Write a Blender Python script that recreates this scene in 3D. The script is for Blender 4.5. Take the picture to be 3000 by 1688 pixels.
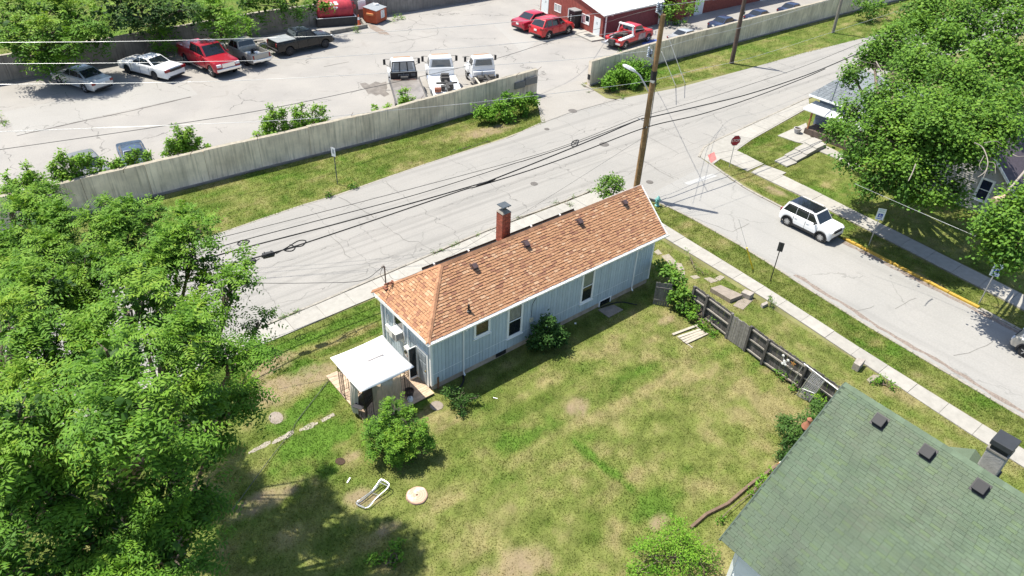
import bpy, bmesh, math, random
import numpy as np
from mathutils import Vector, Matrix

for _o in list(bpy.data.objects):
    bpy.data.objects.remove(_o)
S = bpy.context.scene
COL = S.collection
rnd = random.Random(7)

# ------------------------------------------------------------------ camera, sky, sun, exposure
F_PX, PITCH, ROLL, YAW, CAM_Z = 2073.389, math.radians(35.772284), math.radians(2.623656), math.radians(40.508055), 24.0
def cam_axes():
    cy, sy = math.cos(YAW), math.sin(YAW)
    fh = np.array([sy, cy, 0.]); rh = np.array([cy, -sy, 0.]); up = np.array([0, 0, 1.])
    f = math.cos(PITCH)*fh - math.sin(PITCH)*up
    u = math.sin(PITCH)*fh + math.cos(PITCH)*up
    return math.cos(ROLL)*rh + math.sin(ROLL)*u, -math.sin(ROLL)*rh + math.cos(ROLL)*u, f
CR_, CU_, CF_ = cam_axes()
cam_d = bpy.data.cameras.new('camera'); cam = bpy.data.objects.new('camera', cam_d); COL.objects.link(cam)
cam_d.sensor_width = 36.0; cam_d.lens = F_PX*36/3000; cam_d.clip_start = 0.5; cam_d.clip_end = 2000
cam.matrix_world = Matrix(((CR_[0], CU_[0], -CF_[0], 0), (CR_[1], CU_[1], -CF_[1], 0), (CR_[2], CU_[2], -CF_[2], CAM_Z), (0, 0, 0, 1)))
S.camera = cam

SUN_EL = math.radians(65.5)
SUN_DIR = Vector((-0.52, 0.85, 0)).normalized()            # horizontal direction towards the sun
W = bpy.data.worlds.new('World'); S.world = W; W.use_nodes = True
wn = W.node_tree.nodes; wl = W.node_tree.links
sky = wn.new('ShaderNodeTexSky'); sky.sky_type = 'NISHITA'; sky.sun_disc = False
sky.sun_elevation = SUN_EL; sky.sun_rotation = math.atan2(SUN_DIR.x, SUN_DIR.y)
sky.air_density = 1.0; sky.dust_density = 1.2; sky.ozone_density = 1.0
wl.new(sky.outputs[0], wn['Background'].inputs[0]); wn['Background'].inputs[1].default_value = 0.108
sun_d = bpy.data.lights.new('sun', 'SUN'); sun_d.energy = 4.35; sun_d.angle = math.radians(0.5); sun_d.color = (1.0, 0.945, 0.84)
sun = bpy.data.objects.new('sun', sun_d); COL.objects.link(sun)
_sd = Vector((SUN_DIR.x*math.cos(SUN_EL), SUN_DIR.y*math.cos(SUN_EL), math.sin(SUN_EL)))
sun.rotation_euler = _sd.to_track_quat('Z', 'Y').to_euler(); sun.location = (0, 0, 60)
S.view_settings.view_transform = 'Standard'; S.view_settings.look = 'None'
S.view_settings.exposure = 1.0; S.view_settings.gamma = 1.0; S.view_settings.use_curve_mapping = False

# ------------------------------------------------------------------ survey: photo sight lines to places in the world
CROP = dict(A=(0, 0), B=(700, 0), C=(1400, 0), D=(2200, 0), E=(0, 400), F=(700, 400), G=(1400, 400), H=(2200, 400), I=(0, 800), J=(700, 800),
            K=(1400, 800), L=(2200, 800), M=(0, 1238), N=(700, 1238), O=(1400, 1238), P=(2200, 1238), S=(0, 0))
def pxl(c, x, y):
    k = 1.0 if c == 'S' else 0.31056
    return CROP[c][0] + x*k, CROP[c][1] + y*k
def ray(c, x, y):
    px, py = pxl(c, x, y)
    return CR_*((px-1500)/F_PX) - CU_*((py-844)/F_PX) + CF_
def gz(c, x, y, z=0.0):
    d = ray(c, x, y); t = (z-CAM_Z)/d[2]
    return Vector((d[0]*t, d[1]*t, z))
def gy(c, x, y, Y):
    d = ray(c, x, y); t = Y/d[1]
    return Vector((d[0]*t, Y, CAM_Z+d[2]*t))
def gx(c, x, y, X):
    d = ray(c, x, y); t = X/d[0]
    return Vector((X, d[1]*t, CAM_Z+d[2]*t))
def hz(base, c, x, y):
    """height above a ground point whose top is seen at (x,y)"""
    px, py = pxl(c, x, y); best = None
    for i in range(0, 1600):
        z = i*.01; p = np.array([base[0], base[1], z-CAM_Z])
        w = p@CF_; e = (1500+F_PX*(p@CR_)/w-px)**2 + (844-F_PX*(p@CU_)/w-py)**2
        if best is None or e < best[0]: best = (e, z)
    return best[1]

# ------------------------------------------------------------------ materials
MATS = {}
def nmath(nt, op, a, b=None, c=None):
    n = nt.nodes.new('ShaderNodeMath'); n.operation = op
    for i, v in enumerate((a, b, c)):
        if v is None: continue
        if isinstance(v, (int, float)): n.inputs[i].default_value = v
        else: nt.links.new(v, n.inputs[i])
    return n.outputs[0]
def nmix(nt, fac, a, b, blend='MIX'):
    n = nt.nodes.new('ShaderNodeMix'); n.data_type = 'RGBA'; n.blend_type = blend
    for key, v in ((0, fac), (6, a), (7, b)):
        if isinstance(v, (int, float)): n.inputs[key].default_value = v
        elif isinstance(v, tuple): n.inputs[key].default_value = (*v[:3], 1)
        else: nt.links.new(v, n.inputs[key])
    return n.outputs[2]
def nnoise(nt, vec, scale, detail=4, rough=.55, dist=0.):
    n = nt.nodes.new('ShaderNodeTexNoise'); n.inputs['Scale'].default_value = scale; n.inputs['Detail'].default_value = detail
    n.inputs['Roughness'].default_value = rough; n.inputs['Distortion'].default_value = dist
    nt.links.new(vec, n.inputs['Vector']); return n.outputs['Fac']
def nramp(nt, fac, lo, hi):
    n = nt.nodes.new('ShaderNodeMapRange'); n.inputs[1].default_value = lo; n.inputs[2].default_value = hi
    nt.links.new(fac, n.inputs[0]); return n.outputs[0]
def nscale(nt, vec, s, rot=0):
    n = nt.nodes.new('ShaderNodeMapping'); n.inputs['Scale'].default_value = s; n.inputs['Rotation'].default_value = (0, 0, rot)
    nt.links.new(vec, n.inputs[0]); return n.outputs[0]
def new_mat(name):
    m = bpy.data.materials.new(name); m.use_nodes = True
    nt = m.node_tree; b = nt.nodes['Principled BSDF']
    g = nt.nodes.new('ShaderNodeNewGeometry')
    return m, nt, b, g.outputs['Position']
def set_bump(nt, b, h, strength, dist):
    n = nt.nodes.new('ShaderNodeBump'); n.inputs['Strength'].default_value = strength; n.inputs['Distance'].default_value = dist
    nt.links.new(h, n.inputs['Height']); nt.links.new(n.outputs[0], b.inputs['Normal'])
def mat(name, col=(.5, .5, .5), rough=.7, var=.12, scale=3., metal=0., spec=.4, bump=0., bscale=30., attr=False, rn=0., streak=0., coat=0.):
    if name in MATS: return MATS[name]
    m, nt, b, pos = new_mat(name)
    c = None
    if attr:
        a = nt.nodes.new('ShaderNodeAttribute'); a.attribute_name = 'col'; c = a.outputs['Color']
    if var > 0:
        n = nnoise(nt, pos, scale, 5, .6)
        n = nramp(nt, n, .28, .72)
        if attr:
            c = nmix(nt, 1.0, c, nmix(nt, n, (1-var,)*3, (1+var,)*3), 'MULTIPLY')
        else:
            c = nmix(nt, n, tuple(x*(1-var) for x in col), tuple(min(1, x*(1+var)) for x in col))
    if streak > 0:
        s = nnoise(nt, nscale(nt, pos, (2.2, 2.2, .12)), 3., 5, .65)
        f = nmath(nt, 'MULTIPLY', nramp(nt, s, .48, .75), streak)
        c = nmix(nt, f, c if c is not None else col, tuple(x*.35 for x in col))
    if rn > 0:
        oi = nt.nodes.new('ShaderNodeObjectInfo'); 
        c = nmix(nt, 1.0, c if c is not None else col, nmix(nt, oi.outputs['Random'], (1-rn,)*3, (1+rn,)*3), 'MULTIPLY')
    if c is None: b.inputs['Base Color'].default_value = (*col, 1)
    else: nt.links.new(c, b.inputs['Base Color'])
    b.inputs['Roughness'].default_value = rough; b.inputs['Metallic'].default_value = metal
    b.inputs['Specular IOR Level'].default_value = spec
    if coat: b.inputs['Coat Weight'].default_value = coat; b.inputs['Coat Roughness'].default_value = .08
    if bump > 0: set_bump(nt, b, nnoise(nt, pos, bscale, 4, .6), bump, .02)
    MATS[name] = m; return m
def leaf_mat(name, trans=.32):
    if name in MATS: return MATS[name]
    m, nt, b, pos = new_mat(name)
    a = nt.nodes.new('ShaderNodeAttribute'); a.attribute_name = 'col'
    nt.links.new(a.outputs['Color'], b.inputs['Base Color']); b.inputs['Roughness'].default_value = .55; b.inputs['Specular IOR Level'].default_value = .16
    t = nt.nodes.new('ShaderNodeBsdfTranslucent'); nt.links.new(nmix(nt, 1., a.outputs['Color'], (1.25, 1.25, .6), 'MULTIPLY'), t.inputs[0])
    x = nt.nodes.new('ShaderNodeMixShader'); x.inputs[0].default_value = trans
    nt.links.new(b.outputs[0], x.inputs[1]); nt.links.new(t.outputs[0], x.inputs[2])
    nt.links.new(x.outputs[0], nt.nodes['Material Output'].inputs[0])
    MATS[name] = m; return m
def pave_mat(name, base, warm, stain, crack=.5, crack_scale=.16, streak_ax=None, joint=None, stain_amt=.5):
    """weathered concrete / bleached asphalt: mottling, stains, wheel streaks, cracks, joints"""
    m, nt, b, pos = new_mat(name)
    n1 = nramp(nt, nnoise(nt, pos, .22, 6, .6), .3, .7)
    c = nmix(nt, n1, base, warm)
    n2 = nramp(nt, nnoise(nt, pos, 9., 5, .7), .3, .7)
    c = nmix(nt, 1., c, nmix(nt, n2, (.9, .9, .9), (1.07, 1.07, 1.07)), 'MULTIPLY')
    n3 = nramp(nt, nnoise(nt, pos, .55, 6, .65, .8), .58, .8)
    c = nmix(nt, nmath(nt, 'MULTIPLY', n3, stain_amt), c, stain)
    if streak_ax == 'x':
        s = nnoise(nt, nscale(nt, pos, (.012, 1.9, 1)), 1., 5, .65)
        c = nmix(nt, nmath(nt, 'MULTIPLY', nramp(nt, s, .5, .72), .5), c, tuple(x*.55 for x in base))
    if streak_ax == 'y':
        s = nnoise(nt, nscale(nt, pos, (1.1, .03, 1)), 1., 4, .6)
        c = nmix(nt, nmath(nt, 'MULTIPLY', nramp(nt, s, .5, .75), .35), c, tuple(x*.6 for x in base))
    dn = nt.nodes.new('ShaderNodeTexNoise'); dn.inputs['Scale'].default_value = .9; dn.inputs['Detail'].default_value = 5; nt.links.new(pos, dn.inputs['Vector'])
    va = nt.nodes.new('ShaderNodeVectorMath'); va.operation = 'SCALE'; va.inputs[3].default_value = 1.4; nt.links.new(dn.outputs['Color'], va.inputs[0])
    vb = nt.nodes.new('ShaderNodeVectorMath'); vb.operation = 'ADD'; nt.links.new(pos, vb.inputs[0]); nt.links.new(va.outputs[0], vb.inputs[1])
    v = nt.nodes.new('ShaderNodeTexVoronoi'); v.feature = 'DISTANCE_TO_EDGE'; v.inputs['Scale'].default_value = crack_scale; nt.links.new(vb.outputs[0], v.inputs['Vector'])
    ck = nmath(nt, 'LESS_THAN', v.outputs['Distance'], .0042)
    msk = nramp(nt, nnoise(nt, pos, .3, 3, .5), .46, .56)
    c = nmix(nt, nmath(nt, 'MULTIPLY', nmath(nt, 'MULTIPLY', ck, msk), crack), c, tuple(x*.3 for x in base))
    if joint:
        sep = nt.nodes.new('ShaderNodeSeparateXYZ'); nt.links.new(vb.outputs[0], sep.inputs[0])
        for ax, per, w, off in joint:
            q = nmath(nt, 'PINGPONG', nmath(nt, 'ADD', sep.outputs[ax], off), per/2)
            jl = nmath(nt, 'LESS_THAN', q, w)
            c = nmix(nt, nmath(nt, 'MULTIPLY', jl, .5), c, tuple(x*.35 for x in base))
    nt.links.new(c, b.inputs['Base Color']); b.inputs['Roughness'].default_value = .9; b.inputs['Specular IOR Level'].default_value = .25
    set_bump(nt, b, nnoise(nt, pos, 60, 3, .7), .3, .01)
    MATS[name] = m; return m
def glass(name='window glass', col=(.012, .016, .02), rough=.06):
    return mat(name, col, rough, .25, 1.5, spec=.7)

# ------------------------------------------------------------------ mesh builder and scene graph
WM = {}
def tag(o, label=None, cat=None, group=None, kind=None):
    if label: o['label'] = label
    if cat: o['category'] = cat
    if group: o['group'] = group
    if kind: o['kind'] = kind
    return o
def thing(name, label, cat, loc=(0, 0, 0), rotz=0., group=None):
    o = bpy.data.objects.new(name, None); COL.objects.link(o); o.empty_display_size = .3
    o.location = loc; o.rotation_euler = (0, 0, rotz)
    WM[o.name] = Matrix.Translation(Vector(loc)) @ Matrix.Rotation(rotz, 4, 'Z')
    return tag(o, label, cat, group)
def link_mesh(name, me, parent=None, mats=None, loc=None):
    o = bpy.data.objects.new(name, me); COL.objects.link(o)
    for m in (mats or []): me.materials.append(m)
    if parent is not None:
        o.parent = parent; WM[o.name] = WM[parent.name].copy()
    else: WM[o.name] = Matrix.Identity(4)
    if loc is not None: o.location = loc
    return o
def place(o, M_world):
    """local transform that puts a part at a world matrix"""
    o.matrix_basis = WM[o.parent.name].inverted() @ M_world if o.parent else M_world
    WM[o.name] = M_world.copy()
def frame(x, y, z, o=(0, 0, 0)):
    x, y, z, o = Vector(x), Vector(y), Vector(z), Vector(o)
    return Matrix(((x.x, y.x, z.x, o.x), (x.y, y.y, z.y, o.y), (x.z, y.z, z.z, o.z), (0, 0, 0, 1)))
class MB:
    def __init__(s): s.v = []; s.f = []; s.m = []; s.k = 0
    def mat(s, k): s.k = k; return s
    def add(s, vs, fs):
        b = len(s.v); s.v += [Vector(p) for p in vs]
        for f in fs: s.f.append([b+i for i in f]); s.m.append(s.k)
        return s
    def poly(s, *pts): return s.add(pts, [list(range(len(pts)))])
    def box(s, c, d, R=None):
        c = Vector(c); h = Vector(d)/2; vs = []
        for z in (-1, 1):
            for y in (-1, 1):
                for x in (-1, 1):
                    p = Vector((x*h.x, y*h.y, z*h.z)); vs.append(c + (R @ p if R else p))
        return s.add(vs, [(0, 2, 3, 1), (4, 5, 7, 6), (0, 1, 5, 4), (2, 6, 7, 3), (0, 4, 6, 2), (1, 3, 7, 5)])
    def span(s, lo, hi):
        lo, hi = Vector(lo), Vector(hi); return s.box((lo+hi)/2, hi-lo)
    def prism(s, bot, top):
        n = len(bot)
        return s.add(list(bot)+list(top), [list(range(n))[::-1], list(range(n, 2*n))] + [(i, (i+1) % n, n+(i+1) % n, n+i) for i in range(n)])
    def ext(s, pts2, z0, z1): return s.prism([(p[0], p[1], z0) for p in pts2], [(p[0], p[1], z1) for p in pts2])
    def beam(s, a, b, w, h, up=(0, 0, 1)):
        a, b = Vector(a), Vector(b); d = (b-a); L = d.length; d.normalize(); u = Vector(up)
        y = u.cross(d)
        if y.length < 1e-4: y = Vector((1, 0, 0)).cross(d)
        y.normalize(); z = d.cross(y)
        return s.box((a+b)/2, (L, w, h), Matrix((d, y, z)).transposed())
    def tube(s, pts, r, n=8, cap=True):
        pts = [Vector(p) for p in pts]; rs = r if isinstance(r, (list, tuple)) else [r]*len(pts)
        b = len(s.v); prev = None
        for i, p in enumerate(pts):
            t = (pts[min(i+1, len(pts)-1)]-pts[max(i-1, 0)])
            t = t.normalized() if t.length > 1e-9 else Vector((0, 0, 1))
            ref = prev if prev is not None else (Vector((0, 0, 1)) if abs(t.z) < .9 else Vector((1, 0, 0)))
            x = ref - t*ref.dot(t)
            if x.length < 1e-5: x = t.orthogonal()
            x.normalize(); y = t.cross(x); prev = x
            for k in range(n):
                a = 2*math.pi*k/n; s.v.append(p + (x*math.cos(a)+y*math.sin(a))*rs[i])
        for i in range(len(pts)-1):
            for k in range(n):
                s.f.append([b+i*n+k, b+i*n+(k+1) % n, b+(i+1)*n+(k+1) % n, b+(i+1)*n+k]); s.m.append(s.k)
        if cap:
            s.f.append([b+k for k in range(n)][::-1]); s.m.append(s.k)
            s.f.append([b+(len(pts)-1)*n+k for k in range(n)]); s.m.append(s.k)
        return s
    def lathe(s, c, prof, n=16, axis='z', cap=True):
        c = Vector(c); b = len(s.v)
        for r, h in prof:
            for k in range(n):
                a = 2*math.pi*k/n; u, w = r*math.cos(a), r*math.sin(a)
                s.v.append(c + (Vector((u, w, h)) if axis == 'z' else Vector((u, h, w)) if axis == 'y' else Vector((h, u, w))))
        for i in range(len(prof)-1):
            for k in range(n):
                s.f.append([b+i*n+k, b+i*n+(k+1) % n, b+(i+1)*n+(k+1) % n, b+(i+1)*n+k]); s.m.append(s.k)
        if cap:
            s.f.append([b+k for k in range(n)][::-1]); s.m.append(s.k)
            s.f.append([b+(len(prof)-1)*n+k for k in range(n)]); s.m.append(s.k)
        return s
    def build(s, name, mats, parent=None, world=True, smooth=False, bevel=0., label=None):
        if not isinstance(mats, (list, tuple)): mats = [mats]
        vs = s.v
        if parent is not None and world:
            I = WM[parent.name].inverted(); vs = [I @ p for p in vs]
        me = bpy.data.meshes.new(name); me.from_pydata([tuple(p) for p in vs], [], s.f)
        me.polygons.foreach_set('material_index', s.m)
        o = link_mesh(name, me, parent, mats)
        bm = bmesh.new(); bm.from_mesh(me)
        bmesh.ops.recalc_face_normals(bm, faces=bm.faces)
        if bevel > 0:
            es = [e for e in bm.edges if len(e.link_faces) == 2 and e.calc_face_angle(0) > .5]
            bmesh.ops.bevel(bm, geom=es, offset=bevel, segments=2, affect='EDGES', profile=.6, clamp_overlap=True)
        bm.to_mesh(me); bm.free()
        if smooth:
            me.polygons.foreach_set('use_smooth', [True]*len(me.polygons))
            try: me.set_sharp_from_angle(angle=math.radians(smooth if smooth > 1 else 40))
            except Exception: pass
        if label: o['label'] = label
        return o
def struct(o): o['kind'] = 'structure'; return o
def np_mesh(name, V, Fq, mats, parent=None, cols=None, smooth=False, world=True):
    """big meshes straight from arrays; Fq is (n,3) or (n,4); cols is one colour a face"""
    V = np.asarray(V, dtype=np.float32); Fq = np.asarray(Fq, dtype=np.int32); k = Fq.shape[1]
    if parent is not None and world:
        I = np.array(WM[parent.name].inverted(), dtype=np.float32); V = V @ I[:3, :3].T + I[:3, 3]
    me = bpy.data.meshes.new(name)
    me.vertices.add(len(V)); me.vertices.foreach_set('co', V.ravel())
    me.loops.add(Fq.size); me.loops.foreach_set('vertex_index', Fq.ravel())
    me.polygons.add(len(Fq)); me.polygons.foreach_set('loop_start', np.arange(0, Fq.size, k, dtype=np.int32))
    me.update(calc_edges=True)
    if cols is not None:
        a = me.attributes.new('col', 'FLOAT_COLOR', 'FACE' if len(cols) == len(Fq) else 'POINT')
        c4 = np.ones((len(cols), 4), dtype=np.float32); c4[:, :3] = cols; a.data.foreach_set('color', c4.ravel())
    me.polygons.foreach_set('use_smooth', [bool(smooth)]*len(me.polygons))
    return link_mesh(name, me, parent, mats if isinstance(mats, list) else [mats])
def text_mesh(txt, size):
    cu = bpy.data.curves.new('lettering', 'FONT'); cu.body = txt; cu.size = size; cu.align_x = 'CENTER'; cu.align_y = 'CENTER'; cu.extrude = .002
    o = bpy.data.objects.new('lettering', cu); COL.objects.link(o)
    dg = bpy.context.evaluated_depsgraph_get(); dg.update()
    me = bpy.data.meshes.new_from_object(o.evaluated_get(dg))
    bpy.data.objects.remove(o); return me
def lettering(txt, size, M_world, m, parent, name='lettering', sx=1.0):
    me = text_mesh(txt, size); me.name = name; me.materials.clear()
    o = link_mesh(name, me, parent, [m]); place(o, M_world @ Matrix.Diagonal((sx, 1, 1, 1))); return o

# numpy value noise
def vnoise(x, y, s, seed=0):
    x = np.asarray(x)/s; y = np.asarray(y)/s; xi = np.floor(x).astype(np.int64); yi = np.floor(y).astype(np.int64); fx = x-xi; fy = y-yi
    fx = fx*fx*(3-2*fx); fy = fy*fy*(3-2*fy)
    def h(a, b):
        n = (a*374761393 + b*668265263 + seed*974634777) & 0x7fffffff
        n = ((n ^ (n >> 13))*1274126177) & 0x7fffffff
        return ((n ^ (n >> 16)) & 0xffff)/65535.
    return (h(xi, yi)*(1-fx)+h(xi+1, yi)*fx)*(1-fy) + (h(xi, yi+1)*(1-fx)+h(xi+1, yi+1)*fx)*fy
def fbm(x, y, s, seed=0, o=4):
    t = 0; a = 1; n = 0
    for i in range(o): t = t + a*vnoise(x, y, s/2**i, seed+i*17); n += a; a *= .55
    return t/n
def sstep(x, a, b):
    t = np.clip((x-a)/(b-a), 0, 1); return t*t*(3-2*t)
# ================================================================== SETTING: ground, roads, pavements, lawns
M_conc = mat('pale concrete', (.305, .292, .262), .9, .12, 2.5, bump=.25, bscale=60, rn=.07)
M_conc_old = mat('old concrete', (.22, .205, .18), .95, .3, 3., bump=.4, bscale=35)
M_kerb = mat('kerb stone', (.27, .25, .215), .9, .25, 4., bump=.3)
M_yellow = mat('yellow kerb paint', (.42, .27, .04), .7, .22, 6., bump=.25)
M_dark = mat('dark rubber', (.02, .02, .022), .7, .2, 5)
M_black = mat('black metal', (.018, .018, .02), .45, .2, 5)
M_white = mat('white paint', (.80, .80, .79), .5, .04, 4)
M_road = pave_mat('bleached asphalt street', (.245, .238, .222), (.285, .273, .252), (.18, .173, .16), .28, .11, 'x', [(0, 6.1, .022, 1.3), (1, 3.7, .02, .9)], .35)
M_side = pave_mat('bleached asphalt side street', (.26, .256, .242), (.295, .287, .27), (.19, .187, .18), .28, .13, 'y', None, .45)
M_lot = pave_mat('worn lot pavement', (.245, .235, .22), (.30, .285, .262), (.15, .13, .115), .6, .12, None, None, .5)
M_drive = pave_mat('driveway concrete', (.26, .245, .222), (.30, .285, .26), (.19, .165, .135), .5, .2, None, None, .4)
M_earth = mat('ground earth', (.15, .15, .055), .95, .35, .6, bump=.5)

def sheet(name, pts, z, m, kind='structure'):
    o = MB().poly(*[(p[0], p[1], z) for p in pts]).build(name, m); o['kind'] = kind; return o
sheet('ground', [(-600, -300), (900, -300), (900, 900), (-600, 900)], -.012, M_earth)
sheet('parking_lot', [(-60, 47.9), (200, 47.9), (200, 79.5), (-60, 79.5)], .002, M_lot)
def g2(c, *a): return [tuple(gz(c, a[i], a[i+1]))[:2] for i in range(0, len(a), 2)]
# main street: a polyline of both edges
N_EDGE = [(-70, 40.2), (0, 40.5), (10, 40.7), (15.7, 41.1), (18.7, 41.0), (25.8, 41.6), (35, 41.9), (39, 42.7), (42.6, 43.1), (48.4, 43.0), (55.8, 41.8), (67.3, 41.4), (77, 41.2), (90, 40.4), (120, 39), (220, 36)]
S_EDGE = [(220, 27), (120, 29.5), (64.4, 32.8), (54.1, 32.0), (48.3, 31.6), (46.2, 31.2), (45.0, 30.4), (44.6, 29.0), (36.4, 28.2), (35.8, 30.2), (34.2, 31.2), (31.3, 31.2), (23.6, 31.2), (16, 30.75), (12.7, 30.5), (8, 30.3), (-70, 29.2)]
sheet('main_street', N_EDGE + S_EDGE, .008, M_road)
LK = [(36.5, 28.4), (36.75, 24.6), (36.55, 19.5), (36.0, 16.0), (35.4, 10.65), (34.83, 2.55), (34.3, -6), (33.8, -14)]
RK = [(44.75, 29.2), (43.75, 26.3), (43.4, 23.7), (43.05, 19.5), (42.8, 16.8), (42.6, 12.05), (42.34, 7.75), (42.1, 5.4), (41.6, -3), (41.1, -14)]
sheet('side_street', LK + RK[::-1], .012, M_side)
sheet('driveway', g2('C', 545, 890) + [(43.1, 48.6), (48.9, 48.6)] + g2('C', 1040, 810, 1100, 860, 1210, 930, 1330, 950) + [(48.6, 42.9), (42.5, 43.0)] + g2('C', 600, 1165), .034, M_drive)
# bright slab in the lot with a tarred seam along its edge
sheet('lot_slab', g2('A', 30, 1060, 160, 1280, 1000, 1085, 1870, 895, 1780, 800, 1500, 760, 900, 880), .0065, pave_mat('bright lot slab', (.27, .262, .245), (.305, .295, .275), (.19, .17, .15), .5, .2, None, None, .35))
sheet('lot_slab', g2('C', 150, 235, 370, 180, 560, 390, 420, 500), .0065, MATS['bright lot slab'])
M_tar = mat('tar seam', (.09, .083, .075), .9, .3, 6)
M_crack = mat('pavement crack', (.13, .125, .115), .9, .3, 6)
def strip(name, pts, w, z, m, jit=.03):
    pts = [Vector((p[0], p[1], 0)) for p in pts]; fine = []
    for a, b in zip(pts, pts[1:]):
        n = max(1, int((b-a).length/.5)); fine += [a.lerp(b, i/n) for i in range(n)]
    fine.append(pts[-1]); mb = MB(); L = []
    for i, p in enumerate(fine):
        t = (fine[min(i+1, len(fine)-1)]-fine[max(i-1, 0)]).normalized(); nrm = Vector((-t.y, t.x, 0)); j = nrm*rnd.uniform(-jit, jit); ww = w*rnd.uniform(.5, 1.3)/2
        L.append((p+j+nrm*ww, p+j-nrm*ww))
    for (a, b), (c, d) in zip(L, L[1:]): mb.poly((*a[:2], z), (*b[:2], z), (*d[:2], z), (*c[:2], z))
    return struct(mb.build(name, m))
strip('tar_seam', g2('A', 160, 1282, 700, 1160, 1200, 1055, 1800, 916), .16, .011, M_tar)
strip('tar_seam', g2('B', 800, 630, 1040, 585), .08, .011, M_tar)
strip('pavement_crack', g2('B', 1415, 410, 1600, 380, 1860, 330, 1890, 300), 0.042, .011, M_crack, .15)
strip('pavement_crack', g2('B', 1500, 330, 1600, 370, 1660, 380), 0.054, .011, M_crack, .15)
strip('pavement_crack', g2('B', 1600, 170, 1700, 235, 1850, 240, 1900, 265), 0.042, .011, M_crack, .2)
strip('pavement_crack', g2('B', 1570, 485, 1630, 440, 1660, 390), 0.042, .011, M_crack, .1)
strip('pavement_crack', g2('A', 1470, 790, 1500, 835), 0.036, .011, M_crack, .1)
strip('pavement_crack', g2('A', 1770, 760, 1755, 790, 1690, 820, 1790, 860), 0.048, .011, M_crack, .1)
strip('pavement_crack', g2('A', 610, 870, 680, 950, 700, 975), 0.042, .011, M_crack, .1)
strip('pavement_crack', g2('F', 930, 575, 1010, 610, 1160, 680, 1260, 770), 0.042, .018, M_crack, .1)
strip('pavement_crack', g2('F', 830, 890, 930, 1000, 1040, 1150), 0.030, .018, M_crack, .1)
strip('pavement_crack', g2('F', 1380, 420, 1450, 490), 0.030, .018, M_crack, .08)
strip('pavement_crack', g2('F', 1330, 810, 1600, 1000, 1690, 990, 1830, 1080), 0.027, .018, M_crack, .08)
strip('pavement_crack', g2('G', 1560, 230, 1720, 330, 1850, 395), 0.036, .018, M_crack, .08)
strip('pavement_crack', g2('C', 1620, 1300, 1750, 1370, 1900, 1449), 0.030, .018, M_crack, .08)
strip('pavement_crack', g2('C', 2130, 1260, 2230, 1300, 2330, 1310), 0.030, .018, M_crack, .08)
strip('pavement_crack', g2('L', 1350, 335, 1440, 290, 1560, 240), 0.030, .019, M_crack, .08)
strip('pavement_crack', g2('L', 980, 370, 1130, 330, 1160, 310), 0.030, .019, M_crack, .08)
strip('pavement_crack', g2('L', 1910, 780, 2060, 760, 2160, 720, 2290, 655), 0.030, .019, M_crack, .08)
strip('pavement_crack', g2('G', 2050, 770, 2400, 905, 2560, 820), 0.030, .019, M_crack, .05)
# painted markings
sheet('stop_line', g2('G', 1940, 440, 2210, 352, 2265, 378, 1990, 462), .021, mat('worn road paint', (.33, .33, .32), .7, .12, 7))
sheet('accessible_bay_paint', g2('C', 1545, 405, 1620, 378, 1700, 372, 1760, 380, 1700, 405, 1560, 432), .012, mat('blue bay paint', (.10, .16, .42), .75, .25, 4))
sheet('oil_stain', g2('B', 1140, 790, 1190, 780, 1230, 800, 1290, 770, 1340, 785, 1390, 770, 1400, 830, 1385, 860, 1420, 890, 1370, 915, 1330, 890, 1290, 905, 1250, 880, 1220, 890, 1195, 850, 1165, 825), .0105, mat('oil stain', (.15, .135, .12), .85, .35, 2.))
M_stain = mat('rusty runoff stain', (.20, .16, .13), .9, .2, 2.)
sheet('runoff_stain', g2('B', 1215, 225, 1290, 245, 1390, 300, 1425, 330, 1330, 320, 1240, 270), .0105, M_stain)
# utility covers
M_iron = mat('cast iron cover', (.12, .11, .10), .7, .25, 12, bump=.3)
def cover(c, x, y, r, label):
    p = gz(c, x, y); t = thing('manhole_cover', label, 'manhole cover', (p.x, p.y, .02), 0, 'utility covers in the streets')
    MB().lathe((0, 0, 0), [(r, -.01), (r, .012), (r*.9, .016)], 18).build('lid', M_iron, t, world=False)
    mb = MB()
    for i in range(-2, 3): mb.box((i*r*.32, 0, .019), (.05, 2*math.sqrt(max(.01, (r*.85)**2-(i*r*.32)**2)), .008))
    mb.build('ribs', M_iron, t, world=False)
    return t
cover('C', 893, 1048, .42, 'large round manhole cover in the mouth of the lot driveway')
cover('C', 1190, 1365, .40, 'faint round manhole cover near the middle of the main street')
cover('G', 530, 448, .27, 'small dark cover in the main street behind the brown roof')
cover('G', 1620, 432, .27, 'small dark cover in the main street right of the wooden pole')
cover('C', 650, 1220, .22, 'small dark cover at the street edge below the grass strip')

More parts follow.
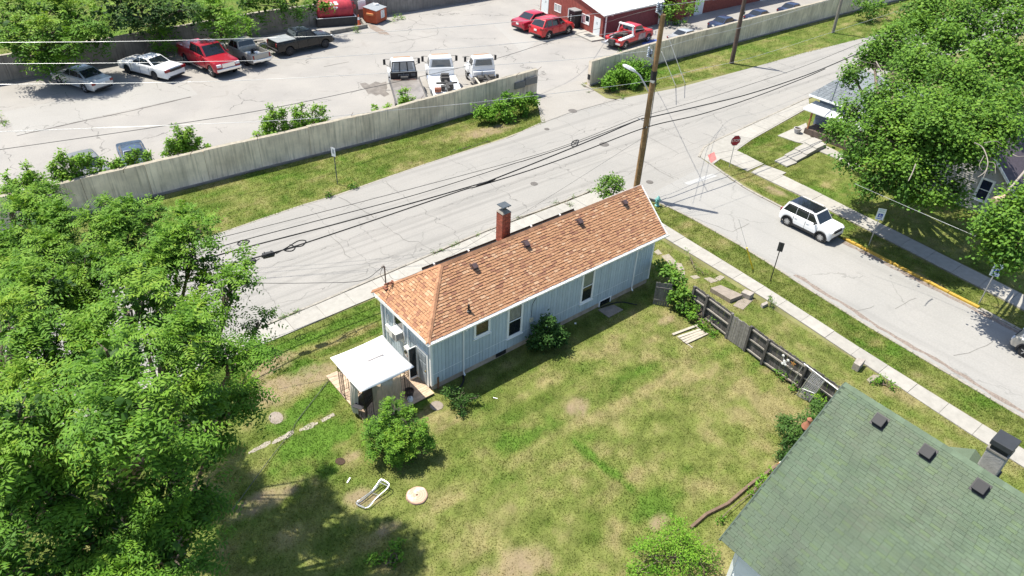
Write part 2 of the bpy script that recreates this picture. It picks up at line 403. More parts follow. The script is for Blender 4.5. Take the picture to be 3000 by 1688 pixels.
# pavements built slab by slab
def lerp_poly(P, y):
    for a, b in zip(P, P[1:]):
        if (a[1]-y)*(b[1]-y) <= 0 and a[1] != b[1]: return a[0]+(b[0]-a[0])*(y-a[1])/(b[1]-a[1])
    return P[0][0] if abs(P[0][1]-y) < abs(P[-1][1]-y) else P[-1][0]
def slab(parent, q, z1, m=M_conc):
    c = Vector((sum(p[0] for p in q)/4, sum(p[1] for p in q)/4, 0)); z1 += rnd.uniform(-.012, .012)
    q = [c + (Vector((p[0], p[1], 0))-c)*.988 for p in q]
    return MB().ext(q, -.02, z1).build('slab', m, parent)
walk_w = struct(MB().ext([(33.3, 26.4), (34.55, 26.4), (33.85, 16), (33.15, 9.4), (32.7, 3.5), (32.0, -8), (30.9, -8), (31.6, 4), (32.25, 10), (32.8, 15)], -.02, .02).build('sidewalk', M_conc_old))
WL = [(33.3, 26.5), (32.8, 15), (32.25, 10), (31.6, 4), (30.9, -8)]; WR = [(34.6, 26.5), (33.85, 16), (33.15, 9.4), (32.7, 3.5), (32.05, -8)]
y = 26.3
while y > -7:
    y2 = y-1.62; slab(walk_w, [(lerp_poly(WL, y), y), (lerp_poly(WR, y), y), (lerp_poly(WR, y2), y2), (lerp_poly(WL, y2), y2)], .055); y = y2
walk_e = struct(MB().ext([(46.15, 26.3), (47.95, 26.3), (47.3, 19.5), (46.5, 12), (45.9, 6), (44.9, -8), (43.4, -8), (44.3, 6), (45.05, 12.9), (45.9, 21.3)], -.02, .02).build('sidewalk', M_conc_old))
EL = [(46.15, 26.3), (45.9, 21.3), (45.05, 12.9), (44.3, 6), (43.4, -8)]; ER = [(47.95, 26.3), (47.3, 19.5), (46.5, 12), (45.9, 6), (44.9, -8)]
y = 26.2
while y > -7:
    y2 = y-1.75; slab(walk_e, [(lerp_poly(EL, y), y), (lerp_poly(ER, y), y), (lerp_poly(ER, y2), y2), (lerp_poly(EL, y2), y2)], .06); y = y2
walk_s = struct(MB().ext([(-60, 28.1), (7.6, 29.0), (14.8, 29.25), (36, 29.3), (35.6, 30.2), (34.2, 31.1), (23.6, 31.15), (16, 30.7), (8, 30.2), (-60, 29.2)], -.02, .02).build('sidewalk', M_conc_old))
SN = [(29.0, -70), (30.2, 8), (30.65, 16), (31.05, 23.6), (31.1, 34), (30.6, 35.4)]; SS = [(28.0, -70), (28.95, 7.6), (29.2, 14.8), (29.3, 36)]
x = -12.
while x < 35.0:
    x2 = x+1.83
    slab(walk_s, [(x, lerp_poly(SS, x)), (x2, lerp_poly(SS, x2)), (x2, lerp_poly(SN, x2)), (x, lerp_poly(SN, x))], .05); x = x2
# street corner across the side street, with its red ramp plate
TIP = tuple(gz('G', 2440, 135))[:2]; VT = tuple(gz('G', 2290, 215))[:2]; VB = tuple(gz('G', 2225, 262))[:2]
walk_c = struct(MB().ext([(45.0, 30.3), (46.3, 31.15), (48.4, 31.55), (54.1, 31.95), (64.4, 32.75), (62.4, 31.4), (51.4, 30.0), TIP, (48.25, 26.6), (46.1, 26.6), VT, VB, (44.75, 29.1)], -.02, .045).build('sidewalk', M_conc))
for q in ([(46.2, 26.75), (48.2, 26.75), (TIP[0]-.05, TIP[1]-.9), (VT[0]+.6, VT[1]-.8)], [VT, (TIP[0]-.05, TIP[1]-.8), TIP, (45.4, 30.0), VB], [(45.5, 30.25), (TIP[0]+.05, TIP[1]+.1), (51.35, 30.1), (50.6, 31.6), (48.4, 31.5), (46.4, 31.1)],
          [(51.5, 30.15), (54.2, 30.5), (54.2, 31.85), (50.7, 31.6)], [(54.3, 30.5), (58, 31.0), (58, 32.1), (54.3, 31.9)], [(58.1, 31.0), (62, 31.5), (62, 32.5), (58.1, 32.15)]):
    c = sum((Vector((*p, 0)) for p in q), Vector())/len(q)
    MB().ext([c+(Vector((*p, 0))-c)*.985 for p in q], 0, .06).build('slab', M_conc, walk_c)
MB().ext(g2('G', 2168, 185, 2228, 152, 2250, 220, 2197, 258), .02, .068).build('tactile_plate', mat('red tactile plate', (.42, .13, .12), .8, .2, 8, bump=.4, bscale=80), walk_c)

# kerb stones
def kerb(P, seg, w, h, m, name, parent_name, paint=None):
    par = None; L = [Vector((p[0], p[1], 0)) for p in P]; out = []
    tot = sum((b-a).length for a, b in zip(L, L[1:])); n = max(1, int(tot/seg)); pts = []
    for k in range(n+1):
        d = tot*k/n; 
        for a, b in zip(L, L[1:]):
            l = (b-a).length
            if d <= l+1e-6: pts.append(a.lerp(b, min(1, d/l))); break
            d -= l
    for i, (a, b) in enumerate(zip(pts, pts[1:])):
        t = (b-a).normalized(); j = Vector((-t.y, t.x, 0))*rnd.uniform(-.02, .02); mm = m
        o = MB().beam(a+t*.015+j+Vector((0, 0, h/2-.03)), b-t*.015+j+Vector((0, 0, h/2-.03)), w, h, ).build(name, mm, par, bevel=.02)
        if par is None:
            o.name = parent_name; par = o; o['kind'] = 'structure'; WM[o.name] = Matrix.Identity(4)
        out.append(o)
    return out
kerb(g2('H', 870, 965, 1150, 1110) + g2('L', 1490, 0, 1800, 160, 2150, 335), 1.75, .2, .17, M_yellow, 'kerb_stone', 'yellow_kerb')
kerb([(44.75, 29.2), (44.3, 27.6), (43.75, 26.3), (43.4, 23.7), (43.05, 19.5), (42.85, 17.2)], 1.8, .18, .12, M_kerb, 'kerb_stone', 'kerb')
kerb(g2('L', 2160, 342, 2540, 545) + [(41.6, -3), (41.1, -12)], 1.8, .18, .12, M_kerb, 'kerb_stone', 'kerb')
kerb([(44.9, 30.4), (46.2, 31.25), (48.3, 31.65), (54.1, 32.05), (64.4, 32.85), (80, 32)], 2., .17, .1, M_kerb, 'kerb_stone', 'kerb')
kerb(LK[:-1], 2.0, .16, .07, M_kerb, 'kerb_stone', 'kerb')
kerb([(-20, 29.75), (8, 30.33), (16, 30.8), (23.6, 31.27), (34.0, 31.28), (35.6, 30.4), (36.2, 29.2), (36.5, 28.4)], 2.2, .16, .08, M_kerb, 'kerb_stone', 'kerb')
kerb([(6, 40.62), (10, 40.72), (15.7, 41.15), (18.7, 41.05), (25.8, 41.65), (35, 41.95), (39, 42.75)], 2.4, .15, .05, M_kerb, 'kerb_stone', 'kerb')
strip('gutter_gravel', [(42.55, 16.5), (42.3, 12), (42.0, 7.7), (41.7, 4.6)], .38, .017, mat('red gutter gravel', (.20, .165, .14), .95, .4, 9, bump=.5), .05)
strip('gutter_gravel', [(36.55, 16.2), (35.85, 10.4), (35.25, 2.5)], .28, .017, MATS['red gutter gravel'], .08)

# lawns: fine ground sheets coloured by patch, and blades that stand on them
G_DRY = np.array([.262, .232, .104]); G_MID = np.array([.168, .194, .052]); G_GRN = np.array([.092, .128, .024]); G_LUSH = np.array([.098, .182, .026]); G_DIRT = np.array([.28, .215, .14])
SPOTS = []     # (x, y, rx, ry, kind)
def spot(c, x, y, rx, ry, kind, rot=0):
    p = gz(c, x, y); SPOTS.append((p.x, p.y, rx, ry, kind, rot))
for a in (('J', 500, 1060, 2.2, .8, 'dirt'), ('J', 250, 1130, 1.2, .9, 'dirt'), ('J', 330, 860, 1.3, .6, 'dirt'), ('J', 900, 640, 1.7, .32, 'dry'), ('J', 1150, 540, 1.2, .3, 'dry'), ('J', 650, 750, 1.6, .5, 'dry'),
          ('J', 230, 950, .9, .5, 'dirt'), ('J', 700, 1040, .6, .4, 'dirt'), ('N', 200, 760, 1.6, .5, 'dirt'), ('N', 940, 440, 1.3, .35, 'dry'), ('N', 1050, 320, .5, .25, 'dirt'), ('N', 1100, 700, .55, .5, 'dirt'), ('N', 1200, 730, .5, .5, 'dirt'),
          ('N', 1950, 770, 1.0, .28, 'dry'), ('N', 1400, 1000, .6, .3, 'dirt'), ('K', 950, 1260, .7, .5, 'dirt'), ('K', 1150, 710, 1.6, .7, 'dry'), ('K', 450, 1060, 2.4, .8, 'dry'), ('J', 1950, 1380, 1.3, .6, 'dry'),
          ('K', 1780, 450, .6, .25, 'dirt'), ('O', 350, 1370, 1.6, .8, 'dirt'), ('O', 1250, 1000, .6, .4, 'dry'), ('O', 1690, 950, .5, .3, 'dirt'), ('K', 2110, 930, 1.5, .6, 'dry'), ('L', 250, 1300, .8, 1.4, 'dry'),
          ('J', 560, 1340, 1.4, .8, 'lush'), ('J', 800, 1180, 1.6, 1.0, 'lush'), ('N', 750, 150, 2.0, 1.0, 'lush'), ('J', 620, 900, 1.0, .6, 'lush'), ('J', 600, 1010, 1.0, .45, 'lush'), ('J', 1620, 1270, 1.0, .5, 'lush'), ('J', 600, 640, 2.6, .4, 'lush'), ('K', 1500, 1000, 2.0, .8, 'green'),
          ('O', 1300, 500, .25, 1.2, 'lush'), ('O', 1050, 310, .22, .9, 'lush'), ('O', 1700, 760, 1.6, .7, 'green'), ('O', 400, 160, 1.2, .7, 'green'), ('N', 850, 470, .5, .4, 'lush'), ('O', 1200, 1250, 1.0, .6, 'dry'),
          ('J', 350, 1370, .45, .4, 'dirt'), ('J', 1870, 1250, .3, .25, 'dirt'), ('K', 600, 690, 1.4, .4, 'shade'), ('K', 1800, 430, .5, .2, 'dirt'), ('O', 700, 1330, .5, .4, 'dry'),
          ('F', 1600, 300, 3.0, .9, 'dry'), ('B', 2400, 1230, 2.4, .8, 'dirt'), ('B', 2150, 1290, 2.6, .7, 'dry'), ('F', 700, 400, 1.6, .5, 'dry'), ('C', 1350, 850, 2.2, .4, 'dry'), ('C', 2150, 640, 2.5, .5, 'dry'), ('C', 1880, 720, 1.2, .3, 'dirt'), ('D', 900, 230, 2.5, .5, 'dry'),
          ('H', 230, 520, .55, 1.0, 'dirt'), ('H', 720, 470, .5, .7, 'dry'), ('H', 1050, 680, .5, .6, 'dry'), ('L', 1650, 80, .5, 1.2, 'dirt'), ('L', 1500, 20, .4, .8, 'dry'), ('L', 1100, 620, .5, 1.0, 'dry'), ('L', 1400, 1100, .8, .7, 'dry'), ('G', 1900, 1010, .7, .4, 'dry')):
    spot(*a)
def lawn_fields(x, y, bias, green):
    """dryness 0..1, lushness 0..1, bare 0..1"""
    n1 = fbm(x, y, 3.2, 3, 5); n2 = fbm(x, y, .75, 11, 4); n3 = fbm(x*1.0, y*1.0, 9., 23, 3)
    d = (n1-.5)*.95 + (n2-.5)*1.2 + (n3-.5)*.5 + (fbm(x*.13, y, .55, 57, 3)-.5)*.75 + bias
    l = (fbm(x, y, 2.3, 41, 4)-.5)*2.4 + green; bare = np.zeros_like(d)
    wob = (fbm(x, y, .5, 77, 3)-.5)*.9
    for sx, sy, rx, ry, k, rot in SPOTS:
        e = np.sqrt(((x-sx)/rx)**2 + ((y-sy)/ry)**2) + wob; w = 1-sstep(e, .55, 1.25)
        if k == 'dirt': bare = np.maximum(bare, w*np.clip(.35+1.3*(fbm(x, y, .35, 91, 3)-.3), 0, .9)); d = d+w*.4
        elif k == 'dry': d = d+w*.45; l = l-w*.4
        elif k == 'lush': d = d-w*.6; l = l+w*.9
        elif k == 'green': d = d-w*.45; l = l+w*.3
    return np.clip(d+.5, 0, 1), np.clip(l, 0, 1), np.clip(bare, 0, 1)
def lawn_col(x, y, bias, green):
    d, l, b = lawn_fields(x, y, bias, green)
    c = G_GRN*(1-l[:, None]) + G_LUSH*l[:, None]
    c = np.where(d[:, None] < .5, c*(1-d[:, None]*2) + G_MID*(d[:, None]*2), G_MID*(2-d[:, None]*2) + G_DRY*(d[:, None]*2-1))
    c = c*(.62+.76*fbm(x, y, .26, 131, 3))[:, None]
    return c*(1-b[:, None]) + G_DIRT*b[:, None], d, l, b
M_lawn = mat('lawn soil and thatch', rough=.95, var=.22, scale=14., attr=True, bump=.7, bscale=45, spec=.1)
M_blade = leaf_mat('grass blade', .42)
BL_V, BL_C = [], []
def lawn(name, corners, res, bias, green, dens, hgt, hole=None, z=.004, seed=1):
    """corners: 4 points in order; sheet + blades"""
    A, B, C_, D_ = [np.array(p, float) for p in corners]
    nu = max(2, int(max(np.linalg.norm(B-A), np.linalg.norm(C_-D_))/res)); nv = max(2, int(max(np.linalg.norm(D_-A), np.linalg.norm(C_-B))/res))
    u, v = np.meshgrid(np.linspace(0, 1, nu+1), np.linspace(0, 1, nv+1)); u = u.ravel()[:, None]; v = v.ravel()[:, None]
    P = A*(1-u)*(1-v)+B*u*(1-v)+C_*u*v+D_*(1-u)*v
    c, d, l, b = lawn_col(P[:, 0], P[:, 1], bias, green)
    zz = z + .03*(fbm(P[:, 0], P[:, 1], 1.4, 5, 3)-.5)*np.clip(np.minimum(np.minimum(u, 1-u), np.minimum(v, 1-v))[:, 0]*20, 0, 1)
    i = np.arange(nu)[None, :] + (np.arange(nv)*(nu+1))[:, None]; i = i.ravel()
    o = np_mesh(name, np.c_[P, np.maximum(zz, -.009)], np.c_[i, i+1, i+nu+2, i+nu+1], M_lawn, None, c*.8, smooth=True); o['kind'] = 'structure'
    rng = np.random.default_rng(seed)
    area = .5*abs(np.cross(C_-A, D_-B)); n = int(area*dens)
    u = rng.random((n, 1)); v = rng.random((n, 1)); P = A*(1-u)*(1-v)+B*u*(1-v)+C_*u*v+D_*(1-u)*v
    P = P+rng.normal(0, .045, P.shape); c, d, l, b = lawn_col(P[:, 0], P[:, 1], bias, green)
    keep = rng.random(n) > b*1.02
    if hole is not None: keep &= ~hole(P[:, 0], P[:, 1])
    P = P[keep]; c = c[keep]; l = l[keep]; d = d[keep]; n = len(P)
    h = hgt*(.55+.9*rng.random(n))*(1+.5*l-.25*d); a = rng.random(n)*6.283; w = .012+.014*rng.random(n); ln = rng.normal(0, .55, (n, 2))*h[:, None]
    p3 = np.c_[P, np.full(n, z)]; side = np.c_[np.cos(a)*w, np.sin(a)*w, np.zeros(n)]
    V = np.stack([p3-side, p3+side, p3+np.c_[ln, h]], 1).reshape(-1, 3)
    BL_V.append(V); BL_C.append(c*(.72+.75*rng.random((n, 1)))*np.array([1, 1, 1]))
def yard_hole(x, y):
    m = (x > 13.0) & (x < 28.6) & (y > 20.9) & (y < 25.6)
    m |= (x > 9.62) & (x < 13.2) & (y > 20.7) & (y < 25-(x-9.62)*.38)
    m |= (x > 15.3) & (y < 6.4) & (x < 25.5)
    return m
lawn('lawn', [(-24, -8), (31.1, -8), (33.0, 26.4), (-24, 28.6)], .2, .03, .2, 360, .042, yard_hole, seed=2)
lawn('lawn', [(28.6, 26.3), (36.3, 26.4), (36.0, 29.2), (28.6, 29.2)], .2, -.1, .3, 300, .06, seed=9)
lawn('lawn', [(-24, 28.6), (28.6, 29.2), (28.6, 26.3), (-24, 26.3)], .2, -.28, .55, 260, .07, seed=12, z=.0085)
lawn('grass_verge', [(34.65, 26.4), (36.65, 26.4), (36.5, 19.5), (34.15, 18.5)], .2, -.12, .25, 420, .06, seed=3)
lawn('grass_verge', [(34.15, 18.5), (36.5, 19.5), (35.3, 10.65), (33.3, 10.5)], .2, -.12, .25, 420, .06, seed=33)
lawn('grass_verge', [(33.3, 10.5), (35.3, 10.65), (33.6, -14), (31.7, -14)], .2, -.12, .25, 420, .06, seed=34)
lawn('grass_verge', [VB, VT, (45.75, 21), (43.2, 21)], .25, -.1, .2, 300, .06, seed=4)
lawn('grass_verge', [(43.2, 21), (45.75, 21), (44.1, 5.4), (42.2, 5.4)], .25, -.1, .2, 300, .06, seed=44)
lawn('grass_verge', [(42.2, 5.4), (44.1, 5.4), (42.5, -14), (41.2, -14)], .25, -.1, .2, 300, .06, seed=45)
lawn('lawn', [(TIP[0]+.05, TIP[1]-.05), (51.5, 29.95), (62, 31.2), (62, 25)], .3, -.15, .1, 170, .06, seed=5)
lawn('lawn', [(48.0, 26.3), (TIP[0]+.1, TIP[1]-.1), (66, 25), (47.35, 19.6)], .3, -.15, .1, 170, .06, seed=55, z=.0075)
lawn('lawn', [(47.35, 19.6), (66, 25.1), (70, -8), (44.95, -8)], .4, -.12, .1, 100, .06, z=.0085, seed=6)
lawn('grass_verge', [(-40, 40.4), (10, 40.75), (10, 47.9), (-40, 47.9)], .35, -.16, .3, 110, .06, seed=7)
lawn('grass_verge', [(10, 40.75), (39.3, 42.55), (42.9, 48.1), (10, 47.95)], .25, -.16, .3, 210, .07, seed=8)
lawn('grass_verge', [(49.6, 43.1), (67, 41.4), (67, 48.1), (48.9, 47.0)], .3, -.2, .35, 150, .07, seed=10)
lawn('grass_verge', [(48.9, 43.5), (51, 43.0), (51, 46.95), (49.1, 46.9)], .3, -.0, .2, 200, .07, seed=17, z=.006)
lawn('grass_verge', [(67, 41.4), (120, 39), (140, 46.5), (67, 48.1)], .5, -.12, .25, 60, .08, seed=13)
lawn('grass_bank', [(-60, 79.6), (110, 79.6), (110, 125), (-60, 125)], 1.2, -.3, .8, 9, .3, seed=14)
_V = np.concatenate(BL_V); _C = np.concatenate(BL_C)
np_mesh('grass', _V, np.arange(len(_V)).reshape(-1, 3), M_blade, None, _C)['kind'] = 'stuff'
# ================================================================== BUILDINGS, WALLS, FENCES
def shingle_roof(roof, O, eu, es, rows, expo, wids, tints, spanfn, m, nobj, thick=.016, seed=3, gap=.012, notch=(0, .012, .03)):
    """tapered tabs in courses; the nearest nobj tabs are parts, the others one joined part"""
    O, eu, es = Vector(O), Vector(eu).normalized(), Vector(es).normalized(); nn = eu.cross(es).normalized(); R = random.Random(seed)
    tabs = []
    for r in range(rows):
        a, b = spanfn((r+.5)*expo)
        u = a + R.uniform(0, wids[0])*.5 - .05; first = True
        while u < b-.03:
            w = R.choice(wids); u2 = min(u+w, b); u1 = max(u, a)
            if u2-u1 > .04: tabs.append((r, u1, u2, R.choice(tints), R.uniform(.7, 1.3), R.choice(notch)))
            u = u2
    def tab_pts(w, t, y0):
        g = gap/2; L = expo*.985
        return [(-w/2+g, y0, .002), (w/2-g, y0, .002), (w/2-g, L, .001), (-w/2+g, L, .001), (-w/2+g, y0, .006+t), (w/2-g, y0, .006+t), (w/2-g, L, .004), (-w/2+g, L, .004)]
    TF = [(4, 5, 6, 7), (0, 1, 5, 4), (0, 4, 7, 3), (1, 2, 6, 5), (3, 7, 6, 2)]
    def centre(t): return O + eu*((t[1]+t[2])/2) + es*(t[0]*expo)
    cp = Vector((0, 0, CAM_Z))
    tabs.sort(key=lambda t: (centre(t)-cp).length)
    cache = {}
    for t in tabs[:nobj]:
        w = round((t[2]-t[1])/.03)*.03 or .03; key = (w, t[3], t[5])
        if key not in cache:
            me = bpy.data.meshes.new('shingle'); me.from_pydata(tab_pts(w, thick, t[5]), [], TF); me.materials.append(m)
            a = me.attributes.new('col', 'FLOAT_COLOR', 'FACE'); a.data.foreach_set('color', [*t[3], 1]*len(TF)); cache[key] = me
        o = bpy.data.objects.new('shingle', cache[key]); COL.objects.link(o); o.parent = roof; WM[o.name] = WM[roof.name].copy()
        place(o, frame(eu, es, nn, centre(t)))
    V, Fa, C = [], [], []
    for t in tabs[nobj:]:
        b = len(V); c = centre(t)
        for x, y, z in tab_pts(t[2]-t[1], thick*t[4], t[5]): V.append(c+eu*x+es*y+nn*z)
        for f in TF: Fa.append([b+i for i in f]); C.append(t[3])
    if V:
        o = np_mesh('shingle_courses', [tuple(v) for v in V], Fa, m, roof, np.array(C)); o['kind'] = 'stuff'
def window(par, kind, a0, a1, z0, z1, plane, out, mfr, mgl, mullion='h', fw=.09, name='window', depth=.05):
    """a framed window on a wall plane; kind 'y' means the wall is at y=plane and a runs along x; out is the outward sign"""
    def P(a, z, d): return (a, plane+out*d, z) if kind == 'y' else (plane+out*d, a, z)
    def bar(mb, A0, A1, Z0, Z1, d0, d1): mb.span([min(p, q) for p, q in zip(P(A0, Z0, d0), P(A1, Z1, d1))], [max(p, q) for p, q in zip(P(A0, Z0, d0), P(A1, Z1, d1))])
    mb = MB(); lo, hi = min(a0, a1), max(a0, a1)
    bar(mb, lo, lo+fw, z0, z1, -.02, depth); bar(mb, hi-fw, hi, z0, z1, -.02, depth); bar(mb, lo+fw, hi-fw, z1-fw, z1, -.02, depth-.002); bar(mb, lo+fw, hi-fw, z0, z0+fw, -.02, depth-.002)
    if mullion == 'h': bar(mb, lo+fw, hi-fw, (z0+z1)/2-.025, (z0+z1)/2+.025, -.02, depth*.7)
    if mullion == 'v': bar(mb, (lo+hi)/2-.03, (lo+hi)/2+.03, z0+fw, z1-fw, -.02, depth*.7)
    w = mb.build(name, mfr, par)
    if mullion == 'h':
        for s0, s1 in ((z0+fw, (z0+z1)/2-.026), ((z0+z1)/2+.026, z1-fw)):
            g = MB(); bar(g, lo+fw, hi-fw, s0, s1, -.03, .012); g.build('pane', mgl, w)
    elif mullion == 'v':
        for s0, s1 in ((lo+fw, (lo+hi)/2-.031), ((lo+hi)/2+.031, hi-fw)):
            g = MB(); bar(g, s0, s1, z0+fw, z1-fw, -.03, .012); g.build('pane', mgl, w)
    else:
        g = MB(); bar(g, lo+fw, hi-fw, z0+fw, z1-fw, -.03, .012); g.build('pane', mgl, w)
    s = MB(); bar(s, lo-.04, hi+.04, z0-.05, z0-.002, -.02, depth+.04); s.build('sill', mfr, w)
    return w

# ---------------- the narrow blue house
M_blue = mat('blue grey siding paint', (.42, .50, .545), .75, .07, 2.2, rn=.07, bump=.2, bscale=60)
M_bluewall = mat('dark groove between planks', (.13, .19, .24), .8, .1, 3)
M_trim = mat('white trim paint', (.80, .81, .80), .5, .04, 4)
M_found = mat('foundation concrete', (.40, .33, .26), .95, .25, 3, bump=.4)
M_glass = glass()
M_shing = mat('asphalt shingle granules', rough=.9, var=.12, scale=40., attr=True, spec=.15, bump=.4, bscale=120)
X0, X1, Y0, Y1, ZE, ZR = 13.2, 28.45, 21.0, 25.4, 3.3, 5.26
XW, XE, YS, YN, YR, XR0, XR1 = 12.94, 29.05, 20.76, 25.69, 23.22, 15.38, 29.2
house = thing('narrow_house', 'narrow single storey blue grey house with brown shingle roof beside the main street', 'house', (X0, Y0, 0))
MB().span((X0+.04, Y0+.04, -.02), (X1-.04, Y1-.04, .42)).build('foundation', M_found, house)
wall = MB().span((X0+.03, Y0+.03, .36), (X1-.03, Y1-.03, ZE-.06)).build('wall', M_bluewall, house)
_pl = {}
def plank(a, kind, w=.188, zb=.36, zt=ZE-.07):
    k = (kind, round(zt-zb, 2))
    if k not in _pl:
        h = zt-zb
        me = MB().box((0, 0, h/2), (w, .045, h)).build('plank', M_blue, None).data
        bpy.data.objects.remove(bpy.data.objects['plank'] if 'plank' in bpy.data.objects else None); _pl[k] = me
    o = link_mesh('plank', _pl[k], wall)
    return o, zb
n = int((X1-X0)/.2)
for i in range(n):
    o, zb = plank(i, 's'); place(o, Matrix.Translation((X0+.1+i*(X1-X0)/n, Y0+.012+rnd.uniform(-.004, .004), zb)))
m_ = int((Y1-Y0)/.2)
for i in range(m_):
    yy = Y0+.1+i*(Y1-Y0)/m_
    o, zb = plank(i, 's'); place(o, Matrix.Translation((X0+.012, yy, zb)) @ Matrix.Rotation(math.pi/2, 4, 'Z'))
for i in range(m_):
    yy = Y0+.1+i*(Y1-Y0)/m_; zt = ZE + (1-abs(yy-YR)/(YR-YS))*(ZR-ZE) - .12
    o = MB().span((X1-.03, yy-.094, .36), (X1+.014, yy+.094, max(zt, ZE-.07))).build('plank', M_blue, wall)
MB().span((X0, Y1-.03, .36), (X1, Y1+.014, ZE-.07)).build('north_siding', M_blue, wall)
for x, y in ((X0, Y0), (X1, Y0), (X0, Y1), (X1, Y1)):
    sx = 1 if x == X0 else -1; sy = 1 if y == Y0 else -1
    MB().span((min(x-sx*.03, x+sx*.09), min(y-sy*.03, y+sy*.09), .34), (max(x-sx*.03, x+sx*.09), max(y-sy*.03, y+sy*.09), ZE-.05)).build('corner_trim', M_trim, house)
MB().beam((X0, Y0-.005, 1.02), (X1, Y0-.005, 1.02), .018, .016).build('siding_joint', M_trim, house)
# roof body
roof_deck = mat('roof underlay', (.14, .075, .05), .95, .1, 3)
mb = MB()
A_, B_, C2, D2 = (XW, YS, ZE), (XE, YS, ZE), (XE+.0, YN, ZE), (XW, YN, ZE); R0, R1 = (XR0, YR, ZR), (XR1, YR, ZR)
mb.poly(A_, B_, R1, R0).poly(D2, A_, R0).poly(C2, D2, R0, R1).poly(B_, C2, R1).poly(A_, D2, C2, B_)
roof = mb.build('roof', roof_deck, house)
T_BR = [(.375, .205, .115), (.395, .218, .122), (.36, .195, .108), (.37, .20, .112), (.41, .235, .138), (.45, .285, .178), (.31, .16, .095), (.26, .13, .083), (.39, .212, .118), (.375, .204, .114), (.385, .206, .116), (.365, .198, .111)]
es_s = Vector((0, YR-YS, ZR-ZE)); SL = es_s.length; rows = 22; ex = SL/rows
shingle_roof(roof, (XW, YS, ZE+.002), (1, 0, 0), es_s, rows, ex, [.16, .2, .24, .3], T_BR, lambda s: ((XR0-XW)*s/SL, (XE-XW)+(XR1-XE)*s/SL), M_shing, 215, .022, 5)
es_w = Vector((XR0-XW, 0, ZR-ZE)); SLw = es_w.length; rw = 22; exw = SLw/rw
shingle_roof(roof, (XW, YN, ZE+.002), (0, -1, 0), es_w, rw, exw, [.16, .2, .24, .3], T_BR, lambda s: ((YN-YR)*s/SLw, (YN-YS)-(YR-YS)*s/SLw), M_shing, 85, .022, 6)
es_n = Vector((0, YR-YN, ZR-ZE))
shingle_roof(roof, (XE, YN, ZE+.002), (-1, 0, 0), es_n, 22, es_n.length/22, [.3, .4], T_BR, lambda s: (0-(XR1-XE)*s/es_n.length, (XE-XW)-(XR0-XW)*s/es_n.length), M_shing, 0, .016, 8)
# hip and ridge caps, tab by tab
M_cap = mat('ridge cap shingle', (.34, .18, .105), .9, .15, 20, rn=.22, spec=.15)
def caps(a, b, step, w, left, right):
    a, b = Vector(a), Vector(b); d = (b-a).normalized(); L = (b-a).length; k = int(L/step)
    for i in range(k):
        p, q = a+d*(i*step), a+d*(i*step+step*1.15); up = Vector((0, 0, .035)); lift = Vector((0, 0, .012))
        l, r = Vector(left)*w, Vector(right)*w
        MB().prism([p+l, p+up*0, p+r, p+r+up, p+up*1.9, p+l+up], [q+l, q, q+r, q+r+up-lift, q+up*1.9-lift, q+l+up-lift]).build('ridge_cap', M_cap, roof)
caps(R0, R1, .3, .15, Vector((0, -(YR-YS), ZE-ZR)).normalized(), Vector((0, YN-YR, ZE-ZR)).normalized())
caps(A_, R0, .3, .15, Vector((-.78, .3, -.45)).normalized()*.9, Vector((.3, -.78, -.45)).normalized()*.9)
caps(D2, R0, .3, .15, Vector((-.78, -.3, -.45)).normalized()*.9, Vector((.3, .78, -.45)).normalized()*.9)
# fascia, gutters, downspouts
MB().span((XW, YS-.02, ZE-.2), (XE, YS+.015, ZE-.002)).span((XW-.02, YS-.02, ZE-.2), (XW+.01, YN, ZE-.002)).build('fascia', M_trim, house)
MB().span((XW+.012, YS+.016, ZE-.1), (X0-.0, YN-.01, ZE-.06)).span((X0, YS+.016, ZE-.1), (XE-.02, Y0+.0, ZE-.06)).build('soffit', M_trim, house)
MB().beam((XE+.03, YS, ZE-.02), (XR1+.03, YR, ZR-.02), .04, .18).beam((XE+.03, YN, ZE-.02), (XR1+.03, YR, ZR-.02), .04, .18).build('rake_board', M_trim, house)
def gutter(x0, x1, y, z, m, s):
    mb = MB()
    prof = [(0, 0), (-.10*s, 0), (-.13*s, .11), (-.115*s, .11), (-.088*s, .014), (0, .014)]
    mb.prism([(x0, y+a, z+b) for a, b in prof], [(x1, y+a, z+b) for a, b in prof]); return mb.build('gutter', m, house)
gutter(XW-.02, XE+.16, YS-.021, ZE-.13, M_trim, 1)
gutter(15.9, 26.6, YN+.01, ZE+.02, M_black, -1)
for i in range(5): MB().span((16.6+i*2.2, YN+.005, ZE+.06), (16.66+i*2.2, YN+.15, ZE+.14)).build('gutter_hanger', M_trim, house)
def downspout(x):
    MB().tube([(x, YS-.07, ZE-.13), (x, YS-.07, ZE-.22), (x, Y0-.05, ZE-.38), (x, Y0-.05, .28), (x, Y0-.16, .14)], .042, 8).build('downspout', M_trim, house)
downspout(15.03); downspout(27.0)
MB().tube([(XW-.03, 25.25, ZE-.1), (X0-.05, 25.25, ZE-.35), (X0-.05, 25.25, .1)], .045, 8).build('downspout', M_trim, house)
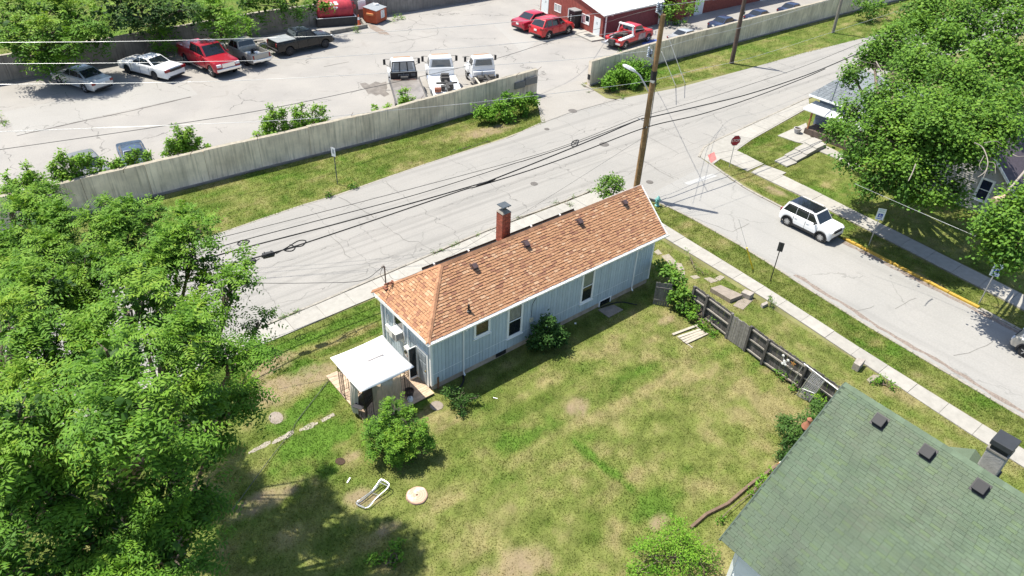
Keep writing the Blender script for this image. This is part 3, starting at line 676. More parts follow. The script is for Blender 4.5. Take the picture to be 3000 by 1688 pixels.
# windows, door, boxes
M_curt = mat('drawn curtain', (.36, .36, .32), .8, .2, 6)
M_shade = mat('lowered window shade', (.22, .24, .18), .8, .15, 4)
w1 = window(house, 'y', 15.65, 16.63, 2.06, 2.99, Y0-.012, -1, M_trim, M_glass, None, .12)
w2 = window(house, 'y', 17.70, 18.70, 1.03, 3.04, Y0-.012, -1, M_trim, M_glass, 'h', .12)
w3 = window(house, 'y', 22.77, 23.72, .96, 3.02, Y0-.012, -1, M_trim, M_glass, 'h', .12)
mb = MB()
for i in range(9): mb.span((17.84+i*.08, Y0-.0265, 2.1+.0*i), (17.89+i*.08, Y0-.025, 2.9))
mb.build('curtain', M_curt, w2)
MB().span((22.9, Y0-.0265, 2.05), (23.58, Y0-.025, 2.9)).build('window_shade', M_shade, w3)
for w in ((15.65, 16.63), (17.70, 18.70), (22.77, 23.72)): MB().span((w[0]-.02, Y0-.06, 3.0), (w[1]+.02, Y0-.0, ZE-.201)).build('head_trim', M_trim, house)
w4 = window(house, 'x', 23.2, 24.19, 1.6, 2.85, X0-.012, -1, M_trim, M_glass, 'h', .1)
ac = MB().span((X0-.46, 23.32, 1.72), (X0+.0, 23.98, 2.18)).build('air_conditioner', mat('air conditioner case', (.72, .71, .66), .55, .06, 4), house, bevel=.015)
mb = MB()
for i in range(7): mb.span((X0-.468, 23.37, 1.76+i*.055), (X0-.461, 23.66, 1.785+i*.055))
for i in range(8): mb.span((X0-.42+i*.05, 23.313, 1.78), (X0-.395+i*.05, 23.319, 2.12))
mb.build('louvre_grille', mat('air conditioner grille', (.10, .10, .10), .6, .1, 4), ac)
door = MB().span((X0-.05, 21.32, .16), (X0-.012, 22.0, 2.06)).build('door', mat('grey door paint', (.27, .31, .34), .5, .06, 3), house)
mb = MB()
for (ya, yb) in ((21.38, 21.63), (21.69, 21.94)):
    for za, zb in ((.28, .85), (.95, 1.45), (1.55, 1.95)): mb.span((X0-.062, ya, za), (X0-.051, yb, zb))
mb.build('door_panel', MATS['grey door paint'], door, bevel=.008)
MB().lathe((X0-.08, 21.39, 1.05), [(.03, -.02), (.035, 0), (.03, .02)], 10, 'x').build('door_knob', mat('brass', (.6, .42, .15), .3, .1, 5, metal=.9), door)
MB().span((X0-.045, 22.0, .14), (X0+.0, 22.12, 2.18)).span((X0-.045, 21.2, .14), (X0+.0, 21.319, 2.18)).span((X0-.044, 21.319, 2.061), (X0, 22.0, 2.18)).build('door_frame', M_trim, house)
storm = MB().span((X0-.075, 22.1, .16), (X0-.046, 22.14, 2.1)).span((X0-.5, 22.15, .16), (X0-.46, 22.18, 2.1)).span((X0-.46, 22.15, 2.05), (X0-.075, 22.18, 2.1)).span((X0-.46, 22.15, .16), (X0-.075, 22.18, .26)).build('storm_door', M_trim, house)
MB().span((X0-.458, 22.16, .262), (X0-.078, 22.17, 2.048)).build('pane', M_glass, storm)
mt = MB().span((X0-.22, 22.62, 1.0), (X0-.012, 23.05, 1.55)).build('electric_panel', mat('painted metal box', (.74, .74, .71), .5, .05, 5), house, bevel=.012)
MB().lathe((X0-.25, 22.83, 1.35), [(.1, -.04), (.1, .03), (.07, .04)], 12, 'x').build('meter_dial', M_glass, mt)
MB().box((X0-.222, 22.75, 1.12), (.006, .07, .05)).build('red_tag', mat('red sticker', (.5, .03, .03), .5, 0), mt)
MB().tube([(X0-.06, 22.83, 1.55), (X0-.06, 22.83, ZE-.1)], .03).tube([(X0-.05, 24.7, .3), (X0-.05, 24.7, 2.4)], .025).tube([(X0-.05, 24.9, .3), (X0-.05, 24.9, 3.1)], .03).build('conduit', M_trim, house)
MB().span((X0-.16, 24.55, 1.35), (X0-.012, 24.85, 1.7)).build('meter_box', MATS['painted metal box'], house, bevel=.01)
MB().span((19.2, Y0-.09, 1.42), (19.4, Y0-.012, 1.68)).build('utility_box', mat('tan utility box', (.52, .50, .38), .5, .05, 5), house, bevel=.01)
MB().tube([(19.3, Y0-.02, 1.68), (19.32, Y0-.02, 2.5), (19.7, Y0-.02, 3.0), (20.1, Y0-.02, 3.1)], .012, 6).tube([(18.85, Y0-.02, 3.05), (19.15, Y0-.02, 2.9)], .01, 6).build('cable', M_black, house)
for a, b in ((17.1, 17.75), (20.95, 21.5)): MB().span((a, Y0+.02, .06), (b, Y0+.045, .32)).build('foundation_vent', M_black, house)
cw = MB().span((24.4, Y0-.02, .02), (24.47, Y0+.045, .45)).span((25.28, Y0-.02, .02), (25.35, Y0+.045, .45)).span((24.47, Y0-.02, .38), (25.28, Y0+.045, .45)).build('cellar_window', M_trim, house)
MB().span((24.472, Y0+.0, .02), (25.278, Y0+.035, .378)).build('pane', M_glass, cw)
MB().tube([(13.55, Y0-.03, .02), (13.55, Y0-.03, .75)], .05).build('standpipe', mat('rusty pipe', (.22, .12, .07), .8, .2, 8), house)
# chimney of single bricks
CX0, CX1, CY0, CY1, CZT = 19.70, 20.23, 24.03, 24.53, 6.12
M_brick = mat('red brick', (.27, .085, .055), .9, .25, 9, rn=.28, bump=.3)
ch = MB().span((CX0+.015, CY0+.015, 2.5), (CX1-.015, CY1-.015, CZT)).build('chimney', mat('mortar', (.30, .25, .22), .95, .15, 8), house)
bx = [None, None]
def brick(cx, cy, cz, L, rot):
    k = 0
    if bx[k] is None:
        me = bpy.data.meshes.new('brick'); t = MB().box((0, 0, 0), (L, .1, .056)); me.from_pydata([tuple(v) for v in t.v], [], t.f); me.materials.append(M_brick); bx[k] = me
    o = link_mesh('brick', bx[k], ch); place(o, Matrix.Translation((cx, cy, cz)) @ Matrix.Rotation(rot, 4, 'Z'))
z = 4.45; row = 0
while z < CZT-.02:
    for side in range(4):
        L = (CX1-CX0) if side in (0, 2) else (CY1-CY0); nb = 3; bl = L/nb
        for i in range(nb):
            a = (i+.5)*bl + (bl*.25 if row % 2 else -.0)*(.5 if i < nb-1 else 0)
            if z < 4.6 and side == 2: continue
            if side == 0: brick(CX0+a, CY0+.04, z, .165, 0)
            elif side == 2: brick(CX0+a, CY1-.04, z, .165, 0)
            elif side == 1: brick(CX0+.04, CY0+a, z, .165, math.pi/2)
            else: brick(CX1-.04, CY0+a, z, .165, math.pi/2)
    z += .068; row += 1
MB().prism([(CX0-.03, CY0-.03, CZT), (CX1+.03, CY0-.03, CZT), (CX1+.03, CY1+.03, CZT), (CX0-.03, CY1+.03, CZT)], [(CX0+.12, CY0+.12, CZT+.14), (CX1-.12, CY0+.12, CZT+.14), (CX1-.12, CY1-.12, CZT+.14), (CX0+.12, CY1-.12, CZT+.14)]).build('chimney_crown', M_conc_old, ch)
M_zinc = mat('dull galvanised sheet', (.10, .115, .125), .5, .15, 6, metal=.5)
mb = MB().lathe(((CX0+CX1)/2, (CY0+CY1)/2, CZT+.1), [(.12, 0), (.12, .2), (.1, .22)], 14)
cx_, cy_ = (CX0+CX1)/2, (CY0+CY1)/2
mb.prism([(cx_-.27, cy_-.27, CZT+.36), (cx_+.27, cy_-.27, CZT+.36), (cx_+.27, cy_+.27, CZT+.36), (cx_-.27, cy_+.27, CZT+.36)], [(cx_-.25, cy_-.25, CZT+.40), (cx_+.25, cy_-.25, CZT+.40), (cx_+.25, cy_+.25, CZT+.40), (cx_-.25, cy_+.25, CZT+.40)])
for sx in (-.15, .15):
    for sy in (-.15, .15): mb.beam((cx_+sx, cy_+sy, CZT+.25), (cx_+sx*1.5, cy_+sy*1.5, CZT+.38), .02, .02)
mb.build('chimney_cap', M_zinc, ch)
# roof vents on the south slope
n_s = Vector((0, -(ZR-ZE), YR-YS)).normalized()
def on_plane(c, x, y, O, nn):
    d = Vector(ray(c, x, y)); o = Vector((0, 0, CAM_Z)); t = (Vector(O)-o).dot(nn)/d.dot(nn); return o+d*t
M_vent = mat('brown vent metal', (.075, .05, .05), .5, .1, 5)
for c, x, y in (('F', 2215, 1225), ('G', 450, 1015), ('G', 955, 805), ('G', 1378, 625)):
    p = on_plane(c, x, y, A_, n_s); eu = Vector((1, 0, 0)); es = es_s.normalized()
    Rm = Matrix((eu, es, n_s)).transposed()
    v = MB().box(p+n_s*.012, (.42, .40, .014), Rm).build('roof_vent', M_vent, roof)
    h = MB(); q = [(-.15, -.13, .02), (.15, -.13, .02), (.15, .15, .02), (-.15, .15, .02)]; r = [(-.13, -.16, .2), (.13, -.16, .2), (.13, .1, .17), (-.13, .1, .17)]
    h.prism([p+Rm @ Vector(a) for a in q], [p+Rm @ Vector(a) for a in r]).build('vent_hood', M_vent, v, bevel=.015)
p = on_plane('J', 2168, 360, A_, n_s)
MB().tube([p-Vector((0, 0, .1)), p+Vector((0, 0, .38))], .055, 10).lathe(p, [(.14, -.04), (.12, .03), (.07, .06)], 12).build('plumbing_vent', M_black, roof)
# service mast at the roof corner
mp = Vector((13.45, 25.2, 3.75))
mb = MB().tube([mp-Vector((0, 0, .6)), mp+Vector((0, 0, 1.0))], .035, 8).tube([mp+Vector((0, 0, 1.0)), mp+Vector((-.05, 0, 1.12)), mp+Vector((-.16, 0, 1.08))], .05, 8)
mb.tube([mp+Vector((-.1, 0, 1.05)), mp+Vector((-.3, -.05, .8)), mp+Vector((-.15, -.1, .4)), mp+Vector((-.05, 0, .2))], .012, 6)
mb.build('service_mast', mat('weathered steel', (.14, .12, .11), .6, .2, 8, metal=.4), house)
M_rust = mat('rust brown metal', (.20, .075, .045), .8, .25, 10)
MB().box(mp+Vector((.1, -.1, .12)), (.5, .06, .05)).box(mp+Vector((.35, -.2, .1)), (.06, .45, .05)).box(mp+Vector((-.05, -.15, -.05)), (.3, .3, .04)).tube([mp+Vector((.4, -.4, .3)), mp+Vector((.3, -.4, -.2))], .03).tube([mp+Vector((.0, -.4, .3)), mp+Vector((.4, -.3, .15))], .03).build('mast_bracket', M_rust, house)

# ---------------- deck and canopy gazebo
M_deck = mat('cedar deck plank', (.44, .33, .235), .85, .2, 5, rn=.16, bump=.25)
deck = thing('deck', 'low wooden deck of pale brown planks under the white canopy', 'deck', (11.4, 22.8, 0))
DP = [(9.62, 20.7), (13.16, 20.72), (13.16, 23.6), (9.62, 25.0)]
MB().ext([(9.68, 20.76), (13.1, 20.78), (13.1, 23.5), (9.68, 24.85)], -.02, .1).build('joists', mat('dark joist wood', (.12, .08, .05), .9, .2, 5), deck)
y = 20.72
while y < 24.9:
    xr = 13.16 if y < 23.5 else 13.16-(y-23.5)*2.4
    if xr > 9.9:
        MB().span((9.62, y, .1), (xr-rnd.uniform(0, .02), y+.128, .135+rnd.uniform(-.004, .004))).build('plank', M_deck, deck)
    y += .138
for i in range(11):     # a lighter edging board course along the west side
    pass
GX0, GX1, GY0, GY1, GZ = 9.42, 12.14, 20.72, 23.5, 2.36
gaz = thing('gazebo', 'white canopy gazebo on black scrollwork posts beside the blue house', 'gazebo', (10.78, 22.1, .135))
M_can = mat('white canopy fabric', (.82, .82, .80), .8, .03, 2.)
N_ = 14; V = []; 
for j in range(N_+1):
    for i in range(N_+1):
        u, v = i/N_, j/N_; e = min(u, 1-u, v, 1-v)*2
        zz = GZ + .26*min(1, e*1.35)**.8 - .05*math.sin(math.pi*u)*(1 if v in (0, 1) else 0) - .05*math.sin(math.pi*v)*(1 if u in (0, 1) else 0)
        V.append((GX0+(GX1-GX0)*u, GY0+(GY1-GY0)*v, zz))
mb = MB().add(V, [(j*(N_+1)+i, j*(N_+1)+i+1, (j+1)*(N_+1)+i+1, (j+1)*(N_+1)+i) for j in range(N_) for i in range(N_)])
can = mb.build('canopy', M_can, gaz, smooth=True)
md = can.modifiers.new('thickness', 'SOLIDIFY'); md.thickness = .012; md.offset = -1
E4 = [(GX0, GY0), (GX1, GY0), (GX1, GY1), (GX0, GY1)]
p0, p1 = gz('J', 1215, 832, GZ+.27), gz('J', 1362, 768, GZ+.27)
MB().beam(p0, p1, .1, .012).build('vent_slit', mat('grey vent mesh', (.22, .21, .21), .8, .1, 20), gaz)
PX0, PX1, PY0, PY1 = GX0+.2, GX1-.2, GY0+.2, GY1-.2
for cx, cy, dx, dy in ((PX0, PY0, 1, 1), (PX1, PY0, -1, 1), (PX0, PY1, 1, -1), (PX1, PY1, -1, -1)):
    mb = MB()
    for a, b in ((0, 0), (.42*dx, 0), (0, .42*dy)): mb.tube([(cx+a, cy+b, .13), (cx+a, cy+b, GZ+.05)], .018, 6)
    for zz in (.3, 1.75, 2.2):
        mb.tube([(cx, cy, zz), (cx+.42*dx, cy, zz)], .011, 5); mb.tube([(cx, cy, zz), (cx, cy+.42*dy, zz)], .011, 5)
    for k in range(1, 4):
        mb.tube([(cx+.105*k*dx, cy, .3), (cx+.105*k*dx, cy, 1.75)], .008, 5); mb.tube([(cx, cy+.105*k*dy, .3), (cx, cy+.105*k*dy, 1.75)], .008, 5)
    for ax in (0, 1):
        for k in range(5):
            zc = 1.83+.08*k if k < 5 else 0; r = .06
            pts = [(cx+(ax == 0)*dx*(.1+.05*(k % 2)*3+r*math.cos(t)), cy+(ax == 1)*dy*(.1+.05*(k % 2)*3+r*math.cos(t)), 1.84+.075*k+r*math.sin(t)) for t in np.linspace(0, 4.6, 7)]
            mb.tube(pts, .011, 5)
    mb.build('scroll_post', mat('black wrought iron', (.025, .018, .016), .5, .15, 6), gaz)
mb = MB()
for a, b in ((0, 1), (1, 2), (2, 3), (3, 0)):
    P4 = [(PX0, PY0), (PX1, PY0), (PX1, PY1), (PX0, PY1)]; mb.tube([(*P4[a], GZ+.04), (*P4[b], GZ+.04)], .018, 6)
mb.build('top_rail', MATS['black wrought iron'], gaz)
M_net = mat('tan mosquito netting', (.50, .42, .31), .9, .1, 6)
nt = M_net.node_tree; tr = nt.nodes.new('ShaderNodeBsdfTransparent'); mx = nt.nodes.new('ShaderNodeMixShader'); mx.inputs[0].default_value = .45
nt.links.new(nt.nodes['Principled BSDF'].outputs[0], mx.inputs[1]); nt.links.new(tr.outputs[0], mx.inputs[2]); nt.links.new(mx.outputs[0], nt.nodes['Material Output'].inputs[0])
def net(a, b, pull, name, m, bot=.25, gather=.0):
    a, b = Vector(a), Vector(b); d = b-a; nv = Vector((d.y, -d.x, 0)).normalized(); nu, nz = 30, 12; V = []
    for j in range(nz+1):
        t = j/nz; z = GZ*(1-t)+bot*t
        for i in range(nu+1):
            u = i/nu; uu = u*(1-gather*t**1.5); sag = pull*math.sin(math.pi*t*.8)*math.sin(math.pi*u)
            V.append(a+d*uu+nv*(.05*math.sin(u*34)*(.3+t)+sag)+Vector((0, 0, z - (.25*math.sin(math.pi*u)*t if gather == 0 else .0))))
    for i, v in enumerate(V): v.z = max(v.z, .15)
    return MB().add(V, [(j*(nu+1)+i, j*(nu+1)+i+1, (j+1)*(nu+1)+i+1, (j+1)*(nu+1)+i) for j in range(nz) for i in range(nu)]).build(name, m, gaz, smooth=179)
net((PX0+.45, PY0, 0), (PX1-.42, PY0, 0), .08, 'netting', M_net, .55)
net((PX0, PY0+1.15, 0), (PX0, PY0+.42, 0), .2, 'netting_drape', mat('bunched pale netting', (.56, .51, .44), .9, .12, 4), .2, .35)
# things on the deck
def grill():
    p = gz('J', 1215, 1290, .135); t = thing('barbecue_grill', 'black covered barbecue grill on the deck corner in front of the gazebo', 'grill', (p.x, p.y, .135), .5)
    k = MATS['black metal']
    MB().prism([(-.45, -.25, .55), (.45, -.25, .55), (.45, .25, .55), (-.45, .25, .55)], [(-.5, -.28, .85), (.5, -.28, .85), (.5, .28, .85), (-.5, .28, .85)]).build('firebox', k, t, world=False, bevel=.03)
    MB().lathe((0, 0, .84), [(.27, -.5), (.27, .5)], 18, 'x').build('lid', k, t, world=False)
    MB().span((-.8, -.24, .8), (-.51, .24, .83)).span((.51, -.24, .8), (.8, .24, .83)).build('side_shelf', mat('dark plastic', (.03, .03, .035), .5, .1, 5), t, world=False)
    for x in (-.4, .4):
        for y in (-.2, .2): MB().tube([(x, y, 0), (x*.9, y, .56)], .022, 6).build('leg', k, t, world=False)
    MB().tube([(-.3, -.3, .95), (.3, -.3, .95)], .016, 6).build('handle', M_zinc, t, world=False)
grill()
p = gz('J', 1612, 1165, .135)
t = thing('planter_pot', 'dark planter pot with a white lid on the deck by the gazebo post', 'pot', (p.x, p.y, .135))
MB().lathe((0, 0, 0), [(.14, 0), (.21, .34), (.23, .35), (.23, .4), (.19, .4), (.17, .3)], 16).build('pot', mat('dark brown glaze', (.05, .035, .03), .3, .1, 6), t, world=False)
MB().lathe((-.12, -.24, .0), [(.13, 0), (.14, .12), (.12, .2), (.02, .24)], 14).build('lid', M_white, t, world=False)
p = gz('J', 1480, 1120, .135)
t = thing('folding_chair', 'pale blue fabric chair behind the gazebo netting', 'chair', (p.x-.2, p.y+.45, .135), -.6)
Mch = mat('pale blue fabric', (.34, .42, .47), .8, .1, 6)
MB().span((-.27, -.25, .4), (.27, .25, .44)).build('seat', Mch, t, world=False); MB().prism([(-.27, .24, .44), (.27, .24, .44), (.27, .28, .44), (-.27, .28, .44)], [(-.27, .40, 1.0), (.27, .40, 1.0), (.27, .43, 1.0), (-.27, .43, 1.0)]).build('backrest', Mch, t, world=False)
for x in (-.25, .25):
    for y in (-.22, .22): MB().tube([(x, y, 0), (x, y, .41)], .015, 6).build('leg', M_black, t, world=False)
# concrete pads by the house
M_pad = mat('weathered pad', (.24, .205, .17), .95, .2, 4, bump=.4)
def pad(label, pts, h, name='concrete_pad', cat='concrete pad', m=None, zb=-.03, group=None):
    c = sum((Vector(p) for p in pts), Vector())/len(pts)
    o = MB().ext([(p[0], p[1]) for p in pts], zb, h).build(name, m or M_pad, None, bevel=.015); tag(o, label, cat, group); return o
pad('grey brown slab lying in the house shadow below the cellar window', [gz('K', *q) for q in ((1130, 350), (1280, 305), (1370, 350), (1235, 425))], .05)
pad('raised rectangular concrete landing in the lawn between fence and sidewalk', [gz('K', *q, .28) for q in ((2195, 140), (2290, 112), (2500, 205), (2385, 250))], .28, 'concrete_landing', 'concrete landing')
pad('flat broken concrete slab beside the raised landing', [gz('K', *q) for q in ((2405, 310), (2480, 240), (2600, 255), (2500, 350))], .04)
M_block = mat('weathered stone block', (.30, .27, .24), .95, .25, 5, bump=.5)
pad('weathered stone block at the sidewalk edge right of the wooden fence', [gz('L', *q, .42) for q in ((970, 845), (1000, 800), (1085, 815), (1030, 880))], .42, 'stone_block', 'stone block', M_block)
pad('stone block at the sidewalk edge beside the broken slab', [gz('L', *q, .35) for q in ((-90, 180), (-55, 150), (35, 185), (-5, 215))], .35, 'stone_block', 'stone block', M_block)
pad('small stone block beside a weed at the sidewalk edge', [gz('L', *q, .2) for q in ((95, 290), (150, 265), (165, 285), (115, 310))], .2, 'stone_block', 'stone block', M_block)
pad('pale concrete flag sunk in the grass near the second stone block', [gz('L', *q) for q in ((1090, 1010), (1150, 965), (1230, 970), (1120, 1045))], .05)
for i, (q, l) in enumerate((([('G', 1660, 1090), ('G', 1700, 1065), ('G', 1740, 1110), ('G', 1700, 1120)], 'stepping stone nearest the house corner at the sidewalk'), ([('G', 1730, 1130), ('G', 1800, 1110), ('G', 1870, 1180), ('G', 1830, 1230)], 'long stepping stone behind the vine covered fence end'),
        ([('G', 1850, 1190), ('G', 1920, 1200), ('G', 1950, 1260), ('G', 1890, 1270)], 'curved stepping stone bordering the vine'), ([('G', 1900, 1280), ('G', 1955, 1275), ('G', 1950, 1340), ('G', 1910, 1340)], 'narrow stepping stone at the end of the vine'),
        ([('G', 2000, 1320), ('G', 2060, 1310), ('G', 2100, 1335), ('G', 2040, 1350)], 'tan flagstone left of the raised landing'), ([('G', 2130, 1340), ('G', 2190, 1330), ('G', 2270, 1365), ('G', 2200, 1385)], 'tan flagstone against the raised landing'),
        ([('G', 2230, 1340), ('G', 2290, 1310), ('G', 2330, 1330), ('G', 2280, 1365)], 'grey flagstone between landing and sidewalk'))):
    pad(l, [gz(*a) for a in q], .03, 'stepping_stone', 'stepping stone', mat('pale flagstone', (.27, .24, .19), .9, .2, 5), group='stones beside the narrow house')
gp = mat('chalky path', (.30, .27, .22), .95, .3, 3); rp = random.Random(4)
for (x0, y0, x1, y1, w, l) in ((90, 290, 300, 185, 26, 'nearest worn patch of the old concrete path beside the large trees'), (310, 195, 520, 90, 30, 'middle worn patch of the old concrete path in the lawn'), (570, 75, 745, 5, 24, 'far worn patch of the old concrete path towards the deck')):
    n = 9; top, bot = [], []
    for i in range(n):
        f = i/(n-1); e = w*(.45+.55*math.sin(math.pi*f))*rp.uniform(.6, 1.3); x, y = x0+(x1-x0)*f, y0+(y1-y0)*f; top.append(gz('N', x, y-e)); bot.append(gz('N', x, y+e))
    pad(l, top+bot[::-1], .012, 'garden_path', 'path', gp, group='patches of the old garden path')
pad('pale chalky slab at the end of the garden path', [gz('J', *q) for q in ((770, 1385), (890, 1320), (910, 1345), (790, 1410))], .02, 'concrete_pad', 'concrete pad', MATS['chalky path'])
pad('round grey flagstone in the grass beside the large trees', [gz('J', 350+70*math.cos(a), 1370+60*math.sin(a)) for a in np.linspace(0, 5.7, 11)], .03, 'stepping_stone', 'stepping stone', M_pad)
pad('round grey flagstone in front of the blue house corner', [gz('J', 1865+65*math.cos(a), 1255+45*math.sin(a)) for a in np.linspace(0, 5.7, 11)], .03, 'stepping_stone', 'stepping stone', M_pad)

# ---------------- concrete walls round the lot
M_wall = mat('board marked wall concrete', (.74, .63, .49), .95, .26, .7, bump=.35, bscale=25, streak=.8, rn=.10)
M_wall2 = mat('sooty wall concrete', (.21, .195, .175), .95, .28, .9, bump=.35, bscale=25, streak=.7, rn=.08)
M_cap_c = mat('wall top concrete', (.30, .27, .215), .95, .25, 3, bump=.4)
def conc_wall(label, pts, h, th, seg, m, lip=.0, gaps=()):
    L = [Vector((p[0], p[1], 0)) for p in pts]; t = thing('concrete_wall', label, 'wall', tuple(L[0]))
    tot = sum((b-a).length for a, b in zip(L, L[1:])); n = max(1, round(tot/seg)); P = []
    for k in range(n+1):
        d = tot*k/n
        for a, b in zip(L, L[1:]):
            l = (b-a).length
            if d <= l+1e-6: P.append(a.lerp(b, min(1, d/l))); break
            d -= l
    for i, (a, b) in enumerate(zip(P, P[1:])):
        u = (b-a).normalized(); nv = Vector((-u.y, u.x, 0)); hh = h+rnd.uniform(-.03, .03); g = .012
        q = [a+u*g, b-u*g, b-u*g+nv*th, a+u*g+nv*th]; off = nv*rnd.uniform(-.012, .012)
        # uneven top: three cuts along the panel
        mb = MB(); prev = None
        for k in range(5):
            w = k/4; p = q[0].lerp(q[1], w)+off; r = q[3].lerp(q[2], w)+off; zt = hh+rnd.uniform(-.02, .02)
            ring = [p+Vector((0, 0, -.05)), p+Vector((0, 0, zt)), r+Vector((0, 0, zt)), r+Vector((0, 0, -.05))]
            if prev:
                mb.mat(0).poly(prev[0], ring[0], ring[1], prev[1]).poly(prev[3], prev[2], ring[2], ring[3]).mat(1).poly(prev[1], ring[1], ring[2], prev[2]).mat(0)
            else: mb.poly(*ring)
            prev = ring
        mb.poly(*prev[::-1]); mb.build('panel', [m, M_cap_c], t)
    mb = MB()
    for a, b in zip(L, L[1:]):
        u = (b-a).normalized(); nv = Vector((-u.y, u.x, 0)); mb.prism([a-nv*.14, b-nv*.14, b-nv*.002, a-nv*.002], [p+Vector((0, 0, .14)) for p in (a-nv*.14, b-nv*.14, b-nv*.002, a-nv*.002)])
    mb.build('footing', mat('stained footing', (.22, .20, .18), .95, .2, 2), t)
    return t
wf = conc_wall('long stained concrete wall with vertical joints between the grass strip and the lot', [(-45, 48.6), (3, 48.15), (16.9, 47.75), (27, 47.35), (42.98, 48.05)], 2.36, .36, 3.85, M_wall)
wr = conc_wall('streaked concrete wall running up the main street beyond the driveway', [(48.8, 46.95), (60, 47.75), (76, 47.85), (99, 47.9), (160, 47)], 2.4, .36, 4.4, M_wall)
wb = conc_wall('dark sooty concrete wall along the back of the lot', [(-60, 76.4), (8.8, 76.9), (19.5, 77.5), (28, 78.5), (54.4, 78.3), (90, 78.9)], 2.4, .4, 5.0, M_wall2)
mb = MB()
for x, l in ((7.2, .3), (11.5, .25), (16.2, .3), (20.4, .35), (23.7, .25), (30.1, .3), (36.8, .45), (40.2, .4), (42.7, .5)): mb.tube([(x, 47.75, 2.25), (x+.04, 47.8, 2.45), (x+l, 47.85, 2.5+l*.3)], .018, 5)
mb.build('rebar', mat('rusty rebar', (.12, .075, .05), .8, .2, 9), wf)
p = gy('B', 1157, 40, 78.3)
tag(MB().span((p.x-.55, 78.12, p.z-.5), (p.x+.45, 78.2, p.z+.45)).build('wall_notice', M_white, None), 'small white notice fixed to the dark back wall above the dumpster', 'sign')
for (a, b, c_, d) in ((345, 800, 435, 815), (445, 760, 550, 775)):
    p0, p1 = gy('C', a, b+5, 47.9), gy('C', c_, d, 47.95)
    tag(MB().span((min(p0.x, p1.x), 47.78, min(p0.z, p1.z)-.02), (max(p0.x, p1.x), 47.95, max(p0.z, p1.z)+.22)).build('wall_plate', mat('grey painted patch', (.19, .18, .17), .9, .15, 5), None), 'dark grey plate on the wall end %s' % ('left of the other plate' if a == 345 else 'nearest the driveway'), 'wall plate', 'grey plates on the wall end')
tag(MB().span((48.72, 46.98, .62), (48.8, 47.25, 1.1)).build('intercom_box', M_black, None), 'small black box on the wall end facing the driveway', 'utility box')

# ---------------- board fence between lawn and verge
M_fence = mat('weathered fence board', (.105, .098, .092), .95, .3, 7, rn=.28, bump=.4)
M_rail = mat('bleached fence rail', (.27, .25, .22), .95, .25, 7, rn=.1, bump=.3)
fence = thing('wooden_fence', 'weathered dark board fence with pale rails between the lawn and the side street', 'fence', (28.2, 17.6, 0))
FP = [Vector((28.42, 17.75, 0)), Vector((28.3, 16.75, 0)), Vector((28.08, 14.96, 0)), Vector((28.0, 13.72, 0)), Vector((27.82, 12.54, 0)), Vector((27.66, 10.28, 0)), Vector((27.48, 7.9, 0)), Vector((27.3, 5.6, 0))]
FH = 1.66
for i, p in enumerate(FP):
    MB().box(p+Vector((-.03, 0, FH/2)), (.13, .13, FH+rnd.uniform(.0, .1))).build('post', M_fence, fence, bevel=.01)
for i, (a, b) in enumerate(zip(FP, FP[1:])):
    u = (b-a).normalized(); nv = Vector((u.y, -u.x, 0))     # nv points to the lawn (west)
    if nv.x > 0: nv = -nv
    front = i == 2; L = (b-a).length; n = round(L/.145)
    for k in range(n):
        c = a+u*((k+.5)*L/n) + nv*(.05 if front else -.08); hb = FH-.03+rnd.uniform(-.035, .03); lean = rnd.uniform(-.012, .012)
        w = L/n-.012
        q = [c-u*w/2+nv*.012, c+u*w/2+nv*.012, c+u*w/2-nv*.012, c-u*w/2-nv*.012]
        MB().prism([v+Vector((0, 0, .04)) for v in q], [v+u*lean+Vector((0, 0, hb)) for v in q]).build('board', mat('pale fence board', (.185, .175, .16), .95, .25, 7, rn=.2, bump=.4) if front else M_fence, fence)
    for zz in (.22, .88, 1.5):
        sag = rnd.uniform(-.03, .03)
        MB().beam(a+nv*(-.03 if front else .0)+Vector((0, 0, zz)), b+nv*(-.03 if front else .0)+Vector((0, 0, zz+sag)), .05, .075).build('rail', M_rail, fence)
# gate leaf leaning by the house
ga, gb = gz('K', 1648, 295), gz('K', 1800, 318)
t = thing('gate_leaf', 'grey board gate leaf standing beside the vine at the house corner', 'gate', tuple((ga+gb)/2))
u = (gb-ga).normalized(); L = (gb-ga).length
for k in range(7):
    c0, c1 = ga+u*(k*L/7+.006), ga+u*((k+1)*L/7-.006); nv = Vector((u.y, -u.x, 0))*.012
    MB().prism([c0-nv, c1-nv, c1+nv, c0+nv], [v+Vector((0, 0, 1.5+rnd.uniform(-.03, .05)))+Vector((.02, .05, 0)) for v in (c0-nv, c1-nv, c1+nv, c0+nv)]).build('board', mat('grey gate board', (.15, .145, .135), .95, .25, 7, rn=.15), t)
for zz in (.35, 1.2): MB().beam(ga+Vector((0, -.03, zz)), gb+Vector((0, -.03, zz)), .03, .09).build('rail', mat('grey gate board'), t)
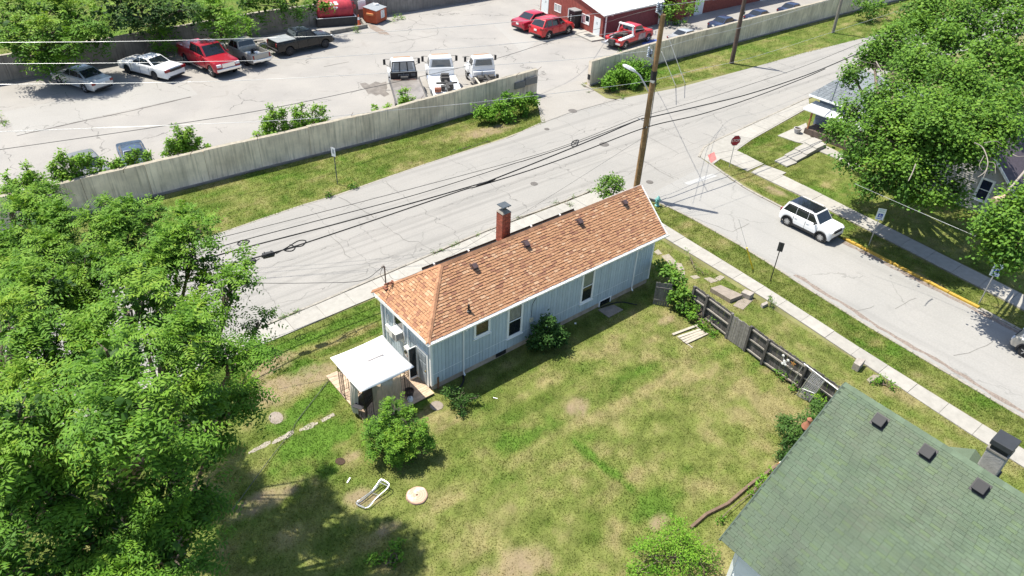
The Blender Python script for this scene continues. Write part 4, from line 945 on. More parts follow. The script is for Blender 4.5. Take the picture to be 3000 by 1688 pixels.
# chain link gate leaning on the fence
M_galv = mat('galvanised tube', (.46, .47, .48), .4, .1, 6, metal=.6)
T0, T1 = gx('L', 500, 855, 27.45), gx('L', 830, 1110, 27.2); B0, B1, B2 = gz('L', 370, 1085, .05), gz('L', 432, 1150, .05), gz('L', 552, 1215, .05)
t = thing('chain_link_gate', 'silver chain link gate panel leaning against the board fence', 'gate', (26.8, 9.2, 0))
def tl(f): return T0.lerp(T1, f)
mb = MB().tube([T0, T1], .03, 8).tube([T0, B0], .02, 8).tube([tl(.28), B1], .026, 8).tube([tl(.62), B2], .026, 8)
mb.tube([tl(.28).lerp(B1, .72), tl(.62).lerp(B2, .62)], .022, 8).build('frame', M_galv, t)
mb = MB()
for k in range(22):
    f = k/21
    a1, a2 = tl(.28+.34*f), B1.lerp(B2, f)
    b1, b2 = tl(.28).lerp(B1, f), tl(.62).lerp(B2, f)
    mb.tube([a1, a2], .005, 4, False); mb.tube([b1, b2], .005, 4, False)
o = mb.build('wire_mesh', M_galv, t); o['kind'] = 'stuff'
# garden ornaments on the fence
pf = gx('L', 318, 825, 27.62)
t = thing('flower_ornament', 'white metal flower ornament hung on the fence boards', 'ornament', tuple(pf))
for dx, dz in ((.14, .22), (-.16, .12), (0, -.05), (-.1, -.2), (.05, -.24), (-.02, -.12)):
    MB().lathe(pf+Vector((0, dx, dz)), [(.02, -.02), (.075, -.01), (.07, .01), (.02, .02)], 8, 'x').build('flower', M_white, t)
MB().tube([pf+Vector((.01, 0, -.28)), pf+Vector((.01, .05, 0)), pf+Vector((.01, .14, .2))], .01, 5).tube([pf+Vector((.01, 0, -.28)), pf+Vector((.01, -.16, .1))], .01, 5).build('stem', M_white, t)
pf = gx('L', 398, 855, 27.62)
t = thing('leaf_ornament', 'rusty orange leaf ornament hung on the fence boards', 'ornament', tuple(pf)); M_or = mat('rusty orange metal', (.40, .19, .05), .7, .2, 8)
mb = MB()
for a in range(5):
    an = a*1.2566+.3; mb.prism([pf+Vector((-.01, .0, 0)), pf+Vector((-.01, .07*math.cos(an-.4), .07*math.sin(an-.4))), pf+Vector((-.01, .15*math.cos(an), .15*math.sin(an))), pf+Vector((-.01, .07*math.cos(an+.4), .07*math.sin(an+.4)))],
             [pf+Vector((.01, .0, 0)), pf+Vector((.01, .07*math.cos(an-.4), .07*math.sin(an-.4))), pf+Vector((.01, .15*math.cos(an), .15*math.sin(an))), pf+Vector((.01, .07*math.cos(an+.4), .07*math.sin(an+.4)))])
mb.build('leaf', M_or, t)

# ---------------- green roofed house
gh = thing('green_roof_house', 'large house with weathered green shingle roof and white lap siding beside the lawn', 'house', (17, 0, 0))
RT = Vector((20.03, 6.09, 8.0)); ED = Vector((-.027, -.9996, 0)); E0 = Vector((14.9, 6.2, 3.72)); LEN = 13.0
run = E0-RT; RB = RT+ED*LEN; EB = E0+ED*LEN; X2 = RT+Vector((5.2, 0, -4.28)); XB = X2+ED*LEN
gdeck = mat('green roof underlay', (.055, .075, .052), .95, .1, 3)
mb = MB().poly(E0, EB, RB, RT).poly(RT, RB, XB, X2).poly(E0, RT, X2).poly(EB, XB, RB).poly(E0, X2, XB, EB)
groof = mb.build('roof', gdeck, gh)
T_GR = [(0.101, 0.138, 0.093), (0.104, 0.141, 0.095), (0.1, 0.134, 0.092), (0.102, 0.136, 0.09), (0.108, 0.144, 0.099), (0.096, 0.129, 0.09), (0.105, 0.144, 0.084), (0.103, 0.132, 0.093), (0.101, 0.136, 0.094), (0.102, 0.138, 0.092)]
M_gsh = mat('green asphalt granules', rough=.92, var=.16, scale=1.1, attr=True, spec=.15, bump=.4, bscale=120)
def soot(m):
    nt = m.node_tree; b = nt.nodes['Principled BSDF']; src = b.inputs['Base Color'].links[0].from_socket; pos = [n for n in nt.nodes if n.type == 'NEW_GEOMETRY'][0].outputs['Position']
    sp = nt.nodes.new('ShaderNodeSeparateXYZ'); nt.links.new(pos, sp.inputs[0])
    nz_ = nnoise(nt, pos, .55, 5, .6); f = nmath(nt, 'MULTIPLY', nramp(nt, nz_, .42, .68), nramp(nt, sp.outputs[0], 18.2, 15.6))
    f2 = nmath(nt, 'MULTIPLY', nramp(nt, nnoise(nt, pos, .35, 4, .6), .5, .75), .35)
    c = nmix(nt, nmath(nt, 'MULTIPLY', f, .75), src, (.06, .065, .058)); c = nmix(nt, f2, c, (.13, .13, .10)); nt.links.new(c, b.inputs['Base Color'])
soot(M_gsh)
esg = RT-E0; SG = esg.length; rg = 62
shingle_roof(groof, E0+Vector((0, 0, .004)), ED, esg, rg, SG/rg, [.3], T_GR, lambda s: (0, LEN), M_gsh, 300, .008, 9, .008, (0, .002, .005))
shingle_roof(groof, XB+Vector((0, 0, .004)), -ED, RT-X2, 30, (RT-X2).length/30, [.5], T_GR, lambda s: (0, LEN), M_gsh, 0, .012, 10, .01)
M_gcap = mat('green ridge cap', (.11, .15, .10), .9, .12, 8, rn=.15)
def gcaps(a, b, step):
    a, b = Vector(a), Vector(b); d = (b-a).normalized()
    for i in range(int((b-a).length/step)):
        p, q = a+d*(i*step), a+d*(i*step+step*1.1)
        l, r = run.normalized()*.15, (X2-RT).normalized()*.15; up = Vector((0, 0, .03))
        MB().prism([p+l, p, p+r, p+r+up, p+up*2, p+l+up], [q+l, q, q+r, q+r+up*.7, q+up*1.6, q+l+up*.7]).build('ridge_cap', M_gcap, groof)
gcaps(RT, RB, .3)
MB().beam(E0+Vector((0, .02, -.07)), RT+Vector((0, .02, -.07)), .05, .14).beam(X2+Vector((0, .02, -.07)), RT+Vector((0, .02, -.07)), .05, .14).build('rake_board', mat('dark green rake trim', (.06, .085, .065), .8, .1, 4), gh)
M_lap = mat('white lap siding', (.74, .77, .80), .6, .04, 3, rn=.03)
gx0, gy0 = 15.42, 5.78
MB().prism([(gx0+.05, gy0-.04, -.02), (24.7, gy0-.04, -.02), (24.5, gy0-12, -.02), (gx0-.3, gy0-12, -.02)], [(gx0+.05, gy0-.04, 4.05), (24.7, gy0-.04, 4.05), (24.5, gy0-12, 4.05), (gx0-.3, gy0-12, 4.05)]).poly((gx0+.3, gy0-.06, 4.0), (24.6, gy0-.06, 4.0), (20.03, gy0-.06, 7.7)).build('wall', mat('grey sheathing', (.35, .37, .40), .8, .1, 3), gh)
gwall = [o for o in gh.children if o.name.startswith('wall')][0]
M_crn = M_trim
zz = .1
while zz < 3.95:
    a, b = Vector((gx0+.05, gy0-.12, zz)), Vector((gx0+.05, gy0-.12, zz))+ED*11.6
    MB().prism([a+Vector((.02, 0, 0)), b+Vector((.02, 0, 0)), b+Vector((-.035, 0, 0)), a+Vector((-.035, 0, 0))], [v+Vector((0, 0, .19)) for v in (a+Vector((.02, 0, 0)), b+Vector((.02, 0, 0)), b+Vector((-.012, 0, 0)), a+Vector((-.012, 0, 0)))]).build('siding_board', M_lap, gwall)
    MB().prism([(gx0+.12, gy0-.06, zz), (24.6, gy0-.06, zz), (24.6, gy0-.005, zz), (gx0+.12, gy0-.005, zz)], [(gx0+.12, gy0-.06, zz+.19), (24.6, gy0-.06, zz+.19), (24.6, gy0-.03, zz+.19), (gx0+.12, gy0-.03, zz+.19)]).build('siding_board', M_lap, gwall)
    zz += .196
MB().span((gx0-.0, gy0-.12, -.02), (gx0+.13, gy0+.02, 4.0)).build('corner_trim', M_trim, gh)
ng = run.cross(ED).normalized(); ng = ng if ng.z > 0 else -ng
for c, x, y in (('L', 1215, 1400), ('P', 1665, 285), ('P', 2165, 615)):
    p = on_plane(c, x, y, E0, ng); es = -run.normalized(); eu = ED; Rm = Matrix((eu, es, ng)).transposed()
    v = MB().box(p+ng*.02, (.44, .44, .014), Rm).build('roof_vent', M_black, groof)
    MB().prism([p+Rm @ Vector(a) for a in ((-.165, -.165, .025), (.165, -.165, .025), (.165, .165, .025), (-.165, .165, .025))], [p+Rm @ Vector(a) for a in ((-.18, -.18, .18), (.18, -.18, .18), (.18, .165, .18), (-.18, .165, .18))]).build('vent_hood', mat('black vent plastic', (.009, .010, .013), .55, .1, 5), v, bevel=.02)
# its chimney and the little street side gable
cxm, cym = 21.6, 1.63
gch = MB().span((cxm-.28, cym-.28, 4), (cxm+.28, cym+.3, 7.62)).build('chimney', mat('grey stucco chimney', (.33, .32, .31), .95, .25, 2.5, bump=.6, bscale=18), gh, bevel=.03)
MB().span((cxm-.3, cym-.3, 7.62), (cxm+.3, cym+.32, 7.74)).build('chimney_crown', M_conc_old, gch, bevel=.03)
MB().span((cxm-.26, cym-.24, 7.74), (cxm+.26, cym+.26, 7.92)).build('flue', M_black, gch)
MB().span((cxm-.34, cym-.3, 7.92), (cxm+.34, cym+.32, 8.12)).build('chimney_cap', mat('black coated cap', (.035, .037, .04), .45, .1, 5), gch, bevel=.02)
MB().span((cxm-.32, cym-.33, 6.2), (cxm+.32, cym+.36, 6.72)).build('flashing', M_black, gch)
q = [Vector(v) for v in ((20.8, 2.12, 7.12), (21.7, 2.2, 7.12), (21.75, 2.95, 6.55), (21.0, 3.0, 6.62), (21.75, 1.4, 6.55), (20.95, 1.35, 6.6))]
MB().poly(q[0], q[1], q[2], q[3]).poly(q[1], q[0], q[5], q[4]).poly(q[1], q[4], q[2]).build('porch_gable', M_gsh, gh)
o = [x for x in gh.children if x.name.startswith('porch_gable')][0]
a_ = o.data.attributes.new('col', 'FLOAT_COLOR', 'FACE'); a_.data.foreach_set('color', [.103, .137, .093, 1]*len(o.data.polygons))

# ---------------- red metal workshop and its neighbours
M_redm = mat('red ribbed metal', (.27, .065, .05), .6, .15, 2, rn=.04, streak=.12)
M_redd = mat('maroon ribbed metal', (.16, .035, .045), .6, .12, 2, rn=.04)
M_roofw = mat('white metal roof', (.80, .80, .79), .5, .04, 1)
rb = thing('metal_workshop', 'red ribbed metal workshop with a white roof and white framed windows across the lot', 'workshop', (61, 57.6, 0))
SW, NW, SE = Vector((60.92, 57.45, 0)), Vector((62.4, 70.0, 0)), Vector((71.4, 58.1, 0)); wv = (NW-SW).normalized(); sv = (SE-SW).normalized(); LW, LS = (NW-SW).length, (SE-SW).length
HE, HR = 2.66, 3.75
def rz(d): return HE+(HR-HE)*min(d, LW-d)/(LW/2)
NE_ = NW+sv*LS
UP = lambda v, z: Vector((v.x, v.y, z))
core = MB().prism([SW, SE, NE_, NW], [UP(SW, HE-.05), UP(SE, HE-.05), UP(NE_, HE-.05), UP(NW, HE-.05)]).poly(UP(SW, HE-.06), UP(NW, HE-.06), UP((SW+NW)/2, HR-.06)).build('wall', M_redd, rb)
n = int(LW/.3)
for i in range(n):
    a, b = SW+wv*(i*LW/n), SW+wv*((i+1)*LW/n); dn = Vector((-wv.y, wv.x, 0)); am, bm_ = a+wv*.05, b-wv*.05; o1 = dn*.03; zt0, zt1 = rz(i*LW/n), rz((i+1)*LW/n)
    MB().prism([a+dn*.004, b+dn*.004, bm_+o1, am+o1], [UP(a+dn*.004, zt0-.02), UP(b+dn*.004, zt1-.02), UP(bm_+o1, zt1-.02), UP(am+o1, zt0-.02)]).build('siding_panel', M_redm, core)
n = int(LS/.3)
for i in range(n):
    a, b = SW+sv*(i*LS/n), SW+sv*((i+1)*LS/n); dn = Vector((sv.y, -sv.x, 0)); am, bm_ = a+sv*.05, b-sv*.05
    MB().prism([a+dn*.004, b+dn*.004, bm_+dn*.03, am+dn*.03], [UP(v, HE-.06) for v in (a+dn*.004, b+dn*.004, bm_+dn*.03, am+dn*.03)]).build('siding_panel', M_redd, core)
ov = -sv*.25; ov2 = -wv*.3; rd = (SW+NW)/2
mb = MB()
for side in (0, 1):
    e0 = (SW+ov+ov2) if side == 0 else (NW+ov-ov2); e1 = e0+sv*(LS+.5); r0 = rd+ov; r1 = r0+sv*(LS+.5); zz = HE-.12
    mb.prism([UP(e0, zz), UP(e1, zz), UP(r1, HR), UP(r0, HR)], [UP(e0, zz+.12), UP(e1, zz+.12), UP(r1, HR+.12), UP(r0, HR+.12)])
rr = mb.build('roof', M_roofw, rb)
mb = MB()
for k in range(1, 22):
    a = SW+ov+ov2+sv*(k*LS/21.5); b = rd+ov+sv*(k*LS/21.5); mb.beam(UP(a, HE+.012), UP(b, HR+.132), .05, .03)
mb.build('roof_ribs', M_roofw, rr)
MB().beam(UP(SW+ov+ov2, HE-.1), UP(SE-ov+ov2, HE-.1), .12, .12).build('gutter', mat('grey gutter', (.42, .42, .41), .5, .1, 3), rb)
dnw = Vector((-wv.y, wv.x, 0))
def wbox(a0, a1, z0, z1, d0, d1):
    q = [SW+wv*a0+dnw*d0, SW+wv*a1+dnw*d0, SW+wv*a1+dnw*d1, SW+wv*a0+dnw*d1]; return [UP(v, z0) for v in q], [UP(v, z1) for v in q]
def wall_window(a0, a1, z0, z1, dark=False):
    w = MB()
    for f in ((a0, a0+.07, z0, z1), (a1-.07, a1, z0, z1), (a0+.07, a1-.07, z0, z0+.07), (a0+.07, a1-.07, z1-.07, z1), ((a0+a1)/2-.03, (a0+a1)/2+.03, z0+.07, z1-.07)): w.prism(*wbox(*f, 0, .07))
    w = w.build('window', M_white, rb)
    MB().prism(*wbox(a0+.07, (a0+a1)/2-.03, z0+.07, z1-.07, .0, .045)).build('pane', M_glass if dark else mat('blinds behind glass', (.40, .41, .40), .3, .08, 3), w)
    MB().prism(*wbox((a0+a1)/2+.03, a1-.07, z0+.07, z1-.07, .0, .045)).build('pane', mat('poster behind glass', (.36, .20, .22), .4, .5, 5) if dark else MATS['blinds behind glass'], w)
    return w
yy = lambda Y: (Y-SW.y)/wv.y
wall_window(yy(65.55), yy(66.95), .85, 1.75); wall_window(yy(62.85), yy(64.1), .75, 1.7)
ww = wall_window(yy(59.9), yy(61.4), .85, 1.9, True)
MB().prism(*wbox(yy(60.0), yy(60.6), .95, 1.2, .046, .05)).build('notice', M_white, ww)
for Y0_, Y1_ in ((57.95, 59.0), (68.3, 69.7)):
    d = MB().prism(*wbox(yy(Y0_), yy(Y1_), .05, 2.1, .0, .075)).build('door', mat('pale grey door', (.66, .69, .69), .5, .05, 3), rb)
    MB().prism(*wbox(yy(Y0_)-.06, yy(Y0_), .05, 2.16, 0, .06)).prism(*wbox(yy(Y1_), yy(Y1_)+.06, .05, 2.16, 0, .06)).build('door_frame', M_white, d)
    mb = MB()
    for k in range(3): mb.prism(*wbox(yy(Y0_)+.35, yy(Y0_)+.7, 1.35+k*.1, 1.38+k*.1, .075, .08))
    mb.build('door_notice', mat('dark print', (.12, .12, .12), .6, 0), d)
vb = MB().prism(*wbox(yy(61.55), yy(62.75), 0, 2.1, .04, .95)).build('entrance_porch', M_black, rb)
MB().prism(*wbox(yy(61.45), yy(62.85), 2.1, 2.2, .04, 1.1)).build('porch_roof', mat('grey porch roof', (.22, .22, .22), .7, .1, 3), vb)
mb = MB()
for k in range(5): mb.prism(*wbox(yy(62.3)-.05, yy(62.3)+.06, .7+k*.2, .8+k*.2, .951, .956))
mb.build('vertical_lettering', M_white, vb)
for c in ((SW+sv*.35, .1), (SE-sv*.1, .08)):
    MB().box(UP(c[0]+Vector((sv.y, -sv.x, 0))*.09, 1.28), (.14, .1, 2.55)).build('downspout', M_white, rb)
MB().box(UP(SW+sv*1.3+Vector((sv.y, -sv.x, 0))*.12, 2.42), (.25, .18, .12)).build('wall_lamp', M_white, rb)
o = MB().ext([tuple((SW+wv*(-.6)+dnw*.0)[:2]), tuple((SW+wv*(-.6)+dnw*1.9)[:2]), tuple((SW+wv*4.6+dnw*1.9)[:2]), tuple((SW+wv*4.6)[:2])], 0, .16).build('door_step', M_conc, None, bevel=.03); tag(o, 'low concrete step along the workshop entrance beside the red sport utility', 'step')
o = MB().ext([tuple((SW+wv*10.6)[:2]), tuple((SW+wv*10.6+dnw*1.7)[:2]), tuple((SW+wv*13.2+dnw*1.7)[:2]), tuple((SW+wv*13.2)[:2])], 0, .14).build('door_step', M_conc, None, bevel=.03); tag(o, 'low concrete step at the far workshop door behind the red sedan', 'step')
for a0, a1, d1, l in ((.55, 1.75, 1.3, 'dark doormat on the step by the near white workshop door'), (11, 12.5, 1.3, 'dark doormat at the far white workshop door')):
    b, tq = wbox(a0, a1, .17, .19, .5, d1); tag(MB().prism(b, tq).build('doormat', mat('dark doormat', (.07, .07, .07), .95, .2, 9), None), l, 'doormat')
# brick building further right
M_bb = mat('dark red brickwork', (.21, .06, .045), .9, .25, 3, bump=.4, bscale=18)
bb = thing('brick_building', 'long dark red brick building behind weeds right of the workshop', 'building', (74, 57.5, 0))
MB().span((73.9, 58.3, -.02), (110, 66, 5)).span((73.9, 57.7, -.02), (75.6, 58.3, 4.6)).build('wall', M_bb, bb)
MB().span((73.6, 58.0, 5.0), (110.3, 66.3, 5.2)).build('roof', mat('grey flat roof', (.3, .3, .3), .9, .1, 2), bb)
for x in (78.5, 93): 
    d = MB().span((x, 58.2, 0), (x+1.5, 58.295, 2.6)).build('door', mat('pale grey door'), bb); MB().span((x-.1, 58.22, 0), (x, 58.298, 2.7)).span((x+1.5, 58.22, 0), (x+1.6, 58.298, 2.7)).build('door_frame', M_white, d)
for x in (82, 87): window(bb, 'y', x, x+2, 1.5, 2.8, 58.3, -1, M_white, M_glass, 'v', .1)
mb = MB()
br = None
sh = thing('lean_to_shed', 'open dark lean-to with a pale post between workshop and brick building', 'shed', (72.5, 58, 0))
MB().span((71.6, 60.5, -.02), (73.8, 62, 3.2)).build('back_wall', mat('dark lean-to wall', (.035, .033, .035), .9, .2, 3), sh)
MB().span((71.5, 57.9, 3.2), (73.85, 62, 3.3)).build('roof', mat('grey corrugated sheet', (.36, .37, .36), .6, .1, 3), sh)
MB().span((71.62, 57.95, 0), (71.78, 58.1, 3.2)).build('post', M_white, sh)
# ---------------- houses on the right
hs = thing('porch_house', 'blue grey house with grey hip roof and a wooden porch behind the big maple tree', 'house', (57.5, 24, 0))
M_hs = mat('slate blue lap siding', (.14, .17, .22), .7, .1, 3, rn=.06); M_rs = mat('grey asphalt shingle', (.16, .18, .20), .9, .2, 6, rn=.1)
MB().span((58.0, 19.5, -.02), (64, 28.4, 3.0)).build('wall', M_hs, hs)
hw = [o for o in hs.children][0]
zz = .15
while zz < 2.9:
    MB().span((57.94, 19.5, zz), (57.995, 28.4, zz+.165)).build('siding_board', M_hs, hw); zz += .18
e = [Vector((57.3, 29.15, 3.02)), Vector((57.3, 18.8, 3.02)), Vector((64.6, 18.8, 3.02)), Vector((64.6, 29.15, 3.02))]; ra, rb_ = Vector((58.6, 28.05, 4.3)), Vector((58.6, 20, 4.3)); rc, rd_ = Vector((63.3, 20, 4.3)), Vector((63.3, 28.05, 4.3))
hr = MB().poly(e[0], e[1], rb_, ra).poly(e[3], e[0], ra, rd_).poly(e[2], e[3], rd_, rc).poly(e[1], e[2], rc, rb_).poly(ra, rb_, rc, rd_).poly(e[0], e[3], e[2], e[1]).build('roof', M_rs, hs)
d = (ra-e[0]); dl = (rb_-ra)
for r in range(9):
    for k in range(26):
        f0, f1 = r/9, (r+1.15)/9; w0 = k/26; w1 = (k+1)/26-.002
        A0, B0_ = e[0].lerp(ra, f0), e[1].lerp(rb_, f0); A1, B1_ = e[0].lerp(ra, min(1, f1)), e[1].lerp(rb_, min(1, f1)); up = Vector((0, 0, .02))
        if k < 14: MB().prism([A0.lerp(B0_, w0), A0.lerp(B0_, w1), A1.lerp(B1_, w1), A1.lerp(B1_, w0)], [A0.lerp(B0_, w0)+up*1.6, A0.lerp(B0_, w1)+up*1.6, A1.lerp(B1_, w1)+up*.7, A1.lerp(B1_, w0)+up*.7]).build('shingle', M_rs, hr)
MB().beam(e[0]+Vector((-.03, 0, -.06)), e[1]+Vector((-.03, 0, -.06)), .1, .14).build('gutter', M_trim, hs)
MB().prism([(56.3, 28.8, 2.1), (58, 28.8, 2.35), (58, 20, 2.35), (56.3, 20, 2.1)], [(56.3, 28.8, 2.18), (58, 28.8, 2.43), (58, 20, 2.43), (56.3, 20, 2.18)]).build('porch_roof', mat('pale porch roof', (.55, .56, .56), .7, .1, 2), hs)
MB().beam((56.25, 28.8, 2.1), (56.25, 20, 2.1), .1, .14).build('porch_gutter', M_trim, hs)
MB().span((56.3, 20, -.02), (57.99, 28.2, .55)).build('porch_floor', mat('dark porch boards', (.10, .075, .06), .8, .2, 4), hs)
M_orw = mat('orange stained wood', (.36, .16, .07), .7, .15, 5)
for y in (28.0, 26.2, 24.4, 22.6, 20.4): MB().span((56.34, y-.06, .55), (56.46, y+.06, 2.1)).build('porch_post', M_orw, hs)
for z in (.62, .95): MB().span((56.36, 20.4, z), (56.44, 26.2, z+.1)).build('porch_rail', mat('pale porch rail', (.40, .31, .24), .8, .15, 5), hs)
MB().tube([(59.3, 27.6, 4.2), (59.3, 27.6, 5.0)], .05, 8).build('vent_pipe', M_zinc, hr)
# concrete steps up to the porch
st = thing('concrete_steps', 'flight of five broad pale concrete steps climbing to the porch house', 'steps', (51, 24.6, 0))
S0 = [gz('H', *q) for q in ((100, 300), (235, 215), (440, 270), (345, 165), (530, 205), (430, 105), (620, 120), (510, 60), (715, 75), (590, 15))]
cells = [((10, 330), (130, 265), (335, 340), (215, 395)), ((225, 225), (320, 180), (435, 245), (340, 280)), ((318, 170), (412, 120), (530, 178), (435, 228)), ((412, 110), (506, 62), (622, 118), (530, 170)), ((506, 52), (598, 8), (712, 72), (622, 112))]
for i, q in enumerate(cells):
    z = .03+.09*i if i else .07
    MB().ext([tuple(gz('H', *a, z))[:2] for a in q], -.02, z).build('step', M_conc, st, bevel=.012)
pad('pale concrete patio strip along the foot of the porch house', [gz(*q) for q in (('D', 250, 1285), ('D', 520, 1165), ('D', 560, 1300), ('D', 700, 1330), ('H', 500, 75), ('H', 430, 60))], .075, 'patio', 'patio', M_conc)
pad('narrow concrete strip below the porch rail', [gz('H', *q) for q in ((620, 135), (710, 95), (880, 180), (1030, 290), (960, 320), (820, 220))], .075, 'patio', 'patio', M_conc)
p = gz('D', 430, 1262)
t = thing('flower_pot', 'small grey flower pot standing on the patio of the porch house', 'pot', tuple(p)); MB().lathe((0, 0, 0), [(.2, 0), (.3, .42), (.34, .44), (.34, .52), (.27, .52), (.25, .4)], 16).build('pot', mat('grey stoneware', (.38, .36, .35), .7, .15, 6), t, world=False)
MB().lathe((0, 0, .43), [(.255, 0), (.05, .03)], 14).build('soil', mat('potting soil', (.06, .045, .03), .95, .2, 9), t, world=False)
h2 = thing('grey_house', 'grey lap sided house with dark purple roof under the trees at the right', 'house', (57, 13.2, 0))
M_g2 = mat('warm grey lap siding', (.36, .35, .33), .7, .08, 3, rn=.05); M_r2 = mat('dark plum shingle', (.07, .058, .075), .9, .2, 5)
RK_ = gx('H', 2310, 210, 54.2); EV = gx('H', 2420, 410, 54.2); sl = (RK_.z-EV.z)/(RK_.y-EV.y); YE = 10.6; ZEv = EV.z+sl*(YE-EV.y); YRg = 14.6; ZRg = EV.z+sl*(YRg-EV.y)
MB().prism([(54.4, YE+.3, -.02), (66, YE+.3, -.02), (66, 2*YRg-YE-.3, -.02), (54.4, 2*YRg-YE-.3, -.02)], [(54.4, YE+.3, ZEv+.1), (66, YE+.3, ZEv+.1), (66, 2*YRg-YE-.3, ZEv+.1), (54.4, 2*YRg-YE-.3, ZEv+.1)]).poly((54.4, YE+.3, ZEv+.1), (54.4, 2*YRg-YE-.3, ZEv+.1), (54.4, YRg, ZRg-.1)).build('wall', M_g2, h2)
hw = h2.children[0]; z = .1
while z < ZRg-.3:
    y0_ = YE+.3 if z < ZEv else YE+.3+(z-ZEv)/sl; 
    MB().prism([(54.34, y0_, z), (54.4, y0_, z), (54.4, 2*YRg-y0_, z), (54.34, 2*YRg-y0_, z)], [(54.37, y0_, z+.14), (54.4, y0_, z+.14), (54.4, 2*YRg-y0_, z+.14), (54.37, 2*YRg-y0_, z+.14)]).build('siding_board', M_g2, hw); z += .15
MB().prism([(54.1, YE, ZEv), (66.3, YE, ZEv), (66.3, YRg, ZRg), (54.1, YRg, ZRg)], [(54.1, YE, ZEv+.12), (66.3, YE, ZEv+.12), (66.3, YRg, ZRg+.12), (54.1, YRg, ZRg+.12)]).prism([(54.1, 2*YRg-YE, ZEv), (66.3, 2*YRg-YE, ZEv), (66.3, YRg, ZRg), (54.1, YRg, ZRg)], [(54.1, 2*YRg-YE, ZEv+.12), (66.3, 2*YRg-YE, ZEv+.12), (66.3, YRg, ZRg+.12), (54.1, YRg, ZRg+.12)]).build('roof', M_r2, h2)
MB().beam((54.06, YE, ZEv+.02), (54.06, YRg, ZRg+.02), .05, .16).beam((54.06, 2*YRg-YE, ZEv+.02), (54.06, YRg, ZRg+.02), .05, .16).build('rake_board', M_trim, h2)
window(h2, 'x', 12.62, 13.55, .92, 2.6, 54.34, -1, M_trim, mat('blue black glass', (.015, .02, .05), .08, .2, 2, spec=.7), 'h', .14)
# ================================================================== VEHICLES
def paint(name, col, rough=.3, metal=0., coat=.6, var=.03): return mat(name, col, rough, var, 2., metal=metal, coat=coat)
M_tyre = mat('tyre rubber', (.022, .022, .023), .85, .2, 8); M_rim = mat('alloy rim', (.55, .56, .57), .3, .06, 6, metal=.7); M_rimd = mat('dark rim', (.05, .05, .055), .4, .1, 6, metal=.4)
M_auto = mat('car glass', (.012, .016, .02), .05, .3, 1.2, spec=.8); M_chrome = mat('chrome trim', (.7, .7, .71), .15, .05, 6, metal=.9)
M_lamp = mat('clear lamp lens', (.62, .64, .66), .12, .1, 9, spec=.7); M_tail = mat('red lamp lens', (.20, .008, .010), .2, .1, 9, spec=.6); M_clad = mat('black plastic cladding', (.03, .03, .032), .6, .1, 6)
M_plate = mat('licence plate', (.70, .72, .70), .5, .06, 20); M_under = mat('underbody', (.012, .012, .012), .9, 0)
def lin(P, x):
    if x <= P[0][0]: return P[0][1]
    for a, b in zip(P, P[1:]):
        if x <= b[0]: return a[1]+(b[1]-a[1])*(x-a[0])/(b[0]-a[0]) if b[0] > a[0] else b[1]
    return P[-1][1]
def wheel(t, x, y, r, w, s, m_rim, spokes=5, dual=False):
    out = 1 if y > 0 else -1; c = Vector((x, y, r))
    wv_ = MB().lathe(c*s, [(r*.60*s, -w/2*s), (r*.93*s, -w/2*s), (r*s, -w*.36*s), (r*s, w*.36*s), (r*.93*s, w/2*s), (r*.60*s, w/2*s)], 20, 'y').build('wheel', M_tyre, t, world=False, smooth=35)
    mb = MB().lathe(c*s+Vector((0, out*w*.30*s, 0)), [(r*.64*s, -.02*s), (r*.66*s, out*.10*w*s), (r*.58*s, out*.10*w*s), (r*.54*s, 0), (.02*s, .0)], 20, 'y', False)
    for k in range(spokes):
        a = 2*math.pi*k/spokes+.3; d = Vector((math.cos(a), 0, math.sin(a))); p = c*s+Vector((0, out*w*.40*s, 0))
        mb.beam(p+d*r*.08*s, p+d*r*.6*s, .05*s, r*.17*s, (0, 1, 0))
    mb.lathe(c*s+Vector((0, out*w*.42*s, 0)), [(r*.14*s, -.02), (r*.12*s, .02)], 10, 'y')
    mb.build('rim', m_rim, wv_, world=False, smooth=35)
    MB().lathe(c*s+Vector((0, out*w*.26*s, 0)), [(r*.6*s, -.01), (r*.6*s, .01)], 18, 'y').build('brake_disc', M_under, wv_, world=False)
